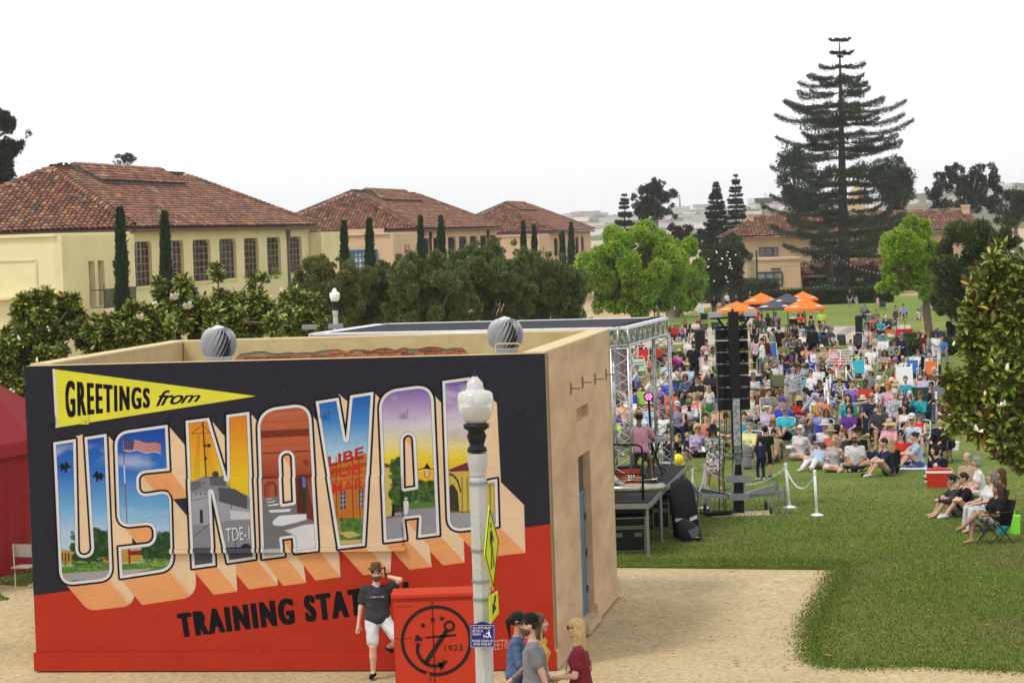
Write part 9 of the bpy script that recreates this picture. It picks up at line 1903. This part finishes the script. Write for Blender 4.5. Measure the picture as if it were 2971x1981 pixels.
m=MB();p=J;a=J['sh'][1]*.7+J['neck']*.3+np.array([0,-.02,.05]);b=J['pel']+np.array([-.20,-.02,.0]);c=J['chest']+np.array([-.02,-.15,-.02]);c2=J['chest']+np.array([-.02,.14,-.02]);m.tube([b,(b+c)/2+[-.05,-.09,0],c,a+[0,-.02,0],a+[0,.05,.01],c2,(b+c2)/2+[-.05,.08,0],b],.008,5);link('bag_strap',m.mesh('bag_strap',mat('bag strap',(.35,.25,.20),.6)),bw)
m=MB();m.box(b+np.array([-.04,0,-.10]),(.08,.24,.17));link('handbag',m.mesh('handbag',mat('handbag leather',(.16,.05,.04),.5)),bw)
# ================================================================ people filling the rows between the ones picked out above
HAIRW={'B':'black-haired','D':'dark-haired','n':'brown-haired','y':'blonde','g':'grey-haired','w':'white-haired','r':'auburn'}
FC=['white','white','navy','black','black','lblue','red','lav','grey','purple','teal','pink','cream','royal','charcoal','salmon','green','blue','brown','lgrey','coral','olive'];CNM={'lblue':'light blue','lav':'lavender','royal':'royal blue','lgrey':'light grey'}
PX=[(p.x,p.y) for p,_ in PEOPLE];ORIG=list(PEOPLE);added=0
for _ in range(4000):
 if added>=76:break
 px,py=rng.uniform(1795,2790),rng.uniform(985,1290)
 if px<2150 and py>1215 or 1985<px<2200 and rng.random()<.5 or py>1222:continue
 if py>1180 and px>2700:continue
 pose=str(rng.choice(['fc','ch','ku','cf','fc','cx','ch','ss']));male=bool(rng.random()<.5);sc=1.08 if male else 1.02;TILE['X']=(px,py,1.0);L_,rz=place('X',0,0,pose,male,1.0,sc)
 if min((L_.x-a)**2+((L_.y-b)*.55)**2 for a,b in PX)<.62**2 or not 66<L_.y<124:continue
 near=min(ORIG,key=lambda q:(q[0].x-L_.x)**2+(q[0].y-L_.y)**2)[1];c=str(rng.choice(FC));h=str(rng.choice(list('BDDnnygwr')));nm=' '.join(near.split(' ')[:8]);
 while nm.split(' ')[-1] in ('in','a','and','the','with','of','at','on','his','her','behind','or','left','right'):nm=' '.join(nm.split(' ')[:-1])
 side_='left' if px<proj(min(ORIG,key=lambda q:(q[0].x-L_.x)**2+(q[0].y-L_.y)**2)[0])[0] else 'right'
 lab='%s %s in %s just %s of the %s'%(HAIRW[h],'man' if male else 'woman',CNM.get(c,c),side_,nm)
 if lab in used_lab:continue
 used_lab.add(lab);lab=' '.join(lab.split(' ')[:16]);hat='-' if rng.random()<.62 else str(rng.choice(['cnavy','cwhite','cred','sstraw','scream','ckhaki','bstraw','cblack','ctan']))
 person(L_,rz,pose,str(rng.choice(['s','s','l','n' if not male else 's']))+c+('*' if rng.random()<.12 else ''),str(rng.choice(['tjeans','bkhaki','tblack','bnavy','tgrey','bwhite'])),('s' if male else str(rng.choice(list('lulpb'))))+h,str(rng.choice(list('lllmmk'))),lab,hat,rng.random()<.28,sc,male,1.15 if rng.random()<.3 and male else 1.0,group='people watching on the lawn',shoes='bare' if rng.random()<.3 else None );PX.append((L_.x,L_.y));added+=1
 if pose in ('ch','cf','cx'):chair(L_,rz,str(rng.choice(['Cnavy','Cblack','Cdgreen','Croyal','Cred','Cgrey','Blblue*','Bgreen*','Croyal'])),' '.join(('folding chair under the '+lab).split(' ')[:15]),1.06)
print('filled',added)
# ================================================================ empty chairs and belongings
def spot(tile,x,y,h=0.0):ox,oy,s=TILE[tile];return gnd(ox+x/s,oy+y/s,h)
def facing(p):d=STAGE_AT-p;return math.atan2(d.x,-d.y)*.75
for t,x,y,code,lab in (('A',1300,715,'Cred','empty bright red folding chair below the black benches'),('A',690,1190,'Bred','empty red beach chair with a rounded back between the truss columns'),('A',1035,1180,'Cred','empty red chair seen through the far truss column'),('A',640,1400,'Bgreen*','lime and blue striped beach chair behind the orange banner strip'),('A',600,800,'Broyal','royal blue beach chair behind the truss beam corner'),('A',1785,230,'Bturq*','lone turquoise and pink striped beach chair on the far grass'),('A',2080,590,'Cdgreen','empty dark green camp chair just left of the speaker stack'),('C',300,1085,'Cpink','empty pink camp chair behind the floral blouse'),('C',590,1095,'Bblue','empty sky blue beach chair beside the pink chair'),('C',300,560,'Cdgreen','dark green camp chair near the cafe tables'),('C',1930,880,'Bcharcoal','left one of the two charcoal beach chairs on the lawn'),('C',2210,890,'Bcharcoal','right one of the two charcoal beach chairs on the lawn'),('C',1760,1285,'Swhite','left one of the two white slatted folding chairs'),('C',1980,1285,'Swhite','right one of the two white slatted folding chairs'),('D',1100,440,'Bturq','turquoise flowered beach chair left of the orange cardigan'),('D',700,330,'Colive','dark olive camp chair with its back to the camera'),('E',1440,1480,'Borange','empty orange beach chair with a white frame'),('E',1070,1450,'Bblue','blue beach chair leaning on the A-frame sign'),('E',525,140,'Cdgreen','empty dark green chair high in the bench row'),('F',1230,620,'Cdgreen','dark green folding chair back in front of the teal cardigan'),('F',1600,590,'Cgrey','grey and red chair back beside the post near the magnolia'),('A',1850,390,'Cblack','empty black lounge chair at the right end of the black chairs'),('B',740,680,'Clime','lime green chair right of the auburn-haired head'),('E',100,1450,'Bturq','turquoise chair at the left of the small white sign row'),('C',2330,260,'Cgrey','grey chair by the black bin on the lawn')):
 p=spot(t,x,y,.62);chair(p,facing(p)+rng.uniform(-.2,.2),code,lab,.95)
def blanket(name,quad,m_,label,cat='blanket'):
 q=[spot(*p) for p in quad];n=9;v=[];A,B_,C,D_=q;c=(A+C)/2;c.z=gz(c.y)
 for j in range(n):
  for i in range(n):u,w=i/(n-1),j/(n-1);p=(A*(1-u)+B_*u)*(1-w)+(D_*(1-u)+C*u)*w;v.append((p.x+rng.normal(0,.02),p.y+rng.normal(0,.05),gz(p.y)+.012+abs(rng.normal(0,.012))))
 o=link(name,npmesh(name,np.array(v)-np.array(c),[(j*n+i,j*n+i+1,(j+1)*n+i+1,(j+1)*n+i) for j in range(n-1) for i in range(n-1)],m_,True ),None ,label,cat,'blankets on the lawn');o.location=c;return o
Mb=lambda n,c=(.5,.5,.5),c2=None ,sc=6:mat(n,c,.9,var=.1,scale=sc,col2=c2,bump=.4,bscale=8)
blanket('blanket',[('B',1380,1280),('B',1930,1290),('B',1950,1420),('B',1360,1420)],Mb('white blanket',(.74,.74,.75)),'white blanket under the curly blonde woman in lavender');blanket('blanket',[('B',780,1270),('B',1300,1280),('B',1280,1430),('B',760,1430)],Mb('white blanket',(.74,.74,.75)),'white blanket behind the keyboard and the far truss column')
blanket('blanket',[('W',830,553),('W',1140,548),('W',1165,606),('W',780,612)],Mb('blue blanket',(.40,.50,.68),(.50,.60,.76)),'light blue blanket right of the man in the navy T-shirt');blanket('blanket',[('W',150,545),('W',560,540),('W',560,592),('W',130,592)],Mb('dark patterned blanket',(.06,.07,.10),(.60,.60,.62),9),'black and white patterned picnic blanket in the front row')
blanket('blanket',[('E',1330,1295),('E',1650,1295),('E',1640,1340),('E',1270,1340)],Mb('grey mat',(.30,.29,.32)),'grey mat under the man in the navy hoodie','mat');blanket('blanket',[('C',2050,1362),('C',2500,1350),('C',2480,1392),('C',2030,1395)],Mb('pale blue blanket',(.36,.38,.50)),'pale blue blanket under the woman in the grey sweater');blanket('blanket',[('D',700,1270),('D',960,1260),('D',960,1330),('D',720,1330)],Mb('white blanket',(.74,.74,.75)),'crumpled white cloth left of the white-haired woman','cloth')
blanket('blanket',[('F',1390,1170),('F',1720,1150),('F',1750,1260),('F',1380,1280)],Mb('plaid blanket',(.30,.04,.06),(.04,.05,.16),14),'red and navy plaid blanket under the magnolia');blanket('blanket',[('A',520,1000),('A',830,995),('A',820,1030),('A',500,1035)],Mb('grey mat'),'grey mat with a bag behind the truss','mat');blanket('blanket',[('A',1740,285),('A',2180,280),('A',2200,298),('A',1760,302)],Mb('royal blanket',(.06,.16,.42)),'blue towel on the far grass right of the striped chair','towel')
blanket('blanket',[('W',1090,655),('W',1160,645),('W',1165,665),('W',1075,668)],Mb('blue blanket'),'small pale towel left of the red cooler','towel');blanket('blanket',[('W',1480,740),('W',1610,735),('W',1630,765),('W',1470,770)],Mb('cream blanket',(.60,.54,.42)),'cream blanket under the grey-haired woman in white');blanket('blanket',[('D',1280,1230),('D',1460,1225),('D',1470,1275),('D',1270,1280)],Mb('violet blanket',(.22,.17,.40)),'violet cloth beside the coral top','cloth')
def boxy(name,tile,x,y,w,d,h,m1,label,cat,lid=None ,handle=None ,group=None ,rz=-.2):
 p=spot(tile,x,y);root=empty(name,p,label,cat,group,rz);m=MB();k=.93;m.add([(-w*k/2,-d*k/2,0),(w*k/2,-d*k/2,0),(w*k/2,d*k/2,0),(-w*k/2,d*k/2,0),(-w/2,-d/2,h),(w/2,-d/2,h),(w/2,d/2,h),(-w/2,d/2,h)],[(3,2,1,0),(4,5,6,7),(0,1,5,4),(1,2,6,5),(2,3,7,6),(3,0,4,7)]);link('body',m.mesh('body',m1),root)
 if lid:m=MB();m.box((0,0,h+.03),(w*1.04,d*1.04,.06));link('lid',m.mesh('lid',lid[0]),root);m=MB();m.box((0,0,h+.085),(w*.98,d*.95,.05));link('lid_top',m.mesh('lid_top',lid[1]),root)
 if handle:m=MB();m.tube([(-w*.22,0,h),(-w*.2,0,h+handle),(w*.2,0,h+handle),(w*.22,0,h)],.012,5);link('handle',m.mesh('handle',m1),root)
 return root
Mred=mat('red plastic',(.52,.035,.015),.4)
boxy('cooler','W',1215,748,.66,.36,.38,Mred,'red cooler with a white rim on the grass in front of the squatting woman','cooler',(M_white,Mred));boxy('cooler','E',1130,1355,.5,.35,.30,Mred,'small red and white cooler at the foot of the white sign','cooler',(M_white,M_white));boxy('cooler','A',640,1000,.5,.4,.55,mat('navy fabric',(.02,.03,.08),.8),'navy cooler bag on the mat behind the truss','cooler',(mat('navy fabric'),mat('navy fabric')))
boxy('tote_bag','W',1805,1140,.42,.2,.42,mat('lime bag',(.25,.72,.06),.5),'bright lime tote bag beside the nearest camp chair','bag',None ,.12,'bags on the lawn');boxy('tote_bag','W',1730,1145,.25,.2,.26,mat('teal bag',(.03,.28,.30),.6),'small teal bag beside the lime tote','bag',None ,.08,'bags on the lawn');boxy('tote_bag','E',1745,945,.7,.3,.55,mat('white bag',(.74,.74,.72),.5),'white shopping bag under the folding table','bag',None ,.2,'bags on the lawn');boxy('tote_bag','W',930,545,.38,.2,.3,M_blackf,'black bag behind the man in the navy T-shirt','bag',None ,.1,'bags on the lawn')
boxy('tote_bag','B',1590,1010,.6,.3,.3,mat('turq print',(.10,.52,.52),.7,col2=(.6,.66,.5),scale=12),'turquoise printed bag left of the curly blonde woman','bag',None ,.1,'bags on the lawn');boxy('backpack','B',1540,940,.34,.25,.5,mat('maroon pack',(.10,.015,.03),.7),'maroon backpack on the grass left of the salmon shirt','bag',None ,.06,'bags on the lawn');boxy('basket','A',1480,905,.55,.35,.28,mat('wicker',(.36,.17,.08),.8,var=.3,scale=30),'wicker basket with straps under the spotted cream shirt','basket',None ,.2)
boxy('tote_bag','D',1130,780,.7,.3,.28,mat('violet blanket'),'violet folded bag right of the striped chair','bag',None ,.05,'bags on the lawn');boxy('tote_bag','F',1660,1350,.5,.4,.3,mat('royal bin',(.03,.05,.4),.6),'royal blue box below the plaid blanket','box');boxy('tote_bag','F',1810,1345,.55,.3,.26,mat('white bag'),'white bag under the magnolia beside the blue box','bag',None ,.08,'bags on the lawn')
def wagon(tile,x,y,c,label):
 p=spot(tile,x,y);root=empty('wagon',p,label,'wagon',None ,.3);m=MB();m.box((0,0,.50),(.95,.55,.45));link('bin',m.mesh('bin',c),root)
 for sx in (-1,1):
  for sy in (-1,1):m=MB();m.lathe((sx*.36,sy*.30,.13),[(.05,-.03),(.13,-.03),(.13,.03),(.05,.03)],10,ax=((1,0,0),(0,0,1),(0,1,0)));link('wheel',m.mesh('wheel',M_black),root)
 m=MB();m.tube([(.05,0,.7),(.08,0,1.25)],.02,5);m.tube([(.08+.10*math.cos(t),0,1.36+.12*math.sin(t)) for t in np.linspace(0,6.28,9)],.02,5,False );link('handle',m.mesh('handle',M_black),root)
wagon('E',940,700,mat('red canvas',(.50,.02,.03),.8),'red pull-along wagon with its black handle upright');wagon('C',1545,770,mat('blue canvas',(.03,.16,.42),.8),'blue pull-along wagon beside the tall figure in black')
def stroller(tile,x,y,c,label,rz=.5,s=1.0):
 p=spot(tile,x,y);root=empty('pushchair',p,label,'pushchair','pushchairs in the crowd',rz);root.scale=(s,s,s);m=MB();X=[];n=7
 for k in range(n):
  t=math.pi*(.10+.70*k/(n-1));X+=[(-.26,-.34*math.cos(t)*1.0,.72+.36*math.sin(t)),(.26,-.34*math.cos(t),.72+.36*math.sin(t))]
 m.add(X,[(2*k,2*k+1,2*k+3,2*k+2) for k in range(n-1)]);link('canopy',m.mesh('canopy',c),root);m=MB();m.add([(-.24,-.28,.42),(.24,-.28,.42),(.24,.14,.38),(-.24,.14,.38),(.24,.32,.85),(-.24,.32,.85)],[(0,1,2,3),(3,2,4,5)]);link('seat',m.mesh('seat',c),root)
 m=MB()
 for sx in (-1,1):m.tube([(sx*.27,-.45,.12),(sx*.27,.30,.80),(sx*.27,.52,1.05)],.014,5);m.tube([(sx*.27,.42,.14),(sx*.27,-.10,.52)],.014,5)
 m.tube([(-.27,.52,1.05),(.27,.52,1.05)],.018,5);link('frame',m.mesh('frame',M_black),root)
 for q in ((-.30,-.45),(.30,-.45),(-.30,.42),(.30,.42)):m=MB();m.lathe((q[0],q[1],.14),[(.06,-.02),(.14,-.02),(.14,.02),(.06,.02)],12,ax=((0,1,0),(0,0,1),(1,0,0)));link('wheel',m.mesh('wheel',M_black),root)
stroller('A',1340,1330,M_blackf,'black pushchair below the yellow-hatted man',.9);stroller('A',870,1270,M_blackf,'black pushchair left of the far truss column',-.9);stroller('Y',1590,470,M_blackf,'black pushchair under the orange umbrella beside the tower head',2.6,1.2);stroller('C',1650,960,mat('dark plum canopy',(.05,.035,.05),.8),'dark plum pushchair with a rounded hood mid-crowd',.6,1.15);stroller('E',510,1010,mat('turquoise fabric',(.02,.25,.33),.8),'turquoise pushchair on the lawn right of the grey cap',.2,1.1);stroller('B',2010,560,M_blackf,'black pushchair next to the girl in the green skirt',-.3,1.1)
def bench(tile,x,y,rz,label):
 p=spot(tile,x,y);root=empty('bench',p,label,'bench','black park benches by the plaza',rz)
 for k in range(4):m=MB();m.box((0,-.20+.13*k,.44),(1.7,.09,.03));link('seat_slat',m.mesh('seat_slat',M_black),root)
 for k in range(4):m=MB();m.box((0,.26+.03*k,.55+.12*k),(1.7,.03,.08));link('back_slat',m.mesh('back_slat',M_black),root)
 for s in (-1,1):m=MB();m.tube([(s*.8,-.25,0),(s*.8,-.22,.62),(s*.8,.22,.62),(s*.8,.35,.95)],.03,5);m.tube([(s*.8,.28,0),(s*.8,.2,.45)],.03,5);link('end_frame',m.mesh('end_frame',M_black),root)
bench('E',270,640,-1.0,'black slatted park bench under the person in coral');bench('E',590,560,-.9,'black park bench under the white-haired man in navy');bench('A',1700,640,-.8,'black park bench behind the bin at the left end')
lv,lf=[],[];fm=MB()
for k in range(70):
 p=gnd(*V(rng.uniform(1500,2350),rng.uniform(1180,1560)));a=rng.uniform(0,6.28);s=rng.uniform(.05,.10);c_,s_=math.cos(a)*s,math.sin(a)*s;fm.add([(p.x-c_,p.y-s_,.03),(p.x+s_*.4,p.y-c_*.4,.045),(p.x+c_,p.y+s_,.03),(p.x-s_*.4,p.y+c_*.4,.035)],[(0,1,2,3)])
fm.build('fallen_leaves',mat('dry leaf',(.30,.16,.05),.8),kind='stuff')
pb=MB()
for k in range(900):
 p=gnd(*V(rng.uniform(0,1900),rng.uniform(1300,1568)));s=rng.uniform(.004,.012);pb.lathe((p.x,p.y,0),[(s,-.01),(s*.8,s*.5),(0,s*.7)],5)
pb.build('pebbles',mat('pebble',(.36,.28,.18),.9,randv=.2),kind='stuff')
print('objects',len(SC.objects),'tris',sum(len(o.data.polygons) for o in SC.objects if o.type=='MESH'))
